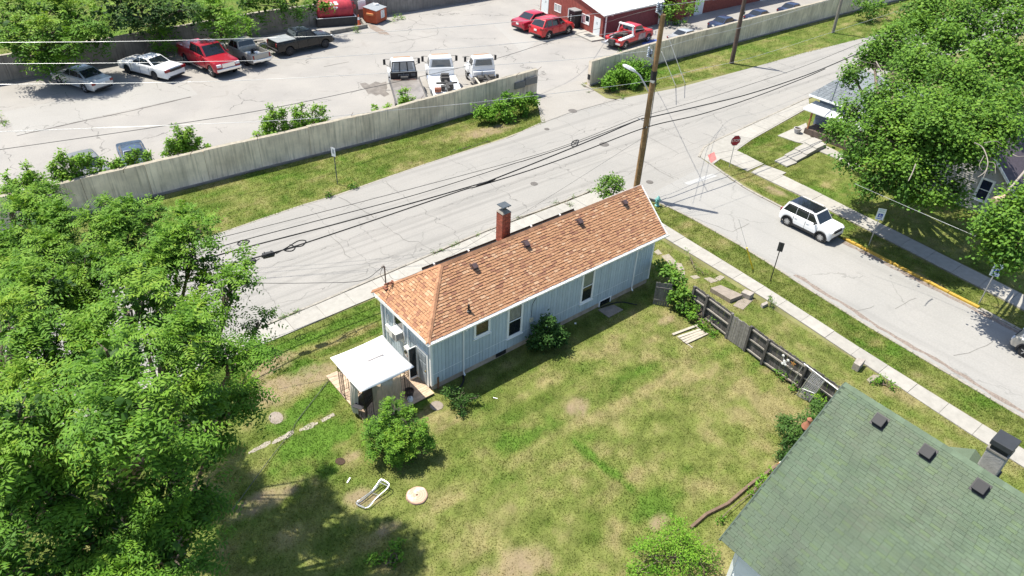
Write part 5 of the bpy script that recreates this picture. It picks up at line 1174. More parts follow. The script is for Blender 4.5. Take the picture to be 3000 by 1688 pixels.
def vehicle(name, label, cat, A, B, left, sp, col, group=None, scale=None):
    """A, B: ground contacts of the front and rear wheel on the side in view (left=True if that is the car's left)"""
    A, B = Vector((A[0], A[1], 0)), Vector((B[0], B[1], 0)); h = (A-B).normalized(); wb = sp['wb']; s = scale or (A-B).length/wb
    lf = Vector((-h.y, h.x, 0)); tr = sp['w']/2-.08; c = (A+B)/2 - lf*(tr*s*(1 if left else -1))
    t = thing(name, label, cat, (c.x, c.y, .018), math.atan2(h.y, h.x), group)
    xf, xr, w, wr, zl0 = wb/2+sp['fo'], -wb/2-sp['ro'], sp['w'], sp['wr'], sp.get('zl', .26); ra = wr*1.16; top = sorted(sp['top']); bed = sp.get('bed')
    xs = {xf, xf-.03, xf-.1, xf-.22, xr, xr+.03, xr+.1, xr+.22}
    for xa in (wb/2, -wb/2):
        for k in range(9): xs.add(round(xa+ra*math.cos(math.pi*k/8)*1.0, 4))
        xs |= {round(xa+ra+.004, 4), round(xa-ra-.004, 4)}
    xs |= {p[0] for p in top}; xs |= set(np.linspace(xr, xf, 9).round(3))
    if bed: xs |= {bed[0], bed[1], bed[0]-.001, bed[1]+.001}
    xs = sorted(x for x in xs if xr-1e-6 <= x <= xf+1e-6); secs = []
    for x in xs:
        zl = zl0
        for xa in (wb/2, -wb/2):
            if abs(x-xa) < ra: zl = max(zl, wr+math.sqrt(max(0, ra*ra-(x-xa)**2))*1.0 if abs(x-xa) < ra*.999 else zl0)
        e = min(xf-x, x-xr); hw = w/2*(1-.13*max(0, 1-e/.24)**2); zt = lin(top, x)
        if e < .03: zl = max(zl, zl0+.12)
        zl = min(zl, zt-.06); inb = bed and bed[0] <= x <= bed[1]
        half = [(0, zl), (hw*.9, zl), (hw*.985, zl+(zt-zl)*.10), (hw, zl+(zt-zl)*.45), (hw*.985, zl+(zt-zl)*.82), (hw*.945, zt-.02), (hw*.90, zt)]
        half += [(hw*.86, zt), (hw*.86, bed[2]), (0, bed[2])] if inb else [(hw*.8, zt+.015), (hw*.45, zt+sp.get('crown', .03)), (0, zt+sp.get('crown', .03)*1.2)]
        secs.append((x, half))
    V, Fs, mi = [], [], []; n = 10
    for x, hf in secs: V += [(x*s, y*s, z*s) for y, z in hf] + [(x*s, -y*s, z*s) for y, z in hf]
    mb = MB(); mb.v = [Vector(v) for v in V]
    for i in range(len(secs)-1):
        for side in (0, 1):
            for k in range(n-1):
                a = i*2*n+side*n+k; q = [a, a+1, a+1+2*n, a+2*n]; mb.f.append(q if side else q[::-1]); mb.m.append(1 if k == 0 else 0)
    for i in (0, len(secs)-1):
        b = i*2*n; mb.f.append([b+k for k in range(n)]+[b+n+k for k in range(n-1, -1, -1)]); mb.m.append(0)
    body = mb.build('body', [col, M_under], t, world=False, smooth=32)
    # cabin
    cw, wt, rt, rb_, zr = sp['cab']; zb = lambda x: lin(top, x); hb, ht = w/2*sp.get('hb', .88), w/2*sp.get('ht', .70); zc0, zc1 = zb(cw)-.02, zb(rb_)-.02
    P = [(cw, hb, zc0), (rb_, hb, zc1), (rt, ht, zr), (wt, ht, zr)]
    mb = MB(); V = [Vector((x, y*q, z))*s for q in (1, -1) for x, y, z in P]; cx = (wt+rt)/2; V += [Vector((cx, 0, zr+.035))*s]
    mb.add(V, [(0, 1, 2, 3), (7, 6, 5, 4), (0, 3, 7, 4), (1, 5, 6, 2), (3, 2, 8), (2, 6, 8), (6, 7, 8), (7, 3, 8)])
    cabin = mb.build('cabin', sp.get('roofmat', col), t, world=False, smooth=50, bevel=.055*s)
    def side_pt(x, tt, q, off=.014):
        z0 = zc0+(zc1-zc0)*0; zz = zb(x)*(1-tt)+zr*tt; y = hb+(ht-hb)*tt+off; return Vector((x, y*q, zz))*s
    fx = lambda tt: cw+(wt-cw)*tt; rx = lambda tt: rb_+(rt-rb_)*tt; t0, t1 = sp.get('wt', (.08, .88)); wg = sp.get('wg', .03); div = sp.get('div', [])
    for q in (1, -1):
        ed = [('f', None)]+[('d', x) for x in div]+[('r', None)]
        for (k0, x0), (k1, x1) in zip(ed, ed[1:]):
            fa = lambda tt: fx(tt)-.14 if k0 == 'f' else x0-wg
            rb2 = lambda tt: rx(tt)+.14 if k1 == 'r' else x1+wg
            pts = [side_pt(fa(t0), t0, q), side_pt(rb2(t0), t0, q), side_pt(rb2(t1), t1, q), side_pt(fa(t1), t1, q)]
            inn = [p-Vector((0, q*.02, 0)) for p in pts]; MB().prism(inn, pts).build('side_window', M_auto, cabin, world=False)
        # door skins, handles, mirror
        dx = sp['doors']
        for a, b in zip(dx, dx[1:]):
            pts = []
            for x, f in ((a-.012, .14), (b+.012, .14), (b+.012, .86), (a-.012, .86)):
                zz = zl0+(zb(x)-zl0)*f; pts.append(Vector((x, q*(w/2*(.992 if f < .5 else .982)+.004), zz))*s)
            mid = [Vector((a-.012, q*(w/2+.005), zl0+(zb(a)-zl0)*.45))*s, Vector((b+.012, q*(w/2+.005), zl0+(zb(b)-zl0)*.45))*s]
            dd = MB().poly(pts[0], pts[1], mid[1], mid[0]).poly(mid[0], mid[1], pts[2], pts[3]).build('door', sp.get('doormat', col), t, world=False)
            MB().box(Vector((b+.16, q*(w/2+.012), zl0+(zb(b)-zl0)*.78))*s, Vector((.17, .03, .03))*s).build('handle', sp.get('handle', col), dd, world=False)
        for x in dx: MB().box(Vector((x, q*(w/2-.004), zl0+(zb(x)-zl0)*.5))*s, Vector((.02, .012, (zb(x)-zl0)*.74))*s).build('door_gap', M_under, t, world=False)
        MB().box(Vector((cw-.28, q*(w/2+.08), zb(cw)+.10))*s, Vector((.1, .2, .14))*s).build('mirror', sp.get('mirrormat', col), t, world=False, bevel=.03*s)
    def pane(nm, xa, za, ya, xb, zb_, yb, i0=.1, i1=.9):
        a = lambda f: (xa+(xb-xa)*f, za+(zb_-za)*f, (ya+(yb-ya)*f)*.88)
        nx = Vector((zb_-za, 0, -(xb-xa))).normalized()*.012
        if nx.z < 0: nx = -nx
        q = []
        for f, sg in ((i0, 1), (i0, -1), (i1, -1), (i1, 1)):
            x, z, y = a(f); q.append((Vector((x, sg*y, z))+nx)*s)
        MB().prism([p-nx*1.5*s for p in q], q).build(nm, M_auto, cabin, world=False)
    pane('windshield', cw, zc0, hb, wt, zr, ht, .12, .92); pane('rear_window', rb_, zc1, hb, rt, zr, ht, .14 if not sp.get('low') else .3, .9)
    # lamps, grille, bumpers, plates
    zh = sp.get('zh', .68); zt_ = sp.get('zt', .78)
    for q in (1, -1):
        MB().box(Vector((xf-.07, q*w*.36, zh))*s, Vector((.16, w*.17, sp.get('hh', .15)))*s).build('headlight', M_lamp, t, world=False, bevel=.03*s)
        MB().box(Vector((xr+.055, q*w*.395, zt_))*s, Vector((.14, sp.get('tw', .26), sp.get('th', .17)))*s).build('taillight', M_tail, t, world=False, bevel=.02*s)
    MB().box(Vector((xf-.02, 0, sp.get('zg', zh-.04)))*s, Vector((.08, w*.5, sp.get('gh', .16)))*s).build('grille', sp.get('grillemat', M_clad), t, world=False, bevel=.02*s)
    if sp.get('bumper'):
        for x, g in ((xf+.02, 1), (xr-.02, -1)): MB().box(Vector((x, 0, zl0+.22))*s, Vector((.14, w*.94, .2))*s).build('bumper', sp['bumper'], t, world=False, bevel=.04*s)
    else:
        for x in (xf-.0, xr+.0): MB().box(Vector((x, 0, zl0+.14))*s, Vector((.06, w*.7, .1))*s).build('bumper_inlay', M_clad, t, world=False, bevel=.02*s)
    MB().box(Vector((xr-.015, 0, sp.get('zp', .72)))*s, Vector((.03, .31, .16))*s).build('licence_plate', M_plate, t, world=False)
    for x in (wb/2, -wb/2):
        for q in (1, -1): wheel(t, x, q*(w/2-.13), wr, .22, s, sp.get('rim', M_rim), sp.get('spokes', 5))
    if sp.get('arch'):
        for x in (wb/2, -wb/2):
            for q in (1, -1):
                mb = MB(); mb.tube([Vector((x+ra*1.03*math.cos(a), q*(w/2-.01), wr+ra*1.03*math.sin(a)))*s for a in np.linspace(-.35, math.pi+.35, 14)], .05*s, 6)
                mb.build('arch_flare', sp['arch'], t, world=False)
        for q in (1, -1): MB().box(Vector((0, q*(w/2-.01), zl0+.07))*s, Vector((wb-2*ra, .05, .16))*s).build('sill_cladding', sp['arch'], t, world=False)
    if sp.get('rails'):
        for q in (1, -1): MB().tube([Vector((wt-.1, q*ht*.9, zr+.02))*s, Vector((wt-.25, q*ht*.92, zr+.075))*s, Vector((rt+.2, q*ht*.92, zr+.075))*s, Vector((rt+.05, q*ht*.9, zr+.02))*s], .02*s, 6).build('roof_rail', sp['rails'], cabin, world=False)
    return t, s
SED = dict(wb=2.78, fo=.95, ro=1.08, w=1.83, wr=.33, top=[(-2.47, .72), (-2.40, .96), (-1.75, 1.0), (1.0, .96), (1.7, .88), (2.2, .74), (2.34, .52)], cab=(1.02, .30, -.85, -1.72, 1.46), div=[.0, -.93], doors=[.95, -.02, -1.0])
VIC = dict(wb=2.91, fo=1.02, ro=1.42, w=1.97, wr=.34, top=[(-2.87, .78), (-2.80, 1.0), (-1.6, 1.03), (.95, 1.0), (2.2, .92), (2.42, .80), (2.47, .6)], cab=(.95, .25, -.75, -1.55, 1.48), div=[-.02], doors=[.88, -.06, -1.05], rim=M_clad, zt=.88, tw=.45, th=.2, grillemat=M_clad, hh=.17, zh=.74)
F150 = dict(wb=3.68, fo=.96, ro=1.22, w=2.02, wr=.40, zl=.42, top=[(-3.06, 1.16), (-3.02, 1.3), (-1.1, 1.34), (-1.0, 1.32), (1.0, 1.26), (1.3, 1.22), (2.55, 1.14), (2.78, .95), (2.80, .7)], cab=(1.25, .55, -.85, -1.08, 1.95), div=[.05], doors=[1.2, .02, -.98], ht=.76, rim=M_rim, bumper=M_chrome, grillemat=M_chrome, zg=.92, gh=.3, zh=.95, hh=.19, zt=1.1, th=.32, tw=.16, low=True, zp=.6)
SILV = dict(F150, wb=3.745, rim=M_rimd, bumper=M_clad, grillemat=M_clad)
S10 = dict(wb=2.95, fo=.82, ro=1.15, w=1.74, wr=.34, zl=.34, top=[(-2.62, .96), (-2.58, 1.05), (-.72, 1.07), (-.66, 1.04), (.7, 1.02), (2.0, .95), (2.25, .8), (2.29, .55)], cab=(.95, .35, -.55, -.72, 1.6), div=[-.05], doors=[.85, -.02], bed=(-2.5, -.80, .62), ht=.76, bumper=M_chrome, zt=.85, th=.28, tw=.13, low=True, zp=.5)
SUV = dict(wb=2.66, fo=.86, ro=.88, w=1.85, wr=.36, zl=.30, top=[(-2.21, .95), (-2.15, 1.06), (1.0, 1.06), (1.9, .96), (2.1, .82), (2.19, .55)], cab=(1.05, .35, -1.6, -2.1, 1.66), div=[.05, -.85, -1.5], doors=[.95, -.02, -.95], arch=M_clad, zt=.98, th=.16, tw=.36, zp=.82, rails=M_clad)
JEEP = dict(wb=2.57, fo=.64, ro=.74, w=1.81, wr=.36, zl=.30, top=[(-2.02, .98), (-1.97, 1.06), (.85, 1.08), (1.72, 1.03), (1.88, .94), (1.92, .6)], cab=(.98, .42, -1.66, -1.96, 1.66), div=[.02, -.86], wt=(.04, .93), wg=.018, doors=[.92, -.0, -.9], arch=M_clad, ht=.80, hb=.90, zt=.98, th=.22, tw=.22, zh=.86, hh=.17, zg=.86, gh=.16, zp=.8, rails=M_chrome, spokes=10, mirrormat=M_clad)
C_WHT, C_SIL, C_RED = paint('white car paint', (.72, .73, .73)), paint('silver car paint', (.44, .46, .47), .3, .35), paint('red car paint', (.45, .014, .018))
C_MAR, C_BLK, C_TAN = paint('deep red car paint', (.30, .010, .022)), paint('black car paint', (.006, .007, .008), .25, 0., .25), paint('tan car paint', (.37, .345, .30), .4, .2, .3)
C_BLU, C_GRY, C_NAV = paint('slate blue car paint', (.05, .075, .12), .35, .2), paint('dull grey car paint', (.15, .16, .17), .5, .2, .2), paint('navy car paint', (.035, .05, .10), .3, .2)
def W2(c, a, b, d, e): return gz(c, a, b), gz(c, d, e)
LOT = 'cars parked in the fenced lot'
vehicle('silver_sedan', 'silver sedan with dark sunroof parked leftmost along the back wall', 'car', *W2('A', 580, 806, 812, 876), True, SED, C_SIL, LOT)
vic, vs = vehicle('white_sedan', 'long white sedan with black wheels parked between silver sedan and red pickup', 'car', *W2('A', 1215, 695, 1470, 757), True, VIC, C_WHT, LOT)
MB().box(Vector((-2.9, 0, .88))*vs, Vector((.04, 1.1, .2))*vs).build('black_tail_panel', M_clad, vic, world=False)
f15, fs = vehicle('red_pickup', 'red crew cab pickup with covered bed parked nose out by the back wall', 'pickup truck', *W2('A', 2005, 727, 1765, 612), False, F150, C_MAR, LOT)
MB().box(Vector((-2.02, 0, 1.365))*fs, Vector((1.9, 1.84, .06))*fs).build('bed_cover', C_RED, f15, world=False, bevel=.02)
MB().box(Vector((-.4, -1.03, .4))*fs, Vector((2.4, .12, .06))*fs).build('running_board', M_chrome, f15, world=False)
s10, ss = vehicle('tan_pickup', 'old tan pickup with loaded open bed between the red and black pickups', 'pickup truck', *W2('A', 2130, 535, 2322, 622), True, S10, C_TAN, LOT)
for dx, dy, w, l, h, m, jl in ((-1.2, .3, .5, .4, .3, M_white, 'white box nearest the cab in the tan pickup bed'), (-1.5, -.3, .6, .4, .25, M_white, 'flat white panel in the middle of the tan pickup bed'), (-1.9, .2, .4, .6, .22, C_GRY, 'grey part lying in the tan pickup bed'), (-2.1, -.35, .5, .5, .3, M_white, 'white box nearest the tailgate in the tan pickup bed'), (-1.0, -.35, .4, .35, .35, M_clad, 'black part behind the cab in the tan pickup bed')):
    p = WM[s10.name] @ (Vector((dx, dy, .62+h/2))*ss)
    o = MB().box((0, 0, 0), (w, l, h)).build('junk_box', m, None, bevel=.03); o.location = p; o.rotation_euler = (0, 0, rnd.uniform(0, 3)); tag(o, jl, 'junk', 'junk in the tan pickup bed')
slv, sv_ = vehicle('black_pickup', 'black crew cab pickup with grey folding bed cover by the red tank', 'pickup truck', *W2('B', 820, 455, 488, 528), False, SILV, C_BLK, LOT)
M_tonn = mat('grey vinyl cover', (.22, .24, .245), .6, .1, 4)
for k in range(3): MB().box(Vector((-1.42-.63*k, 0, 1.37))*sv_, Vector((.61, 1.84, .06))*sv_).build('bed_cover_panel', M_tonn, slv, world=False, bevel=.015)
v_ = (gz('C', 850, 325)-gz('C', 665, 375))
vehicle('red_suv', 'bright red sport utility car parked at the workshop entrance', 'car', *W2('C', 850, 325, 665, 375), False, SUV, C_RED, 'red cars at the workshop')
r0 = gz('C', 507, 300)
vehicle('red_sedan', 'red sedan parked behind the red sport utility at the workshop', 'car', r0+v_*1.04, r0, False, SED, paint('cherry car paint', (.36, .012, .03)), 'red cars at the workshop')
jp, js = vehicle('white_suv', 'white boxy sport utility car with black roof parked on the side street', 'car', *W2('H', 640, 996, 330, 842), False, dict(JEEP, roofmat=C_WHT), C_WHT)
jc = [o for o in jp.children if o.name.startswith('cabin')][0]
MB().box(Vector((-.62, 0, 1.688))*js, Vector((1.98, 1.2, .035))*js).build('black_roof_panel', mat('gloss black roof', (.012, .014, .02), .08, .1, 2, coat=.8), jc, world=False, bevel=.015)
mb = MB()
for k in range(7): mb.box(Vector((1.945, -.36+.12*k, .86))*js, Vector((.05, .05, .14))*js)
mb.build('grille_slots', M_under, jp, world=False)
q0 = gz('L', 2560, 792); vehicle('tan_suv', 'silver tan car cut by the right edge on the side street', 'car', q0, q0+Vector((-.12, -2.66, 0)), True, SUV, paint('champagne car paint', (.40, .38, .34), .3, .3))
# cars half hidden behind the street side walls
def parked(name, label, x, y, ang, sp, col, group): 
    h = Vector((math.cos(ang), math.sin(ang), 0)); lf = Vector((-h.y, h.x, 0)); tr = sp['w']/2-.08
    c = Vector((x, y, 0)); return vehicle(name, label, 'car', c+h*sp['wb']/2+lf*tr, c-h*sp['wb']/2+lf*tr, True, sp, col, group)
HID = 'cars half hidden behind the street wall'
pb = gz('E', 1185, 90, 1.45); parked('blue_sedan', 'slate blue car nosed up to the wall behind saplings', pb.x+.25, pb.y-.6, -math.pi/2-.12, SED, C_BLU, HID)
pg = gz('E', 815, 165, 1.45); parked('grey_sedan', 'dull grey wreck left of the slate blue car behind the wall', pg.x-.1, pg.y-.5, -math.pi/2+.05, SED, C_GRY, HID)
for i, (c, x, y, col, l) in enumerate((('C', 1975, 275, C_SIL, 'silver car roof showing just right of the big pole above the wall'), ('C', 2345, 155, C_NAV, 'navy car showing above the wall left of the dark second pole'), ('D', 100, 92, C_NAV, 'dark blue car low behind the wall right of the second pole'), ('D', 405, 28, C_NAV, 'farthest dark blue car behind the wall near the third pole'))):
    q = gz(c, x, y, 1.46); parked('parked_car', l, q.x, max(q.y, 49.45), .04, SED, col, HID)

# ---------------- tow trucks
M_truck = paint('white truck paint', (.74, .75, .75), .4); M_deck_s = mat('worn steel deck', (.24, .22, .20), .5, .35, 1.2, metal=.3, bump=.2); M_frame = mat('greasy chassis', (.05, .048, .045), .7, .3, 5)
def truck(label, L0, R0_, L1, R1_, kind, s=1.12):
    """L0,R0_: deck corners at the cab; L1,R1_: points further back on the deck edges"""
    f = ((L0+R0_)/2); bk = ((L1+R1_)/2); h = (f-bk); h.z = 0; h.normalize(); t = thing('tow_truck', label, 'tow truck', (f.x, f.y, .018), math.atan2(h.y, h.x), 'white tow trucks behind the wall')
    def bx(nm, c, d, m, par=None, bev=.02): return MB().box(Vector(c)*s, Vector(d)*s).build(nm, m, par or t, world=False, bevel=bev*s)
    # cab with hood, x forward from the deck front
    cab = MB().prism([Vector(p)*s for p in ((.25, -1.05, .9), (1.75, -1.05, .9), (1.75, 1.05, .9), (.25, 1.05, .9))], [Vector(p)*s for p in ((.25, -1.05, 1.75), (1.75, -1.05, 1.75), (1.75, 1.05, 1.75), (.25, 1.05, 1.75))]).build('cab', M_truck, t, world=False, bevel=.05)
    top = MB().prism([Vector(p)*s for p in ((.25, -1.05, 1.7), (1.75, -1.05, 1.7), (1.75, 1.05, 1.7), (.25, 1.05, 1.7))], [Vector(p)*s for p in ((.36, -.88, 2.5), (1.3, -.88, 2.5), (1.3, .88, 2.5), (.36, .88, 2.5))]).build('cab_roof', M_truck, t, world=False, bevel=.08)
    def q(nm, pts, m, par, out):
        o = Vector(out); MB().prism([(Vector(p)-o*.01)*s for p in pts], [(Vector(p)+o*.014)*s for p in pts]).build(nm, m, par, world=False)
    bw = [(.262, -.82, 1.80), (.262, .82, 1.80), (.335, .70, 2.36), (.335, -.70, 2.36)]
    tint = mat('sky lit cab glass', (.10, .13, .15), .08, .3, 1.5, spec=.8)
    q('rear_window', bw, tint if kind != 'flat' else mat('milky cab glass', (.30, .32, .34), .12, .25, 2, spec=.7), top, (-1, 0, 0))
    for sg in (1, -1): q('side_window', [(.5, sg*1.04, 1.8), (1.6, sg*1.04, 1.8), (1.28, sg*.93, 2.3), (.5, sg*.93, 2.3)], M_auto, top, (0, sg, 0))
    q('windshield', [(1.72, -.95, 1.8), (1.72, .95, 1.8), (1.36, .8, 2.4), (1.36, -.8, 2.4)], M_auto, top, (1, 0, .4))
    MB().prism([Vector(p)*s for p in ((1.75, -.95, .9), (3.1, -.85, .9), (3.1, .85, .9), (1.75, .95, .9))], [Vector(p)*s for p in ((1.75, -.9, 1.72), (3.05, -.7, 1.5), (3.05, .7, 1.5), (1.75, .9, 1.72))]).build('hood', M_truck, t, world=False, bevel=.06)
    bx('bumper', (3.2, 0, .75), (.18, 2.1, .3), M_chrome)
    for sg in (1, -1):
        bx('fender', (2.35, sg*.98, .95), (1.2, .28, .45), M_truck, bev=.08); bx('headlight', (3.08, sg*.75, 1.2), (.1, .25, .2), M_lamp)
        mb = MB().tube([Vector((1.5, sg*1.0, 2.3))*s, Vector((1.45, sg*1.38, 2.34))*s, Vector((1.45, sg*1.42, 1.95))*s, Vector((1.5, sg*1.02, 1.7))*s], .02*s, 6)
        a = mb.build('mirror_arm', M_black, t, world=False)
        MB().box(Vector((1.45, sg*1.42, 2.1))*s, Vector((.09, .2, .45))*s).build('mirror', M_black, a, world=False, bevel=.03)
        bx('fuel_tank', (.6, sg*1.0, .68), (1.0, .35, .4), M_chrome, bev=.06); bx('step', (1.2, sg*1.08, .5), (.6, .2, .06), M_chrome)
        wheel(t, 2.35, sg*.95, .46, .28, s, M_rim, 6); wheel(t, -2.9, sg*.98, .46, .28, s, M_rim, 6); wheel(t, -2.9, sg*.66, .46, .26, s, M_rimd, 6)
    bx('marker_lamps', (1.25, 0, 2.53), (.08, 1.4, .04), mat('amber lens', (.5, .2, .02), .3, .1, 9), top)
    for sg in (1, -1): MB().beam(Vector((1.6, sg*.42, .78))*s, Vector((-4.2, sg*.42, .78))*s, .1*s, .24*s).build('frame_rail', M_frame, t, world=False)
    if kind == 'flat':
        bx('deck', (-2.7, 0, 1.08), (5.5, 2.42, .1), M_deck_s)
        for sg in (1, -1): bx('deck_rail', (-2.7, sg*1.22, 1.13), (5.5, .08, .2), mat('dark rail steel', (.10, .095, .09), .6, .3, 3))
        bx('headboard', (.12, 0, 1.42), (.1, 2.2, .62), M_black)
        mb = MB()
        for y in (-1.0, -.33, .33, 1.0): mb.beam(Vector((.1, y, 1.7))*s, Vector((.16, y*.86, 2.48))*s, .06*s, .06*s)
        mb.beam(Vector((.16, -.9, 2.48))*s, Vector((.16, .9, 2.48))*s, .07*s, .07*s); mb.build('headache_rack', M_black, t, world=False)
        mb = MB()
        for k in range(9): mb.tube([Vector((-.15-.05*math.sin(k), -1+.2*k, 1.16))*s, Vector((-.3-.1*math.cos(k*2), -.9+.2*k, 1.18))*s, Vector((-.2, -.7+.2*k, 1.16))*s], .02*s, 5)
        mb.build('winch_chains', M_rust, t, world=False)
        mb = MB().lathe(Vector((-.2, 0, 1.3))*s, [(.14*s, -.3*s), (.14*s, .3*s)], 12, 'y').build('winch', M_frame, t, world=False)
        mb = MB()
        for k in range(9): mb.box(Vector((.066, .42-.1*k, 1.45+.02*math.sin(k*2)))*s, Vector((.006, .06, .14+.05*math.cos(k*3)))*s)
        for k in range(3): mb.box(Vector((.066, -.75, 1.35+.08*k))*s, Vector((.006, .35, .03))*s)
        mb.build('faded_lettering', mat('faded sign paint', (.2, .2, .2), .7, .3, 9), t, world=False)
    elif kind == 'boom':
        bx('deck', (-2.4, 0, 1.05), (4.9, 2.3, .22), M_truck, bev=.05); bx('deck_tunnel', (-2.6, -.15, 1.17), (4.2, .5, .06), C_GRY)
        bx('cab_panel', (.1, 0, 1.45), (.12, 2.1, .66), M_truck, bev=.05)
        mb = MB().box(Vector((-1.5, -.1, 1.4))*s, Vector((.8, .7, .45))*s).beam(Vector((-.9, -.1, 1.3))*s, Vector((-4.2, -.1, 1.5))*s, .2*s, .24*s).box(Vector((-2.7, -.1, 1.5))*s, Vector((.16, 1.7, .12))*s)
        mb.lathe(Vector((-1.4, -.1, 1.65))*s, [(.2*s, -.3*s), (.2*s, .3*s)], 12, 'y').box(Vector((-3.3, -.35, 1.45))*s, Vector((.5, .4, .4))*s).box(Vector((-3.5, .3, 1.4))*s, Vector((.4, .3, .35))*s).tube([Vector((-.8, .35, 1.2))*s, Vector((-.9, -.5, 1.65))*s, Vector((-.85, -.55, 1.2))*s], .03*s, 5)
        mb.build('boom_gear', M_frame, t, world=False); MB().lathe(Vector((-3.9, .75, 1.4))*s, [(.2*s, -.25*s), (.2*s, .25*s)], 14, 'y').build('winch_drum', M_rust, t, world=False)
        for sg in (1, -1): bx('toolbox', (-1.6, sg*1.08, .85), (2.2, .28, .42), M_truck, bev=.03)
    else:
        bx('cab_panel', (.1, 0, 1.2), (.25, 2.0, .4), M_truck, bev=.04)
        mb = MB().box(Vector((-.5, .5, 1.0))*s, Vector((.7, .5, .3))*s).box(Vector((-.5, -.55, 1.0))*s, Vector((.6, .5, .35))*s).beam(Vector((-.2, 0, 1.1))*s, Vector((-3.6, -.1, 1.0))*s, .22*s, .22*s).box(Vector((-1.0, .0, 1.05))*s, Vector((.12, 1.7, .1))*s).tube([Vector((-.3, .3, 1.0))*s, Vector((-.5, .35, 1.6))*s], .03*s, 5).box(Vector((-.55, -1.05, .95))*s, Vector((.3, .2, .6))*s).box(Vector((-1.6, .3, .95))*s, Vector((.5, .35, .3))*s)
        mb.build('lift_gear', M_frame, t, world=False)
        MB().box(Vector((-1.1, .88, .9))*s, Vector((2.4, .12, .1))*s).build('side_rail', mat('bare primer steel', (.5, .46, .38), .6, .15, 4), t, world=False)
        MB().tube([Vector((.5, -.86, 2.52))*s, Vector((.6, -.8, 2.62))*s, Vector((.6, .8, 2.62))*s, Vector((.5, .86, 2.52))*s], .03*s, 6).build('light_bar', M_truck, t, world=False)
    return t
bl = lambda x, y: gz('B', x, y, 1.2)
truck('white flatbed tow truck with black headboard and rusty steel deck, leftmost of three', bl(1428, 770), bl(1690, 740), bl(1490, 1010), bl(1775, 945), 'flat')
truck('white tow truck with white deck and dark boom machinery, middle of three', bl(1775, 735), bl(2050, 715), bl(1830, 920), bl(2100, 850), 'boom')
truck('white tow truck stripped to its chassis behind the cab, rightmost of three', bl(2190, 715), bl(2440, 690), bl(2262, 800), bl(2490, 760), 'bare', 1.05)
# red wrecker by the workshop
RT_ = dict(F150, wb=4.1, fo=.9, ro=.95, w=2.15, top=[(-2.98, .92), (-2.94, 1.0), (-.62, 1.02), (-.55, 1.3), (1.2, 1.28), (1.5, 1.26), (2.72, 1.16), (2.93, .95), (2.95, .7)], cab=(1.45, .75, -.35, -.55, 1.98), div=[], doors=[1.35, .1], bed=(-2.9, -.66, .7), rim=M_rim, arch=M_clad, doormat=mat('grey decal door', (.30, .24, .25), .5, .5, 3), zt=.8, bumper=M_chrome, grillemat=M_clad)
rt, rs = vehicle('red_tow_truck', 'red wrecker tow truck with white light frame and black boom by the workshop', 'tow truck', *W2('C', 1600, 395, 1385, 467), False, RT_, C_RED)
for sg in (1, -1):
    MB().prism([Vector(p)*rs for p in ((-2.95, sg*.62, 1.0), (-.6, sg*.62, 1.04), (-.6, sg*1.06, 1.04), (-2.95, sg*1.06, 1.0))], [Vector(p)*rs for p in ((-2.85, sg*.66, 1.12), (-.66, sg*.66, 1.22), (-.66, sg*1.0, 1.2), (-2.85, sg*1.0, 1.1))]).build('side_deck', M_truck if sg < 0 else C_RED, rt, world=False, bevel=.04)
mb = MB().tube([Vector(p)*rs for p in ((-.75, -.98, 1.1), (-.8, -.86, 2.02), (-.8, .86, 2.02), (-.75, .98, 1.1))], .06*rs, 8).tube([Vector(p)*rs for p in ((-.95, -.98, 1.1), (-.86, -.8, 1.95))], .04*rs, 6).tube([Vector(p)*rs for p in ((-.95, .98, 1.1), (-.86, .8, 1.95))], .04*rs, 6)
mb.box(Vector((-.8, 0, 2.08))*rs, Vector((.26, 1.8, .12))*rs).build('light_frame', M_white, rt, world=False)
mb = MB().beam(Vector((-.8, 0, 1.0))*rs, Vector((-2.9, 0, 1.35))*rs, .28*rs, .26*rs).box(Vector((-1.2, 0, 1.1))*rs, Vector((.7, .8, .3))*rs).box(Vector((-3.1, 0, .7))*rs, Vector((.35, .7, .6))*rs)
mb.build('boom', M_frame, rt, world=False)
MB().beam(Vector((-2.3, .45, .98))*rs, Vector((-3.6, .5, .62))*rs, .2*rs, .14*rs).beam(Vector((-1.9, .35, 1.3))*rs, Vector((-2.9, .5, 1.2))*rs, .1*rs, .1*rs).beam(Vector((-3.45, .1, .55))*rs, Vector((-3.5, 1.0, .6))*rs, .14*rs, .14*rs).build('lift_arm', M_galv, rt, world=False)
MB().lathe(Vector((-.98, .45, 1.6))*rs, [(.02, -.12), (.18*rs, -.08), (.18*rs, .08), (.02, .12)], 14, 'x').build('hose_reel', C_RED, rt, world=False)
mb = MB().beam(Vector((3.0, -.6, .7))*rs, Vector((3.35, -.6, .72))*rs, .08, .08).beam(Vector((3.0, .6, .7))*rs, Vector((3.35, .6, .72))*rs, .08, .08).tube([Vector((3.35, -1.0, .9))*rs, Vector((3.4, -1.0, .45))*rs, Vector((3.4, 1.0, .45))*rs, Vector((3.35, 1.0, .9))*rs], .05, 6)
mb.build('push_bumper', M_galv, rt, world=False)
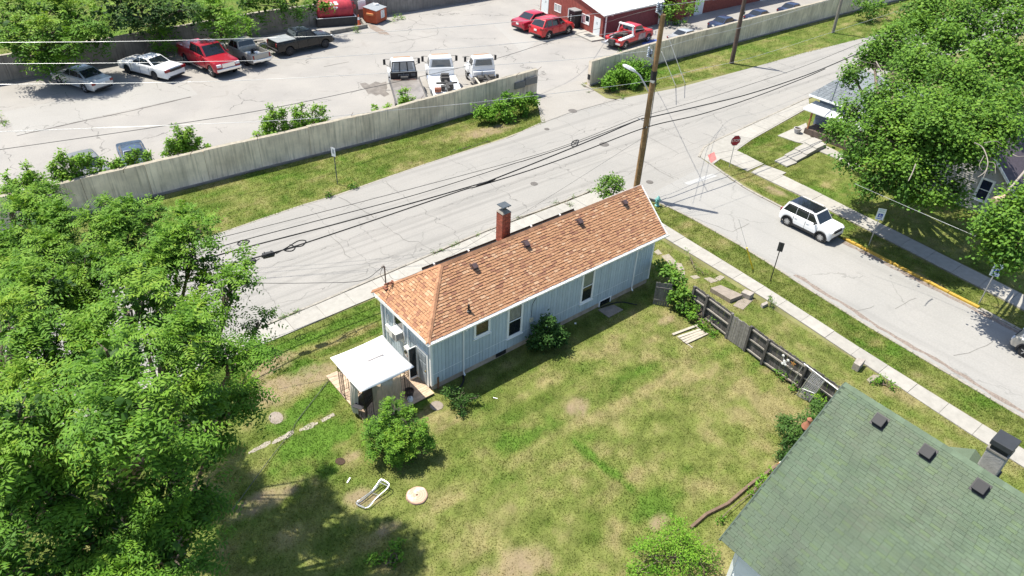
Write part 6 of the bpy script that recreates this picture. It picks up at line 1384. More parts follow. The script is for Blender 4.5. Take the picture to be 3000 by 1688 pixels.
# ================================================================== STREET FURNITURE AND YARD THINGS
# red tank in its tray
M_tank = mat('faded red tank paint', (.40, .035, .05), .5, .35, 1.6, streak=.3)
a, b = gz('B', 770, 262), gz('B', 1122, 235); a2, b2 = gz('B', 700, 215), gz('B', 1040, 180)
ax = (b-a).normalized(); ay = Vector((-ax.y, ax.x, 0)); c0 = a-ax*.3; TL = (b-a).length+.2; tc = c0+ax*TL/2+ay*1.25
tank = thing('fuel_tank', 'long red cylindrical tank with white warning marks in a black tray', 'tank', (tc.x, tc.y, 0), math.atan2(ax.y, ax.x))
MB().lathe((0, 0, 1.55), [(.05, -TL/2+.1), (.75, -TL/2+.16), (.98, -TL/2+.32), (1.05, -TL/2+.5), (1.05, TL/2-.5), (.98, TL/2-.32), (.75, TL/2-.16), (.05, TL/2-.1)], 28, 'x').build('shell', M_tank, tank, world=False, smooth=40)
mb = MB().lathe((-TL/2+.5, 0, 1.55), [(1.07, -.03), (1.07, .03)], 28, 'x'); mb.build('seam_band', M_tank, tank, world=False)
tr_ = mat('black tray steel', (.035, .035, .036), .6, .3, 3); W_ = 1.25
MB().span((-TL/2, -W_, 0), (TL/2, -W_+.06, .95)).span((-TL/2, W_-.06, 0), (TL/2, W_, .95)).span((-TL/2, -W_+.06, 0), (-TL/2+.06, W_-.06, .95)).span((TL/2-.06, -W_+.06, 0), (TL/2, W_-.06, .95)).span((-TL/2+.06, -W_+.06, 0), (TL/2-.06, W_-.06, .05)).build('tray', tr_, tank, world=False)
MB().span((-TL/2-.01, -W_-.02, .95), (TL/2+.01, -W_+.08, .985)).span((TL/2-.08, -W_+.08, .95), (TL/2+.02, W_, .985)).span((-TL/2-.02, -W_+.08, .95), (-TL/2+.08, W_, .985)).build('tray_rim', M_trim, tank, world=False)
for x in (-TL*.3, TL*.3): MB().span((x-.12, -.8, .05), (x+.12, .8, .75)).build('saddle', tr_, tank, world=False)
mb = MB()
def onshell(x, an, r=1.062): return Vector((x, -r*math.sin(an), 1.55+r*math.cos(an)))
for x0, x1, a0, a1 in ((-.55, -.28, .45, .66), (-.5, -.2, .68, .86), (-.05, .35, .40, .62), (.0, .42, .64, .84), (-.2, .02, 1.0, 1.16), (.1, .3, 1.02, 1.2), (-.1, .15, 1.2, 1.3)):
    mb.poly(onshell(x0, a0), onshell(x1, a0+.05), onshell(x1, a1), onshell(x0, a1))
mb.build('warning_marks', M_white, tank, world=False)
MB().tube([(TL/2-.25, 0, 2.3), (TL/2+.05, 0, 2.3), (TL/2+.1, 0, 1.9)], .06).box((TL/2+.1, -.1, 1.75), (.3, .3, .35)).lathe((TL/2-.9, 0, 2.58), [(.12, 0), (.12, .12), (.05, .16)], 10).lathe((-.9, 0, 2.58), [(.05, 0), (.05, .25)], 8).build('pump_fittings', C_MAR, tank, world=False)
kb = [gz('B', 868, 325), gz('B', 1210, 262), gz('B', 1145, 190)]
tag(MB().beam(kb[0]+Vector((0, 0, .2)), kb[1]+Vector((0, 0, .2)), .3, .42).beam(kb[1]+Vector((-.1, .2, .198)), kb[2]+Vector((0, 0, .198)), .3, .41).build('concrete_kerb', M_conc_old, None, bevel=.03), 'low mossy concrete kerb around the red tank', 'kerb')
p = gz('B', 1135, 238); cone = thing('traffic_cone', 'faded orange traffic cone beside the red tank tray', 'traffic cone', (p.x, p.y, 0)); M_cone = mat('faded orange plastic', (.60, .12, .05), .6, .1, 5)
MB().box((0, 0, .03), (.5, .5, .06)).build('base', M_cone, cone, world=False); MB().lathe((0, 0, .06), [(.2, 0), (.05, 1.1)], 14).build('cone', M_cone, cone, world=False)
MB().lathe((0, 0, .06), [(.126, .56), (.085, .86)], 14, 'z', False).build('white_band', M_white, cone, world=False)
# dumpster
a, b = gz('B', 1300, 236), gz('B', 1398, 192); d0 = gz('B', 1232, 205)
ax = (b-a).normalized(); ay = Vector((-ax.y, ax.x, 0)); DL = (b-a).length; DW = 1.75; c = a+ax*DL/2+ay*DW/2
dm = thing('dumpster', 'orange red steel dumpster with grey lids and a white sign by the back wall', 'dumpster', (c.x, c.y, 0), math.atan2(ax.y, ax.x)); M_dm = mat('orange red dumpster paint', (.42, .085, .035), .6, .15, 3)
MB().prism([(-DL/2, -DW/2, .12), (DL/2, -DW/2, .12), (DL/2, DW/2, .12), (-DL/2, DW/2, .12)], [(-DL/2, -DW/2, 1.5), (DL/2, -DW/2, 1.5), (DL/2, DW/2, 1.75), (-DL/2, DW/2, 1.75)]).build('bin', M_dm, dm, world=False, bevel=.02)
for s0, s1 in ((-DL/2-.03, -.01), (.01, DL/2+.03)): MB().prism([(s0, -DW/2-.06, 1.51), (s1, -DW/2-.06, 1.51), (s1, DW/2, 1.765), (s0, DW/2, 1.765)], [(s0, -DW/2-.06, 1.56), (s1, -DW/2-.06, 1.56), (s1, DW/2, 1.82), (s0, DW/2, 1.82)]).build('lid', mat('grey plastic lid', (.25, .27, .28), .6, .15, 4), dm, world=False, bevel=.015)
for sg in (1, -1): MB().box((sg*(DL/2+.1), -.1, 1.1), (.2, .9, .2)).build('fork_pocket', mat('orange pocket', (.60, .25, .10), .6, .1, 4), dm, world=False)
sg_ = MB().box((.25, -DW/2-.012, .95), (.75, .02, .85)).build('sign', M_white, dm, world=False)
mb = MB()
for k in range(5): mb.box((.25, -DW/2-.024, 1.25-k*.15), (.55-.1*(k % 2), .006, .045))
mb.build('sign_print', mat('grey print', (.25, .25, .25), .6, .1), sg_, world=False)
for x in (-DL/2+.2, DL/2-.2):
    for y in (-DW/2+.2, DW/2-.2): MB().lathe((x, y, .08), [(.08, -.04), (.08, .04)], 10, 'y').build('caster', M_clad, dm, world=False)
p = WM[dm.name] @ Vector((DL/2-.45, .2, 1.78)); tag(MB().box(p, (.5, .4, .16)).build('cardboard', M_white, None, bevel=.04), 'white trash bag on top of the dumpster lid', 'trash bag')

# ---------------- poles and wires
PB = Vector((35.75, 28.8, 0)); M_pole = mat('brown pole wood', (.27, .165, .075), .9, .25, 4, bump=.5, bscale=14, streak=.35)
pole = thing('utility_pole', 'tall brown wooden utility pole behind the narrow house carrying the street light', 'utility pole', tuple(PB))
MB().tube([PB, PB+Vector((0, 0, 5)), PB+Vector((0, 0, 12.6))], [.215, .19, .155], 16).build('shaft', M_pole, pole, smooth=40)
def poleZ(c, x, y): return hz(PB, c, x, y)
z_b = poleZ('C', 1672, 722); MB().lathe(PB+Vector((0, 0, z_b)), [(.195, -.36), (.197, .36)], 16).build('black_band', M_black, pole)
def at_pole_depth(c, x, y):
    """point near the pole, on the plane through it that faces the camera"""
    n = Vector((PB.x, PB.y, 0)).normalized(); d = Vector(ray(c, x, y)); o = Vector((0, 0, CAM_Z)); t = (PB-o).dot(n)/d.dot(n); return o+d*t
arm0, arm1, arm2, head = at_pole_depth('C', 1618, 875), at_pole_depth('C', 1530, 715), at_pole_depth('C', 1490, 678), at_pole_depth('C', 1445, 655)
base_arm = PB+Vector((0, 0, arm0.z))
arm = MB().tube([base_arm, arm0, arm1, arm2], .05, 8).build('lamp_arm', M_galv, pole)
dh = (head-arm2).normalized(); sd = dh.cross(Vector((0, 0, 1))).normalized()
mb = MB(); ring = []
for k, (f, w, hh) in enumerate(((0, .07, .06), (.15, .13, .11), (.4, .2, .13), (.75, .19, .11), (.95, .07, .05))):
    cpt = arm2+dh*f; ring.append([cpt+sd*w+Vector((0, 0, 0)), cpt+sd*w*.7+Vector((0, 0, hh)), cpt-sd*w*.7+Vector((0, 0, hh)), cpt-sd*w, cpt-sd*w*.6-Vector((0, 0, .06)), cpt+sd*w*.6-Vector((0, 0, .06))])
for r0, r1 in zip(ring, ring[1:]):
    for k in range(6): mb.poly(r0[k], r0[(k+1) % 6], r1[(k+1) % 6], r1[k])
mb.poly(*ring[0]).poly(*ring[-1]); mb.build('lamp_head', mat('light grey lamp housing', (.62, .64, .64), .4, .06, 6), arm, smooth=50)
for (px0, py0, px1, py1, tall) in ((1745, 155, 1690, 110, True), (1668, 575, 1605, 528, False)):
    q0 = at_pole_depth('C', px0, py0); q1 = at_pole_depth('C', px1, py1); qb = PB+Vector((0, 0, q0.z-.05))
    br = MB().tube([qb, q1], .045, 8).build('bracket', M_galv, pole)
    for k, (dx, dz) in enumerate(((0, .12), (.0, .45), (.18, .3))):
        c = q1+Vector((dx*.7, -dx*.7, dz)); MB().lathe(c, [(.03, -.18), (.1, -.14), (.05, -.09), (.1, -.04), (.05, .01), (.09, .06), (.03, .14)], 10).build('insulator', mat('grey porcelain', (.33, .37, .42), .25, .15, 8), br)
    mb = MB().tube([q1+Vector((0, 0, -.1)), q1+Vector((0, 0, .75)), q1+Vector((.2, -.15, .6)), q1+Vector((.22, -.16, .1))], .018, 6).box(q1+Vector((.12, -.1, .15)), (.1, .1, .4))
    mb.build('switch_gear', M_zinc, br)
zl_ = poleZ('C', 1640, 760); MB().box(PB+Vector((-.15, -.1, zl_)), (.12, .3, .14)).build('clamp', M_galv, pole)
zc_ = poleZ('C', 1590, 1165); q1 = at_pole_depth('C', 1508, 1115)
MB().tube([PB+Vector((0, 0, zc_+.12)), q1], .03, 6).tube([PB+Vector((0, 0, zc_-.15)), PB+Vector((-.15, -.2, zc_-.2))], .04, 6).build('cable_bracket', M_galv, pole)
q2, q3 = at_pole_depth('C', 1700, 770), at_pole_depth('C', 1690, 880)
MB().tube([PB+Vector((.2, -.1, q2.z+.1)), PB+Vector((.22, -.12, q3.z-1.2)), PB+Vector((.2, -.1, 1))], .025, 6).build('ground_conduit', M_zinc, pole)
def other_pole(label, c, x, y, ct, xt, yt, r, m, H):
    b = gz(c, x, y); t = thing('utility_pole', label, 'utility pole', (b.x, b.y, 0)); lean = gy(ct, xt, yt, b.y)-b; lean = lean/max(.1, lean.z); lean.z = 1
    MB().tube([b, b+Vector((lean.x*H*.3, lean.y, H))], [r, r*.72], 14).build('shaft', m, t, smooth=40)
    MB().beam(b+Vector((-.1, -1.1, H-.5)), b+Vector((-.1, 1.1, H-.5)), .1, .12).build('crossarm', m, t)
    for dy in (-1, -.4, .4, 1): MB().lathe(b+Vector((-.1, dy, H-.3)), [(.05, -.12), (.07, 0), (.03, .08)], 8).build('insulator', M_zinc, t)
    MB().box(b+Vector((r, 0, 5.2)), (.2, .2, .3)).build('meter_can', M_zinc, t); return b
P2 = other_pole('dark creosoted utility pole on the grass strip in front of the streaked wall', 'C', 2392, 600, 'C', 2498, 0, .24, mat('dark creosote wood', (.10, .07, .055), .9, .25, 4, bump=.4), 11)
P3 = other_pole('thin grey utility pole farthest up the grass strip', 'D', 772, 312, 'D', 835, 0, .19, mat('grey pole wood', (.22, .20, .17), .9, .25, 4, bump=.4), 10)
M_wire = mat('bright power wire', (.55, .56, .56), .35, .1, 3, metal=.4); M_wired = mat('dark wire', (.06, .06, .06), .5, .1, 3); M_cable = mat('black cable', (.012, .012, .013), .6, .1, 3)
def smooth_pts(P, n=8):
    out = []; P = [P[0]*2-P[1]]+P+[P[-1]*2-P[-2]]
    for i in range(1, len(P)-2):
        p0, p1, p2, p3 = P[i-1:i+3]
        for k in range(n):
            t = k/n; out.append(.5*((2*p1)+(p2-p0)*t+(2*p0-5*p1+4*p2-p3)*t*t+(3*p1-p0-3*p2+p3)*t**3))
    out.append(P[-2]); return out
def wire(label, spec, r, m, name='power_wire', cat='wire', group='overhead wires'):
    pts = [s if isinstance(s, Vector) else gz(*s) for s in spec]
    o = MB().tube(smooth_pts(pts), r, 6).build(name, m, None, smooth=60); return tag(o, label, cat, group)
zt1 = poleZ('C', 1712, 95); zt2 = poleZ('C', 1672, 250)-.1; zt3 = poleZ('C', 1650, 470)
wire('topmost bright wire crossing the lot to the pole top', [('A', -300, 403, zt1), ('A', 1200, 391, zt1-.1), ('A', 2576, 357, zt1-.1), ('B', 900, 331, zt1), ('C', 0, 236, zt1), ('C', 1150, 125, zt1), ('C', 1690, 52, zt1+.3)], .012, M_wire)
wire('second bright wire crossing the lot above the white sedan', [('A', -300, 604, zt2), ('A', 1150, 594, zt2), ('A', 2576, 567, zt2), ('B', 1000, 530, zt2), ('C', 0, 440, zt2), ('C', 1000, 345, zt2), ('C', 1650, 262, zt2)], .011, M_wire)
wire('third bright wire crossing the lot above the silver sedan', [('A', -300, 800, zt3), ('A', 1150, 785, zt3), ('B', 0, 760, zt3), ('B', 1400, 690, zt3), ('C', 0, 625, zt3), ('C', 900, 560, zt3), ('C', 1620, 480, zt3)], .011, M_wire)
zt4 = poleZ('C', 1640, 765)
wire('low bright wire running along the wall front to the pole clamp', [('A', -300, 1255, zt4), ('A', 2576, 1140, zt4), ('B', 1400, 1045, zt4), ('C', 0, 965, zt4), ('C', 1120, 833, zt4), ('C', 1630, 765, zt4)], .012, M_wire)
wire('dark service line rising over the lot to the workshop', [('A', -300, 1455, 5.5), ('A', 1500, 1195, 5.), ('A', 2576, 1020, 5.), ('B', 1500, 770, 4.6), ('C', 150, 560, 4), ('C', 830, 345, 3.6), gy('C', 1185, 262, 57.4)], .02, M_wired)
wire('service line from the workshop corner to the pole bracket', [gy('C', 1200, 215, 57.4), ('C', 1450, 140, 6), ('C', 1700, 75, zt1-.6)], .018, M_wired)
wire('upper bright wire leaving the pole along the streaked wall', [('C', 1700, 60, zt1+.1), ('C', 2140, 5, zt1), ('C', 2400, -30, zt1)], .011, M_wire)
wire('middle wire leaving the pole along the streaked wall', [('C', 1700, 465, zt3-.3), ('C', 2100, 350, 7.2), ('C', 2576, 235, 7.2), ('D', 740, 0, 7.4)], .012, M_wire)
wire('lower wire leaving the pole along the grass strip', [('C', 1690, 748, zt4), ('C', 2100, 650, 5.2), ('C', 2576, 545, 5.2), ('D', 700, 325, 5.4), ('D', 1060, 210, 5.6), ('D', 1500, 70, 6)], .012, M_wire)
zb_ = zc_
CAB = 'black cables slung along the main street'
wire('thin upper cable along the main street', [('E', 1700, 1040, zb_-.1), ('F', 0, 910, zb_-.2), ('F', 1200, 605, zb_-.5), ('F', 2576, 240, zb_-.5), ('G', 880, 65, zb_-.3), ('C', 1505, 1108, zb_), ('C', 1640, 1072, zb_), ('C', 2200, 915, zb_-.2), ('C', 2576, 795, zb_), ('D', 500, 625, zb_+.1), ('D', 1050, 400, zb_+.3)], .016, M_cable, 'cable', 'cable', CAB)
wire('second cable with two storage loops along the main street', [('E', 1700, 1150, zb_-.1), ('F', 0, 990, zb_-.3), ('F', 700, 805, zb_-.4), ('F', 1700, 540, zb_-.6), ('F', 2576, 262, zb_-.5), ('G', 450, 225, zb_-.3), ('G', 900, 75, zb_-.2), ('C', 1515, 1130, zb_)], .024, M_cable, 'cable', 'cable', CAB)
wire('thick bundled cable crossing the main street to the far trees', [('E', 1700, 1230, zb_-.1), ('F', 0, 1065, zb_-.3), ('F', 900, 830, zb_-.5), ('F', 1700, 610, zb_-.6), ('F', 2400, 410, zb_-.5), ('G', 0, 462, zb_-.4), ('G', 600, 225, zb_-.3), ('G', 1150, 0, zb_-.1), ('C', 1520, 1130, zb_), ('C', 1620, 1108, zb_), ('C', 2100, 1000, zb_-.2), ('C', 2576, 882, zb_-.1), ('D', 560, 695, zb_+.1), ('D', 1010, 505, zb_+.3)], .038, M_cable, 'cable', 'cable', CAB)
wire('lowest cable carrying the splice cases along the main street', [('E', 1700, 1330, zb_-.1), ('F', 0, 1185, zb_-.4), ('F', 350, 1090, zb_-.5), ('F', 640, 1000, zb_-.6), ('F', 1300, 780, zb_-.7), ('F', 2100, 510, zb_-.6), ('G', 0, 470, zb_-.5), ('G', 500, 315, zb_-.4), ('C', 1000, 1425, zb_-.3), ('C', 1595, 1200, zb_-.2), ('C', 2100, 1080, zb_-.3), ('C', 2576, 928, zb_-.2), ('D', 480, 745, zb_), ('D', 700, 650, zb_)], .036, M_cable, 'cable', 'cable', CAB)
def loop(label, c, x, y, rx, ry, z, ang):
    ctr = gz(c, x, y, z); t = thing('cable_loop', label, 'cable loop', tuple(ctr), 0, 'cable storage loops')
    mb = MB(); R = []
    for k in range(25):
        a = 2*math.pi*k/24; f = 1.0 if math.cos(a) < .3 else 1+.35*(math.cos(a)-.3)
        dx, dy = rx*math.cos(a)*f, ry*math.sin(a)*(1-.3*max(0, math.cos(a))); R.append(gz(c, x+dx*math.cos(ang)-dy*math.sin(ang), y+dx*math.sin(ang)+dy*math.cos(ang), z))
    mb.tube(R, .035, 6); mb.build('rim', M_cable, t)
    mb = MB()
    for k in (2, 6, 10, 14, 18, 22): mb.tube([ctr, R[k]], .018, 5)
    mb.build('spokes', M_cable, t)
loop('teardrop cable storage loop near the big trees over the main street', 'F', 38, 1003, 50, 24, zb_-.35, -.25)
loop('teardrop cable storage loop near the pole over the main street', 'G', 915, 66, 36, 26, zb_-.2, -.75)
def splice(label, c, x0, y0, x1, y1, z):
    a, b = gz(c, x0, y0, z), gz(c, x1, y1, z); t = thing('splice_case', label, 'splice case', tuple((a+b)/2), 0, 'splice cases on the cable'); d = (b-a)
    MB().tube([a, a+d*.06, a+d*.1, a+d*.9, a+d*.94, b], [.06, .07, .15, .15, .09, .05], 14).build('case', mat('black splice plastic', (.03, .032, .035), .5, .1, 6), t, smooth=35)
    up = Vector((0, 0, .22)); mb = MB()
    for f in (.25, .75): mb.tube([a+d*f+Vector((0, 0, .1)), a+d*f+up], .02, 5)
    mb.tube([b, b+d*.25+Vector((0, 0, .08))], .02, 5).build('hanger', M_black, t)
splice('upper black splice case hanging from the cable', 'F', 212, 1132, 340, 1102, zb_-.6); splice('lower black splice case hanging from the cable', 'F', 35, 1198, 165, 1172, zb_-.6)
wire('looped slack cable beside the splice cases', [('F', 350, 1105, zb_-.55), ('F', 450, 1050, zb_-.5), ('F', 560, 985, zb_-.5), ('F', 630, 985, zb_-.5), ('F', 600, 1030, zb_-.55), ('F', 520, 1045, zb_-.55), ('F', 430, 1075, zb_-.55), ('F', 500, 1080, zb_-.6), ('F', 530, 1045, zb_-.6), ('F', 480, 1020, zb_-.55)], .03, M_cable, 'cable', 'cable', CAB)
wire('house service wire from the roof mast towards the big trees', [mp+Vector((-.16, 0, 1.05)), ('J', 1150, 72, 4.7), ('J', 700, 94, 4.9), ('J', 170, 95, 5.2), ('J', -300, 80, 5.6)], .014, M_wired)
wire('thin line from the roof mast towards the main street pole', [mp+Vector((0, 0, .95)), ('F', 1600, 1320, 4.9), ('G', 300, 800, 4.4), PB+Vector((0, 0, 4.6))], .008, M_wired)
wire('thin dark cord laid as a wire shadow across the lawn to the big trees', [('J', 870, 985, .06), ('J', 560, 1380, .06), ('N', 500, 75, .08), ('N', 250, 400, .1), ('N', 0, 742, .2), ('M', 2190, 825, .5)], .014, M_wired, 'shadow_cord', 'shadow cord', None)  # dark tube added on the grass to draw an overhead wire's shadow
def guy(label, c, x0, y0, z0, x1, y1):
    a, b = gz(c, x0, y0, z0), gz(c, x1, y1, 0); return tag(MB().tube([a, a.lerp(b, .72)], .026, 6).tube([a.lerp(b, .72), b], .036, 6).build('guy_wire', M_white, None), label, 'guy wire', 'guy wires of the brown pole')
guy('longer pale guy wire anchored in the grass strip right of the brown pole', 'C', 1795, 345, 5.4, 1955, 790); guy('shorter pale guy wire anchored at the street edge right of the brown pole', 'C', 1735, 490, 4.6, 1868, 815)
wire('pale wire strung through the trees on the right', [('H', 980, 445, 5.7), ('H', 1080, 490, 5.6), ('H', 1560, 700, 5.2), ('H', 2060, 915, 5.0), ('H', 2340, 1035, 5.), ('H', 2700, 1175, 5.)], .011, M_wire)
p = gz('H', 20, 1255); yg = thing('guy_marker', 'yellow plastic guy wire marker rising from the grass verge', 'guy marker', tuple(p)); top_ = gz('G', 2500, 920, 2.6)
MB().tube([p, p.lerp(top_, .62)], .045, 8).build('sleeve', mat('yellow guard plastic', (.75, .55, .03), .5, .05, 4), yg); MB().tube([p.lerp(top_, .62), top_, top_+(top_-p)*.4], .01, 5).build('wire', M_wire, yg)
# ---------------- signs
def post(t, b, H, r, m): return MB().tube([b, b+Vector((0, 0, H))], r, 8).build('post', m, t)
def sign_frame(ctr, face):
    f = Vector((face[0], face[1], 0)).normalized(); r = Vector((0, 0, 1)).cross(f); return frame(r, (0, 0, 1), f, ctr)
b = gz('G', 2370, 290); H_ = 2.62
t = thing('stop_sign', 'red stop sign on a thin post at the street corner', 'stop sign', tuple(b)); post(t, b, H_-.3, .03, M_galv)
top_ = b+Vector((0, 0, H_-.38)); Fm = sign_frame(top_+Vector((-.02, -.04, 0)), (-.36, -.93))
R_ = .42; oc = [Vector((R_*math.cos(math.pi/8+k*math.pi/4), R_*math.sin(math.pi/8+k*math.pi/4), 0)) for k in range(8)]
MB().prism([Fm @ (v*1.06-Vector((0, 0, .004))) for v in oc], [Fm @ (v*1.06+Vector((0, 0, .002))) for v in oc]).build('sign_border', M_white, t)
pl_ = MB().prism([Fm @ (v+Vector((0, 0, -.0))) for v in oc], [Fm @ (v+Vector((0, 0, .006))) for v in oc]).build('sign_plate', mat('stop sign red', (.34, .012, .03), .5, .08, 5), t)
lettering('STOP', .30, Fm @ Matrix.Translation((0, 0, .009)), M_white, pl_)
b = gz('H', 183, 1363); t = thing('street_sign', 'black backed sign on a dark post between sidewalk and side street', 'sign', tuple(b)); post(t, b, 2.7, .03, M_black)
Fm = sign_frame(b+Vector((0, 0, 2.42)), (.93, .36)); MB().prism([Fm @ Vector(v) for v in ((-.16, -.3, -.006), (.16, -.3, -.006), (.16, .3, -.006), (-.16, .3, -.006))], [Fm @ Vector(v) for v in ((-.16, -.3, .006), (.16, -.3, .006), (.16, .3, .006), (-.16, .3, .006))]).build('sign_plate', mat('dark sign back', (.05, .05, .052), .5, .1, 6), t)
def accessible_sign(label, b, tp):
    t = thing('parking_sign', label, 'sign', tuple(b), 0, 'accessible parking signs'); lean = (tp-b); H = lean.length
    MB().tube([b, b+lean*.97], .035, 8).build('post', M_galv, t)
    f = Vector((-.86, -.5, 0)).normalized(); r = Vector((0, 0, 1)).cross(f); u = lean.normalized(); r = (r-u*r.dot(u)).normalized(); f = r.cross(u); Fm = frame(r, u, f, b+lean*.86+f*.05)
    bp = lambda w, h0, h1, z0, z1, x=0.: ([Fm @ Vector(v) for v in ((x-w, h0, z0), (x+w, h0, z0), (x+w, h1, z0), (x-w, h1, z0))], [Fm @ Vector(v) for v in ((x-w, h0, z1), (x+w, h0, z1), (x+w, h1, z1), (x-w, h1, z1))])
    pl = MB().prism(*bp(.24, -.40, .40, -.006, .006)).build('sign_plate', mat('pale sign face', (.66, .74, .74), .45, .04, 5), t)
    bl_ = mat('sign blue', (.02, .08, .36), .5, .05, 5); sq = MB().prism(*bp(.14, -.22, .04, .007, .010)).build('blue_square', bl_, pl)
    tl_ = mat('sign teal lettering', (.08, .30, .30), .5, .05); lettering('RESERVED', .10, Fm @ Matrix.Translation((0, .30, .009)), tl_, pl, sx=.8); lettering('PARKING', .10, Fm @ Matrix.Translation((0, .17, .009)), tl_, pl, sx=.8)
    mb = MB().prism(*bp(.16, -.34, -.29, .007, .010)); mb.build('blue_bar', bl_, pl)
    g = lambda x, y: Fm @ Vector((x, y, .013))
    mb = MB().tube([g(-.0+.055*math.cos(a)-.01, -.13+.055*math.sin(a)) for a in np.linspace(2.2, 6.6, 10)], .011, 4).tube([g(-.03, -.0), g(-.025, -.08), g(.045, -.085), g(.075, -.16)], .012, 4)
    mb.lathe(g(-.03, .018), [(.001, -.002), (.02, 0), (.001, .004)], 8).build('wheelchair_symbol', M_white, sq)
b = gz('H', 1110, 1030); accessible_sign('pale accessible parking sign beside the tree shadow, the farther of two', b, gz('H', 1245, 680, hz(b, 'H', 1245, 680)))
b = gz('L', 2150, 290); accessible_sign('pale accessible parking sign near the yellow kerb end, the nearer of two', b, gz('L', 2345, -85, hz(b, 'L', 2345, -85)))
b = gz('F', 930, 452); t = thing('street_sign', 'narrow white sign on a dark post in the grass strip before the long wall', 'sign', tuple(b)); Hs = 2.85; post(t, b, Hs, .035, mat('dark post paint', (.09, .10, .10), .6, .1, 5))
Fm = sign_frame(b+Vector((0, 0, Hs-.33)), (-.9, -.43)); bp = lambda w, h, z0, z1, x=0, y=0: ([Fm @ Vector(v) for v in ((x-w, y-h, z0), (x+w, y-h, z0), (x+w, y+h, z0), (x-w, y+h, z0))], [Fm @ Vector(v) for v in ((x-w, y-h, z1), (x+w, y-h, z1), (x+w, y+h, z1), (x-w, y+h, z1))])
pl = MB().prism(*bp(.17, .33, .04, .052)).build('sign_plate', M_white, t); MB().prism(*bp(.08, .16, .053, .056, .0, .05)).build('sign_print', mat('faded grey print', (.30, .32, .34), .5, .05), pl)
# fire hydrant
b = gz('G', 1690, 655); hy = thing('fire_hydrant', 'pale turquoise fire hydrant at the verge corner behind the brown roof', 'fire hydrant', tuple(b)); M_hy = mat('pale turquoise hydrant paint', (.16, .37, .35), .5, .12, 7)
MB().lathe(b, [(.17, 0), (.17, .06), (.11, .08), (.11, .5), (.15, .52), (.15, .57), (.13, .6), (.1, .7), (.03, .76), (.03, .8)], 16).build('barrel', M_hy, hy, smooth=35)
for a in (0, 1.57, 3.14): 
    d = Vector((math.cos(a), math.sin(a), 0)); MB().tube([b+d*.09+Vector((0, 0, .42)), b+d*.2+Vector((0, 0, .42)), b+d*.2+Vector((0, 0, .42))+d*.04], [.06, .06, .075], 10).build('nozzle', M_hy, hy)
# ---------------- yard things
M_plk = mat('bleached plank', (.36, .325, .265), .9, .2, 6, rn=.12, bump=.3)
for i, (x0, y0, x1, y1, l) in enumerate(((1838, 580, 2080, 490, 'lone bleached plank set apart at the far side of the pile'), (1890, 605, 2105, 530, 'bleached plank second from the top edge of the pile'), (1915, 625, 2125, 545, 'bleached plank in the middle of the pile'), (1935, 645, 2140, 560, 'wide bleached plank near the front of the pile'), (1960, 662, 2165, 568, 'front bleached plank of the pile beside the fence weeds'))):
    a, b = gz('K', x0, y0, .06), gz('K', x1, y1, .06+.03*(i % 2)); tag(MB().beam(a, b, .15, .045).build('loose_plank', M_plk, None, bevel=.006), l, 'plank', 'loose planks on the lawn')
a, b = gz('K', 2040, 490, .03), gz('K', 2150, 575, .03); tag(MB().beam(a, b, .07, .05).build('loose_batten', M_plk, None), 'thin batten under the right ends of the bleached planks', 'plank', 'loose planks on the lawn')
a, b = gz('K', 1880, 600, .02), gz('K', 2025, 705, .02); tag(MB().beam(a, b, .06, .04).build('loose_batten', M_plk, None), 'thin batten under the left ends of the bleached planks', 'plank', 'loose planks on the lawn')
# aluminium lounger frame lying in the grass
t = thing('lounger_frame', 'bare aluminium lounge chair frame lying in the grass by the tree shade', 'chair frame', tuple(gz('N', 1260, 670))); M_alu = mat('aluminium tube', (.36, .38, .40), .3, .08, 6, metal=.5)
def rail(pts, z): return smooth_pts([gz('N', x, y, zz) for (x, y), zz in zip(pts, z)], 5)
MB().tube(rail([(1190, 808), (1125, 780), (1108, 755), (1140, 730), (1260, 640), (1325, 550), (1352, 540), (1405, 568), (1415, 590), (1395, 625), (1290, 720), (1235, 790), (1190, 808)], [.1, .12, .14, .2, .2, .35, .38, .38, .36, .32, .2, .12, .1]), .022, 6).build('upper_rail', M_alu, t)
MB().tube(rail([(1185, 800), (1120, 765), (1165, 735), (1290, 625), (1345, 550), (1400, 580), (1385, 635), (1275, 735), (1205, 800)], [.03, .03, .03, .04, .2, .2, .15, .03, .03]), .02, 6).build('lower_rail', M_alu, t)
MB().tube([gz('N', 1330, 565, .3), gz('N', 1405, 600, .3)], .015, 6).tube([gz('N', 1240, 660, .12), gz('N', 1330, 690, .12)], .012, 6).build('cross_tube', M_alu, t)
# sawn stump
b = gz('N', 1680, 695); t = thing('tree_stump', 'wide pale sawn tree stump with a dark centre in the lawn', 'tree stump', tuple(b)); mb = MB()
def ring_pts(r, z, w=.025): return [(r*(1+w*math.sin(3*a+.5)+w*.6*math.sin(7*a))*math.cos(a), r*(1+w*math.sin(3*a+.5)+w*.6*math.sin(7*a))*math.sin(a), z) for a in np.linspace(0, 2*math.pi, 40, endpoint=False)]
M_stm, M_ = None, None
m, nt, bs, pos = new_mat('sawn stump wood'); tcn = nt.nodes.new('ShaderNodeTexCoord'); ln = nt.nodes.new('ShaderNodeVectorMath'); ln.operation = 'LENGTH'; nt.links.new(tcn.outputs['Object'], ln.inputs[0])
wv2 = nmath(nt, 'SINE', nmath(nt, 'MULTIPLY', ln.outputs['Value'], 70.)); cc = nmix(nt, nramp(nt, wv2, -1, 1), (.42, .27, .19), (.50, .34, .25)); n1 = nnoise(nt, pos, 2.2, 4, .6); cc = nmix(nt, nramp(nt, n1, .48, .62), cc, (.70, .60, .50))
nt.links.new(cc, bs.inputs['Base Color']); bs.inputs['Roughness'].default_value = .9
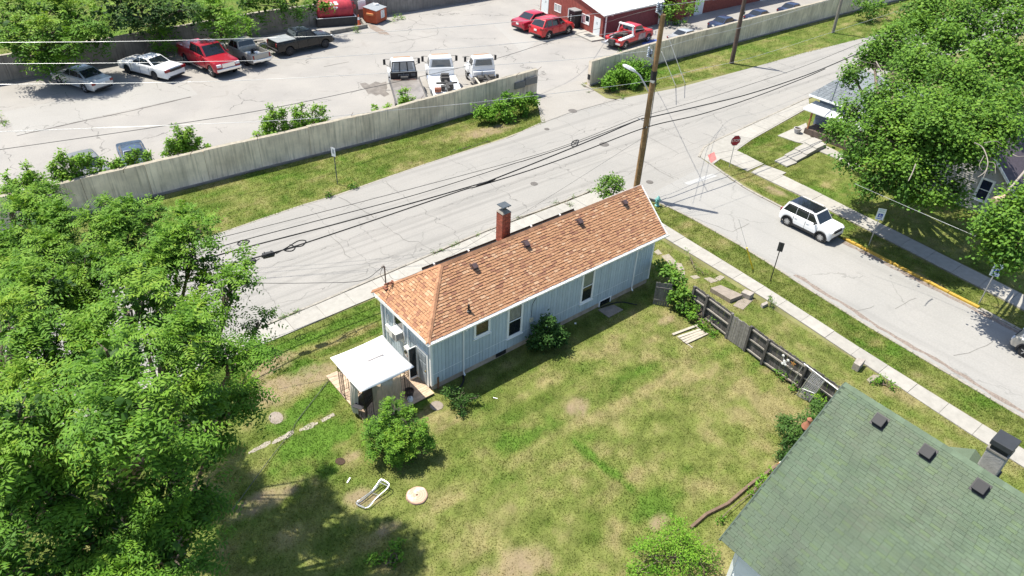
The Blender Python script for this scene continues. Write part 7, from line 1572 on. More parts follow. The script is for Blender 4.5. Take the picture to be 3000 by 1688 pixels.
MB().prism(ring_pts(.43, -.03), ring_pts(.40, .09)).build('wood', m, t, world=False); MB().prism(ring_pts(.46, -.03), ring_pts(.435, .075)).build('bark', mat('stump bark', (.36, .24, .18), .95, .3, 8, bump=.5), t, world=False)
MB().prism([(.05*math.cos(a)*1.2, .05*math.sin(a), .09) for a in (0, 1, 2, 3, 4, 5)], [(.04*math.cos(a)*1.2, .04*math.sin(a), .096) for a in (0, 1, 2, 3, 4, 5)]).build('dark_core', mat('rotten core', (.12, .08, .05), .95, .2, 8), t, world=False)
# landscape timbers
M_tim = mat('landscape timber', (.145, .10, .07), .95, .25, 5, rn=.12, bump=.4); t = thing('timber_edging', 'low line of brown landscape timbers between lawn and green roofed house', 'edging', (20, 8.3, 0))
TP = [gz('O', *q) for q in ((2005, 1005), (2150, 878), (2350, 780), (2560, 600))] + [gz('P', 345, 345), Vector((25.0, 7.9, 0)), Vector((26.6, 7.5, 0))]
for a, b in zip(TP, TP[1:]): MB().beam(a+Vector((0, 0, .07)), b+Vector((0, 0, .07)), .12, .16).build('timber', M_tim, t, bevel=.02)
# white goose statue
b = gz('P', 298, 478); t = thing('goose_statue', 'white goose garden statue by the green roof edge', 'statue', tuple(b), 2.6); Mg = mat('white painted plaster', (.80, .79, .75), .5, .05, 6)
bm = bmesh.new(); sk = [((.25, 0, .28), .06), ((.1, 0, .27), .13), ((-.08, 0, .27), .16), ((-.24, 0, .32), .10), ((-.36, 0, .38), .04), ((.2, 0, .40), .07), ((.22, 0, .55), .045), ((.22, 0, .66), .04), ((.27, 0, .72), .055), ((.36, 0, .70), .02)]
mb = MB().tube([Vector(p) for p, r in (sk[4], sk[3], sk[2], sk[1], sk[0])], [r for p, r in (sk[4], sk[3], sk[2], sk[1], sk[0])], 14).build('body', Mg, t, world=False, smooth=70)
MB().tube([Vector((.14, 0, .3))]+[Vector(p) for p, r in sk[5:9]], [.09, .07, .045, .042, .055], 12).lathe((.29, 0, .72), [(.001, -.055), (.05, -.03), (.055, 0), (.045, .035), (.001, .055)], 12).build('neck', Mg, t, world=False, smooth=70)
MB().tube([(.32, 0, .715), (.43, 0, .69)], [.03, .01], 8).build('beak', M_or, t, world=False)
for y in (-.06, .06): MB().tube([(0, y, 0), (-.02, y, .16)], .018, 6).build('leg', M_or, t, world=False)
MB().prism([(-.28, -.14, .30), (.12, -.155, .27), (.05, -.15, .38), (-.2, -.12, .40)], [(-.28, -.16, .30), (.12, -.175, .27), (.05, -.165, .38), (-.2, -.135, .40)]).prism([(-.28, .14, .30), (.12, .155, .27), (.05, .15, .38), (-.2, .12, .40)], [(-.28, .16, .30), (.12, .175, .27), (.05, .165, .38), (-.2, .135, .40)]).build('wing', Mg, t, world=False); bm.free()
# rusty yard lantern
b = gz('P', 468, 185); H_ = hz(b, 'P', 530, 40); tp = b+Vector((0, 0, max(1.2, H_)))
t = thing('rusty_lantern', 'rusty hooded lantern on a post beside the shrub at the green roof', 'lantern', tuple(b)); tp = gz('P', 530, 35, 1.7)
MB().tube([b, tp], .05, 8).build('post', M_rail, t); MB().lathe(tp, [(.24, -.04), (.21, .05), (.1, .22), (.08, .38), (.12, .42), (.05, .5)], 14).build('hood', mat('rust brown hood', (.26, .11, .065), .8, .2, 8), t, smooth=45)
MB().lathe(tp, [(.13, -.3), (.14, -.04)], 12).build('lantern_glass', M_glass, t)
# bits lying about
for c, x, y, w, l, ang, lab, m in (('N', 1035, 545, .06, .28, .6, 'short white stick on the grass above the lounger frame', M_white), ('K', 165, 1180, .04, .22, 2.2, 'small white scrap on the lawn right of the little shrub', M_white), ('K', 920, 475, .1, .12, .5, 'small pale scrap in the house shadow', M_white)):
    p = gz(c, x, y, .03); o = MB().box((0, 0, 0), (l, w, .03)).build('scrap', m, None, bevel=.008); o.location = p; o.rotation_euler = (0, 0, ang); tag(o, lab, 'scrap')
wire('black hose curled on the ground by the cellar window', [('K', 1160, 325, .05), ('K', 1260, 290, .04), ('K', 1360, 275, .04), ('K', 1500, 300, .04)], .035, M_cable, 'drain_hose', 'hose', None)
wire('black drain hose curving from the left downspout', [('J', 2115, 965, .08), ('J', 2120, 1010, .05), ('J', 2090, 1070, .04), ('J', 2030, 1110, .04), ('J', 1985, 1170, .04)], .045, M_cable, 'drain_hose', 'hose', None)
mulch = MB().poly(*[tuple(gz('N', 955+48*math.cos(a), 365+34*math.sin(a), .03)) for a in np.linspace(0, 5.9, 12)]).build('burrow_hole', mat('dark burrow soil', (.05, .03, .02), .95, .3, 9), None); tag(mulch, 'small dark hole of dug soil in the lawn below the bushy sapling', 'hole')

b = gz('A', 2480, 455); t = thing('scrap_heap', 'heap of white and black metal scrap between the tan and black pickups', 'scrap heap', tuple(b))
for k in range(9):
    a = b+Vector((rnd.uniform(-1.1, 1.1), rnd.uniform(-.6, .9), rnd.uniform(.15, .7))); d = Vector((rnd.uniform(-1, 1), rnd.uniform(-.5, .5), rnd.uniform(-.2, .35))); MB().beam(a-d*.8, a+d*.8, .09, .09).build('bar', M_white if k % 2 else M_black, t)
MB().span(b+Vector((-.9, -.3, 0)), b+Vector((.9, .6, .3))).build('pallet', M_rail, t, bevel=.03)
# ================================================================== TREES, SHRUBS, WEEDS
M_leaf = leaf_mat('leaf', .22); M_bark = mat('grey brown bark', (.16, .125, .095), .95, .3, 5, bump=.5); M_dead = mat('bleached dead branch', (.27, .24, .205), .9, .2, 6)
def nrm_(a): return a/np.maximum(np.linalg.norm(a, axis=1, keepdims=True), 1e-6)
PAL_ASH = np.array([[0.031, 0.084, 0.012], [0.055, 0.136, 0.016], [0.092, 0.207, 0.019], [0.145, 0.273, 0.026], [0.216, 0.317, 0.033]])
PAL_MAPLE = np.array([[.035, .09, .016], [.06, .14, .020], [.095, .20, .025], [.145, .265, .032], [.20, .31, .04]])
PAL_DARK = np.array([[.018, .05, .014], [.028, .072, .018], [.04, .098, .02], [.058, .125, .024], [.08, .155, .03]])
PAL_LIME = np.array([[.055, .14, .014], [.085, .20, .018], [.12, .255, .022], [.16, .30, .028], [.22, .33, .04]])
def pick(pal, f):
    f = np.clip(f, 0, .999)*(len(pal)-1); i = f.astype(int); w = (f-i)[:, None]; return pal[i]*(1-w)+pal[i+1]*w
def quads(base, d, n, L, W):
    s = nrm_(np.cross(d, n)); L = L[:, None]; W = W[:, None]; mid = base+d*L*.45
    return np.stack([base, mid+s*W*.5-n*W*.08, base+d*L, mid-s*W*.5-n*W*.08], 1).reshape(-1, 3)
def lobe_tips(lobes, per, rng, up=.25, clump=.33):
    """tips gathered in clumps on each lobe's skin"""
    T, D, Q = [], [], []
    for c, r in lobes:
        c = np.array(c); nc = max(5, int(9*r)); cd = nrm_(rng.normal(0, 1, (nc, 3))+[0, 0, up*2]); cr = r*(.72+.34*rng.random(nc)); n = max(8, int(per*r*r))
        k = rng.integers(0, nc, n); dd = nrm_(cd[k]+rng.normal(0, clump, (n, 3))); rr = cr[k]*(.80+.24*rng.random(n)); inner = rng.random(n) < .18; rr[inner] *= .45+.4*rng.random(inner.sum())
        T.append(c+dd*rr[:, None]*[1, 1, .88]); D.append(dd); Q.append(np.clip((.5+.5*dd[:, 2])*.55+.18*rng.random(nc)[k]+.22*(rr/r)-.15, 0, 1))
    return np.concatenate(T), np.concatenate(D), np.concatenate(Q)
def pinnate(T, D, q, K, Lf, npair, ll, lw, pal, rng, droop=.35):
    """compound leaves: K fronds a tip, leaflets in pairs along each"""
    n = len(T)*K; base = np.repeat(T, K, 0)+rng.normal(0, .06, (n, 3)); d = nrm_(np.repeat(D, K, 0)*.55+rng.normal(0, .55, (n, 3))*[1, 1, .5]+[0, 0, .12]); L = Lf*(.65+.6*rng.random(n)); cq = np.repeat(q, K)+rng.normal(0, .10, n)
    dr = droop*(.5+rng.random(n)); V, C = [], []
    for t in np.linspace(.16, 1., npair):
        pos = base+d*(L*t)[:, None]-np.outer(dr*L*t*t, [0, 0, 1]); tan = nrm_(d-np.outer(2*dr*t, [0, 0, 1]))
        sd = nrm_(np.cross(tan, np.tile([0, 0, 1.], (n, 1))+rng.normal(0, .12, (n, 3)))); nn = nrm_(np.cross(sd, tan))
        for sg in (1, -1):
            ld = nrm_(sd*sg*.9+tan*.42-nn*(.18+.15*rng.random((n, 1)))+rng.normal(0, .12, (n, 3))); f = (.75+.5*rng.random(n))*(1-.45*abs(t-.5))
            V.append(quads(pos, ld, nrm_(nn+rng.normal(0, .18, (n, 3))), ll*f, lw*f)); C.append(pick(pal, cq+.06*t+rng.normal(0, .05, n)))
    return np.concatenate(V), np.concatenate(C)
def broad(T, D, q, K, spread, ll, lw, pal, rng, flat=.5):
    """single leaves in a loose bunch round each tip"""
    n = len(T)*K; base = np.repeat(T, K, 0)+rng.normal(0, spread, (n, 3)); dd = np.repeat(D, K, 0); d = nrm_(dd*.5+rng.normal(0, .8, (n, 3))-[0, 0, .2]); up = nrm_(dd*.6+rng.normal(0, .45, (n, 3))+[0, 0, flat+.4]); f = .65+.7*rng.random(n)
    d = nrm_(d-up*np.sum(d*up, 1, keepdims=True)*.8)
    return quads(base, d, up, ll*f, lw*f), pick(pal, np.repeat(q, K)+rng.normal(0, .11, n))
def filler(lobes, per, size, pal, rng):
    """inner leaves, coloured darker to paint shade into the depth of each lobe"""
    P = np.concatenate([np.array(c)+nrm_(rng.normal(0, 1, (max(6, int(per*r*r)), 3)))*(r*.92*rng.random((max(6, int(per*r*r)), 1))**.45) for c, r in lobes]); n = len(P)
    f = .6+.8*rng.random(n); return quads(P, nrm_(rng.normal(0, 1, (n, 3))-[0, 0, .3]), nrm_(rng.normal(0, .5, (n, 3))+[0, 0, .8]), size*f, size*.75*f), pick(pal, .18*rng.random(n))*.8  # palette darkened to put the crown's inner shade into the leaf colour
def crown(parent, V, C): return np_mesh('crown', V, np.arange(len(V)).reshape(-1, 4), M_leaf, parent, C)
def limbs(parent, base, lobes, r0, m=M_bark, lean=.5, name='trunk', seed=0, fork=.45):
    R = random.Random(seed); mb = MB(); base = Vector(base); cs = [Vector(c) for c, r in lobes]; cen = sum(cs, Vector())/len(cs)
    fk = base.lerp(cen, fork); fk.x = base.x+(cen.x-base.x)*lean*.6; fk.y = base.y+(cen.y-base.y)*lean*.6
    mb.tube(smooth_pts([base-Vector((0, 0, .1)), base.lerp(fk, .5)+Vector((R.uniform(-.1, .1), R.uniform(-.1, .1), 0)), fk], 4), [r0*1.25]+[r0*(1-.35*i/8) for i in range(8)], 10)
    for (c, r) in lobes:
        c = Vector(c); mid = fk.lerp(c, .55)+Vector((R.uniform(-.3, .3), R.uniform(-.3, .3), R.uniform(0, .35)))*min(1, r); P = smooth_pts([fk, mid, c], 4); mb.tube(P, [max(.015, r0*.55*(1-i/(len(P)+1))) for i in range(len(P))], 6)
        for k in range(4):
            e = c+Vector((R.uniform(-1, 1), R.uniform(-1, 1), R.uniform(-.2, .9))).normalized()*r*.85; mb.tube([c.lerp(fk, .12), c.lerp(e, .5)+Vector((0, 0, .06*r)), e], [max(.012, r0*.16), max(.009, r0*.1), .006], 5)
    return mb.build(name, m, parent, smooth=60)
def L_(specs):
    """lobes from (crop,x,y,z,r)"""
    return [(tuple(gz(c, x, y, z)), r) for c, x, y, z, r in specs]
def depth_r(p): return (np.array(p)-[0, 0, CAM_Z])@CF_
def lob(px_list):
    """(x, y, r) in photo pixels + height z -> lobe with radius in metres"""
    out = []
    for x, y, rp, z in px_list:
        p = gz('S', x, y, z); out.append((tuple(p), rp*depth_r(p)/F_PX))
    return out
def ash_tree(label, base, px_list, seed, r0=.2, per=105, K=4, Lf=.62, ll=.155, lw=.056, npair=6, pal=PAL_ASH, group=None, name='leafy_tree', bias=0., cat='tree', zr=0., sc=1., fill=230):
    rng = np.random.default_rng(seed); lobes = [((c[0], c[1], c[2]+zr*rng.uniform(-1, 1)), r*sc) for c, r in lob(px_list)]; t = thing(name, label, cat, tuple(base), 0, group)
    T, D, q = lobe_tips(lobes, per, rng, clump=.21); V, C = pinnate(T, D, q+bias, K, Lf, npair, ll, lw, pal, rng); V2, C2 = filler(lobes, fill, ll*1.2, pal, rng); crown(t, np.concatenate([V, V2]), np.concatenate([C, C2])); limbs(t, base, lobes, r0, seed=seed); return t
LT = 'large compound leaved trees at the left'
ash_tree('tree with the brightest drooping fronds, centre of the left clump', (-0.5, 19.5, 0), [(280, 960, 105, 12.7), (400, 900, 90, 12.7), (350, 1080, 115, 13.5), (480, 1170, 105, 13.1), (300, 1210, 120, 13.7), (420, 1290, 105, 13.1), (520, 1080, 80, 12.5), (230, 1080, 80, 13.1)], 11, .26, zr=.9, sc=.84, bias=.06)
ash_tree('tree reaching right over the street edge beside the gazebo lawn', (0.6, 19.3, 0), [(488, 960, 86, 11.8), (578, 1080, 86, 11.6), (678, 1020, 71, 11.0), (708, 1110, 49, 10.6), (628, 1180, 76, 10.6), (578, 900, 71, 11.4), (678, 870, 61, 11.0), (753, 895, 27, 10.6), (728, 825, 19, 10.8), (598, 1260, 49, 9.8), (768, 960, 16, 10.4), (688, 1200, 31, 9.8), (488, 830, 46, 11.0), (548, 960, 61, 11.6)], 12, .2, zr=.9, sc=.84)
ash_tree('tree standing by the main street edge above the splice cases', (1.6, 22.5, 0), [(538, 640, 28, 12.5), (578, 690, 41, 12.3), (508, 720, 56, 12.1), (558, 770, 48, 11.7), (448, 700, 38, 11.9), (478, 790, 56, 11.7), (398, 800, 61, 12.1), (598, 830, 26, 11.1)], 13, .16, Lf=.55)
ash_tree('slender tree with pointed tips rising before the long wall at the left', (-1.5, 25, 0), [(330, 610, 34, 12.1), (375, 640, 45, 11.9), (300, 690, 70, 11.7), (390, 720, 62, 11.3), (350, 790, 85, 11.3), (250, 780, 70, 11.3), (440, 640, 30, 11.3)], 14, .15, Lf=.5)
ash_tree('tree at the left frame edge in front of the long wall', (-4, 25.0, 0), [(60, 640, 55, 11.2), (140, 590, 45, 11.4), (110, 690, 75, 11.2), (30, 740, 75, 10.8), (160, 760, 85, 11.0), (60, 840, 95, 11.0), (190, 860, 85, 10.8), (40, 580, 30, 11.0), (150, 660, 50, 11.2)], 15, .2, Lf=.55)
ash_tree('tall tree filling the left frame edge with dark gaps', (-4.5, 19.0, 0), [(70, 960, 100, 12.4), (160, 1010, 95, 12.2), (60, 1090, 100, 12.6), (170, 1180, 85, 12.4), (60, 1260, 110, 12.6), (140, 1360, 105, 12.2), (20, 1420, 100, 12.0), (150, 900, 95, 11.2), (240, 850, 80, 11.2)], 16, .24, zr=.9, sc=.84, bias=.04)
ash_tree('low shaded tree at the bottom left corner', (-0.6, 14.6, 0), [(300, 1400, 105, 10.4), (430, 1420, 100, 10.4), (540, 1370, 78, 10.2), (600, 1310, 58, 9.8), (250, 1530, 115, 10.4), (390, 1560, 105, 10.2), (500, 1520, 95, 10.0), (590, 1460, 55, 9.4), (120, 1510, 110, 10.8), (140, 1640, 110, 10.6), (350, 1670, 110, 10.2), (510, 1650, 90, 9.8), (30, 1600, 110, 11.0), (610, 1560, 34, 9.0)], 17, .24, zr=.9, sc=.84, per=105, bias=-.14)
# feathery growth behind the dark wall
BG = 'trees along the back wall of the lot'
ash_tree('big bright feathery tree hanging over the back wall at the left', (6, 80.2, 0), [(60, 34, 51.6, 5.4), (150, 34, 60.199999999999996, 5.9), (230, 54, 51.6, 5.4), (120, 104, 55.9, 4.6), (40, 104, 51.6, 4.6), (200, 114, 51.6, 4.3), (280, 104, 38.7, 3.8), (300, 54, 30.099999999999998, 3.8), (110, 164, 34.4, 3.0), (60, 144, 38.7, 3.5), (170, 154, 32.68, 3.2), (125, 189, 17.2, 2.5), (190, 169, 15.48, 2.5), (0, 54, 43.0, 4.6)], 21, .3, per=15, K=3, Lf=1.25, ll=.42, lw=.14, npair=5, group=BG, bias=.10, fill=26)
ash_tree('darker tree behind the back wall between the feathery tree and the lime shrub', (20, 82.5, 0), [(340, 20, 55, 5.6), (410, 30, 50, 5.), (470, 20, 50, 5.), (530, 30, 50, 5.), (380, 60, 35, 3.6), (450, 65, 32, 3.4), (580, 50, 30, 3.6), (500, 55, 32, 3.2), (330, 75, 25, 3.2)], 22, .3, per=15, K=3, Lf=1.1, ll=.40, lw=.15, npair=4, pal=PAL_DARK, group=BG, bias=.1, fill=26)
ash_tree('lime green tree growing against the back wall by the tan pickup', (23.8, 76.5, 0), [(640, 25, 38, 5.), (610, 55, 30, 4.2), (670, 60, 36, 4.2), (640, 85, 36, 3.), (690, 95, 26, 2.2), (720, 80, 24, 2.6), (735, 95, 16, 2.2), (620, 15, 25, 5.2), (665, 105, 22, 1.4)], 23, .16, per=26, K=3, Lf=.8, ll=.30, lw=.13, npair=4, pal=PAL_LIME, group=BG, fill=26)
ash_tree('sapling before the back wall between white sedan and red pickup', (14.9, 74.6, 0), [(470, 100, 26, 2.6), (440, 108, 14, 2.6), (500, 105, 14, 2.6), (475, 130, 26, 1.8), (455, 150, 20, 1.1), (490, 150, 22, 1.1), (465, 78, 14, 3.4)], 24, .07, per=30, K=2, Lf=.6, ll=.26, lw=.12, npair=3, pal=PAL_LIME, group=BG, fill=26)
ash_tree('overhanging leafy branch above the red tank', (36, 80.5, 0), [(760, 5, 45, 4.2), (850, 6, 40, 4.), (930, 8, 26, 3.6), (820, 25, 20, 3.), (720, 12, 30, 4.2), (950, 22, 16, 3.2)], 25, .2, per=18, K=3, Lf=1.0, ll=.38, lw=.15, npair=4, group=BG, fill=26)
# the maples on the right
def maple(label, base, px_list, seed, r0, per=40, K=26, spread=.30, ll=.18, lw=.14, pal=PAL_MAPLE, group=None, name='maple_tree', bias=0., cat='tree', lean=.5, fork=.45):
    rng = np.random.default_rng(seed); lobes = lob(px_list); t = thing(name, label, cat, tuple(base), 0, group)
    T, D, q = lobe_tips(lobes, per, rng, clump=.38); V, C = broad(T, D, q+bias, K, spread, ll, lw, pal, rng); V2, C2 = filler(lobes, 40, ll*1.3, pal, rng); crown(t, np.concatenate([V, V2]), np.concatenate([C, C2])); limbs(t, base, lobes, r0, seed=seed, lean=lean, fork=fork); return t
maple('huge spreading maple in front of the porch house', (53.2, 19.5, 0), [(2620, 140, 72, 8.5), (2560, 160, 45, 8.), (2500, 218, 34, 7.4), (2690, 210, 80, 9.), (2790, 250, 85, 9.5), (2600, 290, 75, 8.), (2700, 340, 90, 8.5), (2850, 350, 80, 9.), (2490, 330, 42, 6.6), (2450, 375, 38, 6.), (2540, 400, 68, 6.6), (2640, 430, 78, 7.), (2500, 470, 42, 5.2), (2770, 470, 72, 7.), (2590, 500, 52, 5.6), (2690, 540, 60, 5.6), (2740, 590, 42, 5.), (2800, 570, 40, 5.), (2560, 545, 34, 4.6), (2690, 588, 30, 4.2), (2640, 555, 34, 4.6), (2880, 400, 60, 8.5), (2850, 440, 60, 8.), (2930, 330, 60, 9.), (2960, 390, 44, 9.), (2780, 400, 60, 8.5), (2740, 360, 60, 9.), (2850, 280, 60, 9.5), (2620, 350, 60, 8.), (2650, 490, 50, 6.4)], 31, .42, per=44)
maple('tall maple behind at the top right with white pavement seen through it', (67, 33, 0), [(2720, 30, 75, 9.), (2800, 70, 75, 9.), (2760, 130, 60, 8.5), (2680, 90, 55, 8.5), (2890, 20, 60, 9.), (2960, 90, 65, 9.), (2920, 180, 70, 9.), (2860, 170, 45, 8.5), (2980, 220, 60, 8.5), (2980, 0, 40, 9.), (2930, 280, 60, 8.5), (2870, 270, 50, 8.5)], 32, .35, per=30, K=22, spread=.36, ll=.24, lw=.19)
maple('maple at the right frame edge by the grey house with a sawn pale limb', (53.0, 9.0, 0), [(2950, 590, 52, 7.), (2920, 650, 52, 6.4), (2975, 640, 50, 6.8), (2890, 690, 36, 5.4), (2940, 710, 55, 5.6), (2990, 720, 50, 5.8), (2910, 740, 34, 4.8), (2960, 770, 34, 4.6), (2880, 645, 25, 6.)], 33, .28, bias=.05)
mb = MB()
for pts, r in (([('H', 2600, 310, 8.), ('H', 2480, 450, 7.6), ('H', 2380, 570, 7.2)], .13), ([('H', 2110, 60, 9.), ('H', 2190, 110, 8.8), ('H', 2235, 240, 8.4), ('H', 2210, 330, 8.), ('H', 2140, 385, 7.8)], .06), ([('H', 2240, 240, 8.4), ('H', 2300, 260, 8.4), ('H', 2305, 350, 8.2)], .025), ([('H', 2200, 180, 8.6), ('H', 2155, 270, 8.2), ('H', 2180, 320, 8.)], .03), ([('H', 2230, 300, 8.2), ('H', 2190, 395, 7.8)], .03), ([('H', 1555, 260, 8.), ('H', 1520, 350, 7.6), ('H', 1485, 420, 7.4)], .06), ([('D', 1180, 580, 9.), ('D', 1240, 680, 8.6), ('D', 1310, 790, 8.2)], .07), ([('D', 1010, 520, 9.), ('D', 1030, 570, 8.8), ('D', 1180, 610, 8.6)], .03), ([('H', 2200, 60, 9), ('H', 2310, 45, 9), ('H', 2370, 80, 8.8)], .035), ([('H', 2470, 170, 9), ('H', 2520, 190, 9), ('H', 2576, 185, 9)], .04)):
    P = smooth_pts([gz(*p) for p in pts], 4); mb.tube(P, [r*.6*(1-.5*i/len(P)) for i in range(len(P))], 7)
root33 = [o for o in bpy.data.objects if o.get('label', '').startswith('maple at the right frame edge')][0]
mb.build('dead_branch', M_dead, root33, smooth=60)
c = gz('H', 2350, 610, 7.0); MB().tube([c+Vector((-.3, .2, 0)), c+Vector((.3, -.1, .15))], [.22, .2], 12).build('sawn_limb_end', mat('sawn limb wood', (.45, .33, .24), .9, .2, 6), root33, smooth=50)
# shrubs
def shrub(label, px_list, seed, pal, base=None, per=60, K=7, spread=.1, ll=.14, lw=.09, name='shrub', cat='shrub', group=None, bias=0., r0=.04, flat=.3):
    rng = np.random.default_rng(seed); lobes = lob(px_list); cen = np.mean([l[0] for l in lobes], 0); b = base or (cen[0], cen[1], 0); t = thing(name, label, cat, tuple(b), 0, group)
    T, D, q = lobe_tips(lobes, per, rng, clump=.35); T[:, 2] = np.maximum(T[:, 2], .04); V, C = broad(T, D, q+bias, K, spread, ll, lw, pal, rng, flat); V[:, 2] = np.maximum(V[:, 2], .01); crown(t, V, C); limbs(t, b, lobes, r0, seed=seed, name='stem'); return t
ash_tree('bushy bright sapling in front of the gazebo deck', tuple(gz('S', 1170, 1330)), [(1150, 1200, 30, 1.9), (1135, 1240, 46, 1.6), (1200, 1245, 44, 1.5), (1100, 1275, 36, 1.1), (1165, 1290, 55, 1.1), (1225, 1290, 38, .9), (1120, 1315, 42, .7), (1190, 1330, 40, .6)], 41, .05, per=130, K=3, Lf=.34, ll=.13, lw=.055, npair=4, pal=PAL_ASH, name='sapling', bias=.02)
shrub('dark leafy shrub against the shaded blue wall', [(1605, 950, 26, 1.5), (1590, 985, 40, .9), (1625, 985, 36, .9), (1570, 1000, 24, .6), (1612, 935, 14, 1.9), (1640, 995, 22, .5)], 42, PAL_DARK, tuple(gz('S', 1605, 1010)), 260, 8)
shrub('small dark bush with long stems in front of the house corner', [(1345, 1165, 26, .6), (1320, 1150, 18, .7), (1350, 1195, 22, .3), (1305, 1145, 10, .7), (1378, 1170, 14, .4), (1400, 1165, 9, .5)], 43, PAL_DARK, None, 300, 7, .07, .14, .05, bias=.15, r0=.015)
shrub('round bright shrub behind the roof ridge by the pole', [(1790, 545, 36, 1.5), (1765, 560, 26, 1.2), (1815, 560, 26, 1.2), (1800, 530, 20, 2.), (1770, 535, 18, 1.8), (1785, 580, 30, .8)], 44, PAL_MAPLE, tuple(gz('S', 1792, 600)), 90, 8, .12, .17, .1)
shrub('spreading bright green bush at the bottom edge by the white siding', [(1930, 1580, 50, .8), (1990, 1590, 60, .8), (2050, 1600, 45, .7), (1900, 1630, 60, .7), (1980, 1650, 75, .7), (2060, 1650, 50, .6), (1860, 1680, 50, .6), (1990, 1545, 36, .9), (2090, 1620, 24, .5)], 45, PAL_LIME, None, 170, 8, .09, .085, .045)
shrub('dark green arborvitae shrub under the green roof edge', [(2320, 1270, 42, .9), (2360, 1240, 38, 1.0), (2300, 1240, 30, .8), (2340, 1310, 40, .7), (2390, 1200, 32, 1.), (2310, 1330, 30, .5)], 46, PAL_DARK, None, 300, 9, .08, .14, .05, bias=.2)
shrub('leafy weeds round the foot of the chain link gate', [(2400, 1170, 26, .5), (2430, 1150, 26, .6), (2360, 1150, 16, .3), (2330, 1130, 14, .25), (2300, 1110, 12, .2), (2440, 1175, 20, .5), (2280, 1092, 9, .2)], 47, PAL_ASH, None, 150, 6, .08, .12, .07, name='weed_patch', cat='weeds')
shrub('broad leaved vine smothering the fence end beside the gate leaf', [(1945, 790, 22, 1.5), (1965, 800, 28, 1.5), (1985, 825, 28, 1.4), (1995, 855, 26, 1.1), (1975, 850, 28, 1.0), (1980, 885, 24, .6), (2005, 880, 24, .8), (1935, 775, 14, 1.4), (2010, 905, 20, .5)], 48, PAL_MAPLE, None, 130, 7, .1, .17, .13, name='fence_vine', cat='vine')
shrub('dense green weeds at the fence foot by the plank pile', [(2015, 905, 26, .4), (2035, 925, 24, .35), (2000, 900, 18, .3), (2050, 900, 14, .6), (2070, 955, 20, .2), (2090, 975, 16, .15), (2100, 920, 14, .7), (2108, 945, 12, .4), (2060, 965, 14, .15)], 49, PAL_ASH, None, 150, 7, .08, .12, .07, name='weed_patch', cat='weeds')
shrub('tall weeds at the sidewalk edge near the house corner', [(2015, 735, 9, .6), (2022, 760, 12, .3), (2035, 790, 16, .2), (2060, 800, 12, .15)], 50, PAL_ASH, None, 110, 5, .06, .12, .03, name='weed_patch', cat='weeds')
shrub('tuft of weeds beside the small stone block', [(2262, 882, 9, .4), (2266, 893, 9, .2), (2258, 870, 6, .6)], 51, PAL_ASH, None, 120, 5, .06, .12, .03, name='weed_patch', cat='weeds')
shrub('low white flowered weeds by the worn stone block', [(2580, 1115, 20, .15), (2600, 1125, 16, .12), (2560, 1120, 12, .15), (2618, 1135, 12, .1)], 52, PAL_ASH, None, 150, 6, .06, .1, .06, name='weed_patch', cat='weeds')
shrub('clump of broad leaves in the tree shade at the bottom', [(1150, 1605, 22, .25), (1165, 1635, 20, .25), (1140, 1650, 22, .2), (1175, 1595, 12, .3), (1100, 1640, 26, .12)], 53, PAL_ASH, None, 170, 6, .07, .12, .08, name='weed_patch', cat='weeds')
shrub('lush plants along the timber edging under the green roof', [(2240, 1400, 14, .3), (2220, 1425, 16, .25), (2265, 1385, 14, .3), (2205, 1450, 12, .2), (2110, 1520, 10, .2)], 54, PAL_LIME, None, 150, 6, .07, .11, .07, name='weed_patch', cat='weeds')
# clipped growth by the driveway
HG = 'spreading bushes at the lot driveway'
shrub('low spreading bush against the wall end left of the driveway', [(1400, 335, 18, .8), (1430, 325, 22, 1.), (1470, 315, 24, 1.1), (1510, 305, 24, 1.1), (1545, 295, 20, 1.1), (1440, 345, 20, .6), (1490, 335, 22, .6), (1535, 318, 20, .6), (1565, 300, 12, .7), (1480, 275, 10, 2.), (1550, 280, 10, 1.6)], 61, PAL_LIME, None, 95, 12, .16, .22, .13, group=HG, bias=-.1)
shrub('low spreading bush against the wall right of the driveway', [(1770, 240, 22, .8), (1800, 225, 26, 1.), (1840, 215, 28, 1.1), (1880, 205, 28, 1.2), (1790, 250, 20, .5), (1850, 240, 24, .6), (1900, 225, 18, .7), (1860, 185, 18, 1.9), (1825, 200, 20, 1.4)], 62, PAL_LIME, None, 95, 12, .16, .22, .13, group=HG, bias=-.1)
shrub('rounded bush before the streaked wall at the far end of the grass strip', [(2530, 30, 24, 1.6), (2560, 25, 24, 1.4), (2575, 10, 20, 1.6), (2520, 8, 20, 2.2), (2550, 45, 20, .8), (2585, 30, 16, 1.2)], 63, PAL_MAPLE, None, 22, 10, .25, .3, .18)
# saplings poking up behind the long wall
SG_ = 'saplings behind the long wall'
def saps(label, stems, seed, pal=PAL_LIME):
    pl_ = []
    for x, y, h in stems:      # tip pixel, height of the growth in pixels
        n = max(3, int(h/9))
        for k in range(n):
            f = k/(n-1); pl_.append((x+rnd.uniform(-3, 3), y+h*f+4, 5+h*.16*(.35+f), 3.6-2.0*f))
    out = []
    for x, y, rp, z in pl_:
        d = Vector(ray('S', x, y)); t = 49.0/d.y; p = Vector((d.x*t, 49.0+rnd.uniform(-.3, .5), CAM_Z+d.z*t)); out.append((tuple(p), rp*depth_r(p)/F_PX))
    rng = np.random.default_rng(seed); cen = np.mean([l[0] for l in out], 0); t = thing('sapling', label, 'sapling', (cen[0], cen[1], 0), 0, SG_)
    T, D, q = lobe_tips(out, 110, rng, clump=.4); V, C = broad(T, D, q+.15, 11, .11, .19, .10, pal, rng); crown(t, V, C); limbs(t, (cen[0], cen[1], 0), out, .05, seed=seed, name='stem', fork=.2)
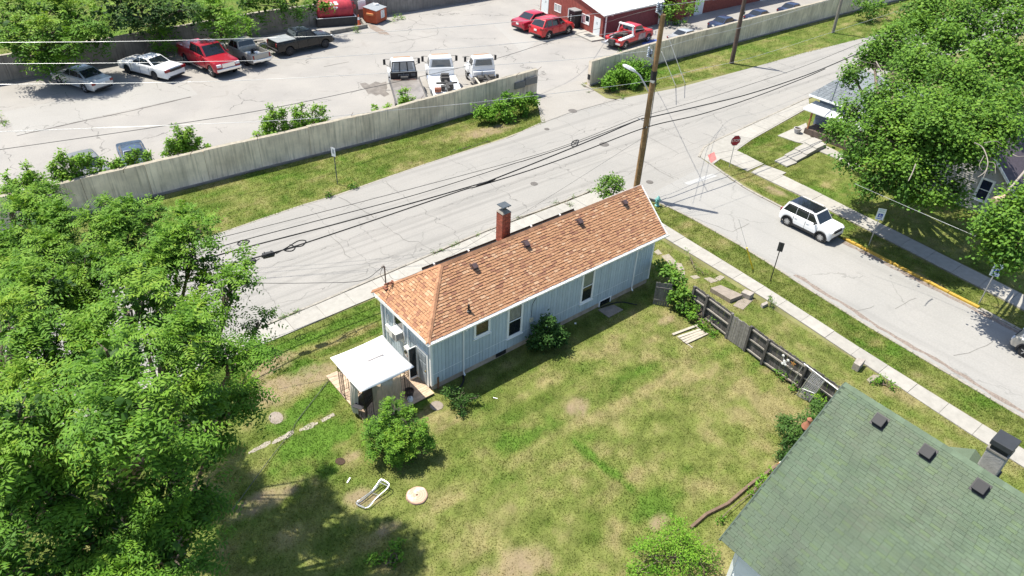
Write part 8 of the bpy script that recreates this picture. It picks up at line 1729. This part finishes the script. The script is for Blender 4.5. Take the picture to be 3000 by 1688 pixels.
saps('row of six pointed saplings poking over the middle of the long wall', [(795, 318, 75), (832, 318, 70), (865, 318, 64), (892, 316, 58), (925, 312, 58), (950, 316, 44), (780, 350, 42), (760, 395, 20)], 71)
saps('bushy sapling over the wall right of the slate blue car', [(525, 378, 70), (555, 380, 60), (495, 408, 50), (580, 400, 40), (545, 392, 66), (600, 425, 24)], 72)
saps('saplings in front of the slate blue car', [(400, 440, 40), (430, 445, 32), (375, 455, 36), (345, 465, 36), (330, 470, 40)], 73)
saps('saplings in front of the dull grey wreck', [(180, 450, 70), (210, 465, 62), (235, 455, 60), (265, 460, 52), (160, 490, 40), (295, 470, 40)], 74)
saps('leftmost saplings over the long wall', [(80, 490, 60), (100, 505, 55), (25, 520, 60), (45, 530, 40), (125, 520, 40)], 75)
saps('lone pointed sapling before the flatbed tow truck', [(1188, 260, 46), (1205, 285, 22), (1178, 285, 20)], 76, PAL_LIME)
saps('pair of small saplings left of the flatbed tow truck', [(1103, 312, 20), (1137, 306, 20)], 77, PAL_LIME)
# growth by the buildings
shrub('leafy green bush in front of the brick building', [(1960, 25, 22, 2.), (1975, 40, 18, 1.4), (1950, 45, 18, 1.4), (1985, 20, 14, 2.)], 81, PAL_MAPLE, None, 24, 8, .2, .3, .18, bias=.1)
shrub('yellow green weeds at the foot of the brick building', [(1985, 62, 12, .5), (2000, 60, 10, .5), (1975, 66, 9, .3)], 82, PAL_LIME, None, 30, 7, .15, .24, .12, name='weed_patch', cat='weeds')
shrub('yellowish climbing plant on the brick building', [(2030, 20, 14, 2.4), (2015, 35, 12, 1.6), (2040, 10, 12, 3.), (2005, 15, 14, 2.6)], 83, PAL_LIME, None, 24, 7, .2, .28, .16, name='climbing_plant', cat='vine')
shrub('small green weed between workshop wall and red tow truck', [(1788, 80, 9, .8), (1782, 88, 9, .5), (1795, 90, 8, .4)], 84, PAL_MAPLE, None, 40, 6, .12, .2, .1, name='weed_patch', cat='weeds')
shrub('dry grassy weeds between tan and black pickups', [(775, 145, 12, .5), (785, 155, 12, .3), (765, 140, 9, .4)], 85, PAL_LIME, None, 40, 6, .15, .3, .05, name='weed_patch', cat='weeds', bias=.5)
shrub('grassy weeds right of the dumpster', [(1165, 50, 10, .3), (1150, 60, 10, .2), (1175, 48, 8, .3)], 86, PAL_LIME, None, 40, 6, .15, .3, .06, name='weed_patch', cat='weeds', bias=.3)
shrub('weeds on the kerb of the red tank', [(1040, 82, 8, .5), (1046, 90, 6, .3)], 87, PAL_LIME, None, 40, 6, .1, .22, .05, name='weed_patch', cat='weeds', bias=.3)
shrub('grassy tuft at the left edge of the lot', [(0, 345, 14, .3), (6, 360, 12, .2)], 88, PAL_LIME, None, 40, 6, .15, .25, .05, name='weed_patch', cat='weeds', bias=.2)
shrub('hanging creeper on the streaked wall top', [(1820, 152, 6, 2.3), (1828, 158, 6, 1.9), (1835, 155, 5, 2.1)], 89, PAL_DARK, tuple(gy('S', 1826, 180, 47.4)[:2])+(0.,), 80, 5, .1, .18, .1, name='wall_creeper', cat='vine')
shrub('dark shrub at the wall foot between big trees and grass strip', [(395, 610, 22, 1.), (410, 635, 24, .8), (420, 655, 20, .5), (380, 640, 20, .8)], 90, PAL_DARK, None, 50, 9, .15, .24, .1)
shrub('green weed clump at the street edge below the narrow white sign', [(968, 570, 10, .2), (958, 572, 8, .15)], 91, PAL_ASH, None, 90, 6, .1, .16, .08, name='weed_patch', cat='weeds')
shrub('green weed clump beside the foot of the narrow white sign', [(1038, 545, 10, .2), (1030, 543, 7, .15)], 92, PAL_ASH, None, 90, 6, .1, .16, .08, name='weed_patch', cat='weeds')
shrub('dark bare bush under the grey house window', [(2850, 610, 14, .8), (2865, 620, 14, .6), (2840, 625, 12, .5)], 93, PAL_DARK, None, 50, 6, .12, .16, .08, bias=-.2)

for i, (l, c, pts) in enumerate((('grass tufts at the pavement joint beside the street left of the gazebo', 'J', ((390, 425), (430, 410), (500, 385), (550, 365))), ('weeds along the pavement edge behind the chimney', 'F', ((1840, 1100), (1900, 1080), (2010, 1030), (2060, 1010), (2250, 930))), ('grass tufts in the pavement joints behind the roof ridge', 'G', ((730, 625), (860, 640), (880, 655), (370, 770), (900, 575), (1060, 515))), ('weeds at the foot of the driveway wall end', 'C', ((985, 800), (1000, 815), (1040, 870), (1380, 930))), ('dry weeds along the street edge of the grass strip', 'B', ((2000, 1430), (2080, 1410), (2180, 1380), (2350, 1330))))):
    shrub(l, [(*pxl(c, x, y), 5, .06) for x, y in pts], 110+i, PAL_ASH if i != 4 else PAL_LIME, None, 260, 6, .09, .12, .03, name='weed_patch', cat='weeds', r0=.004)
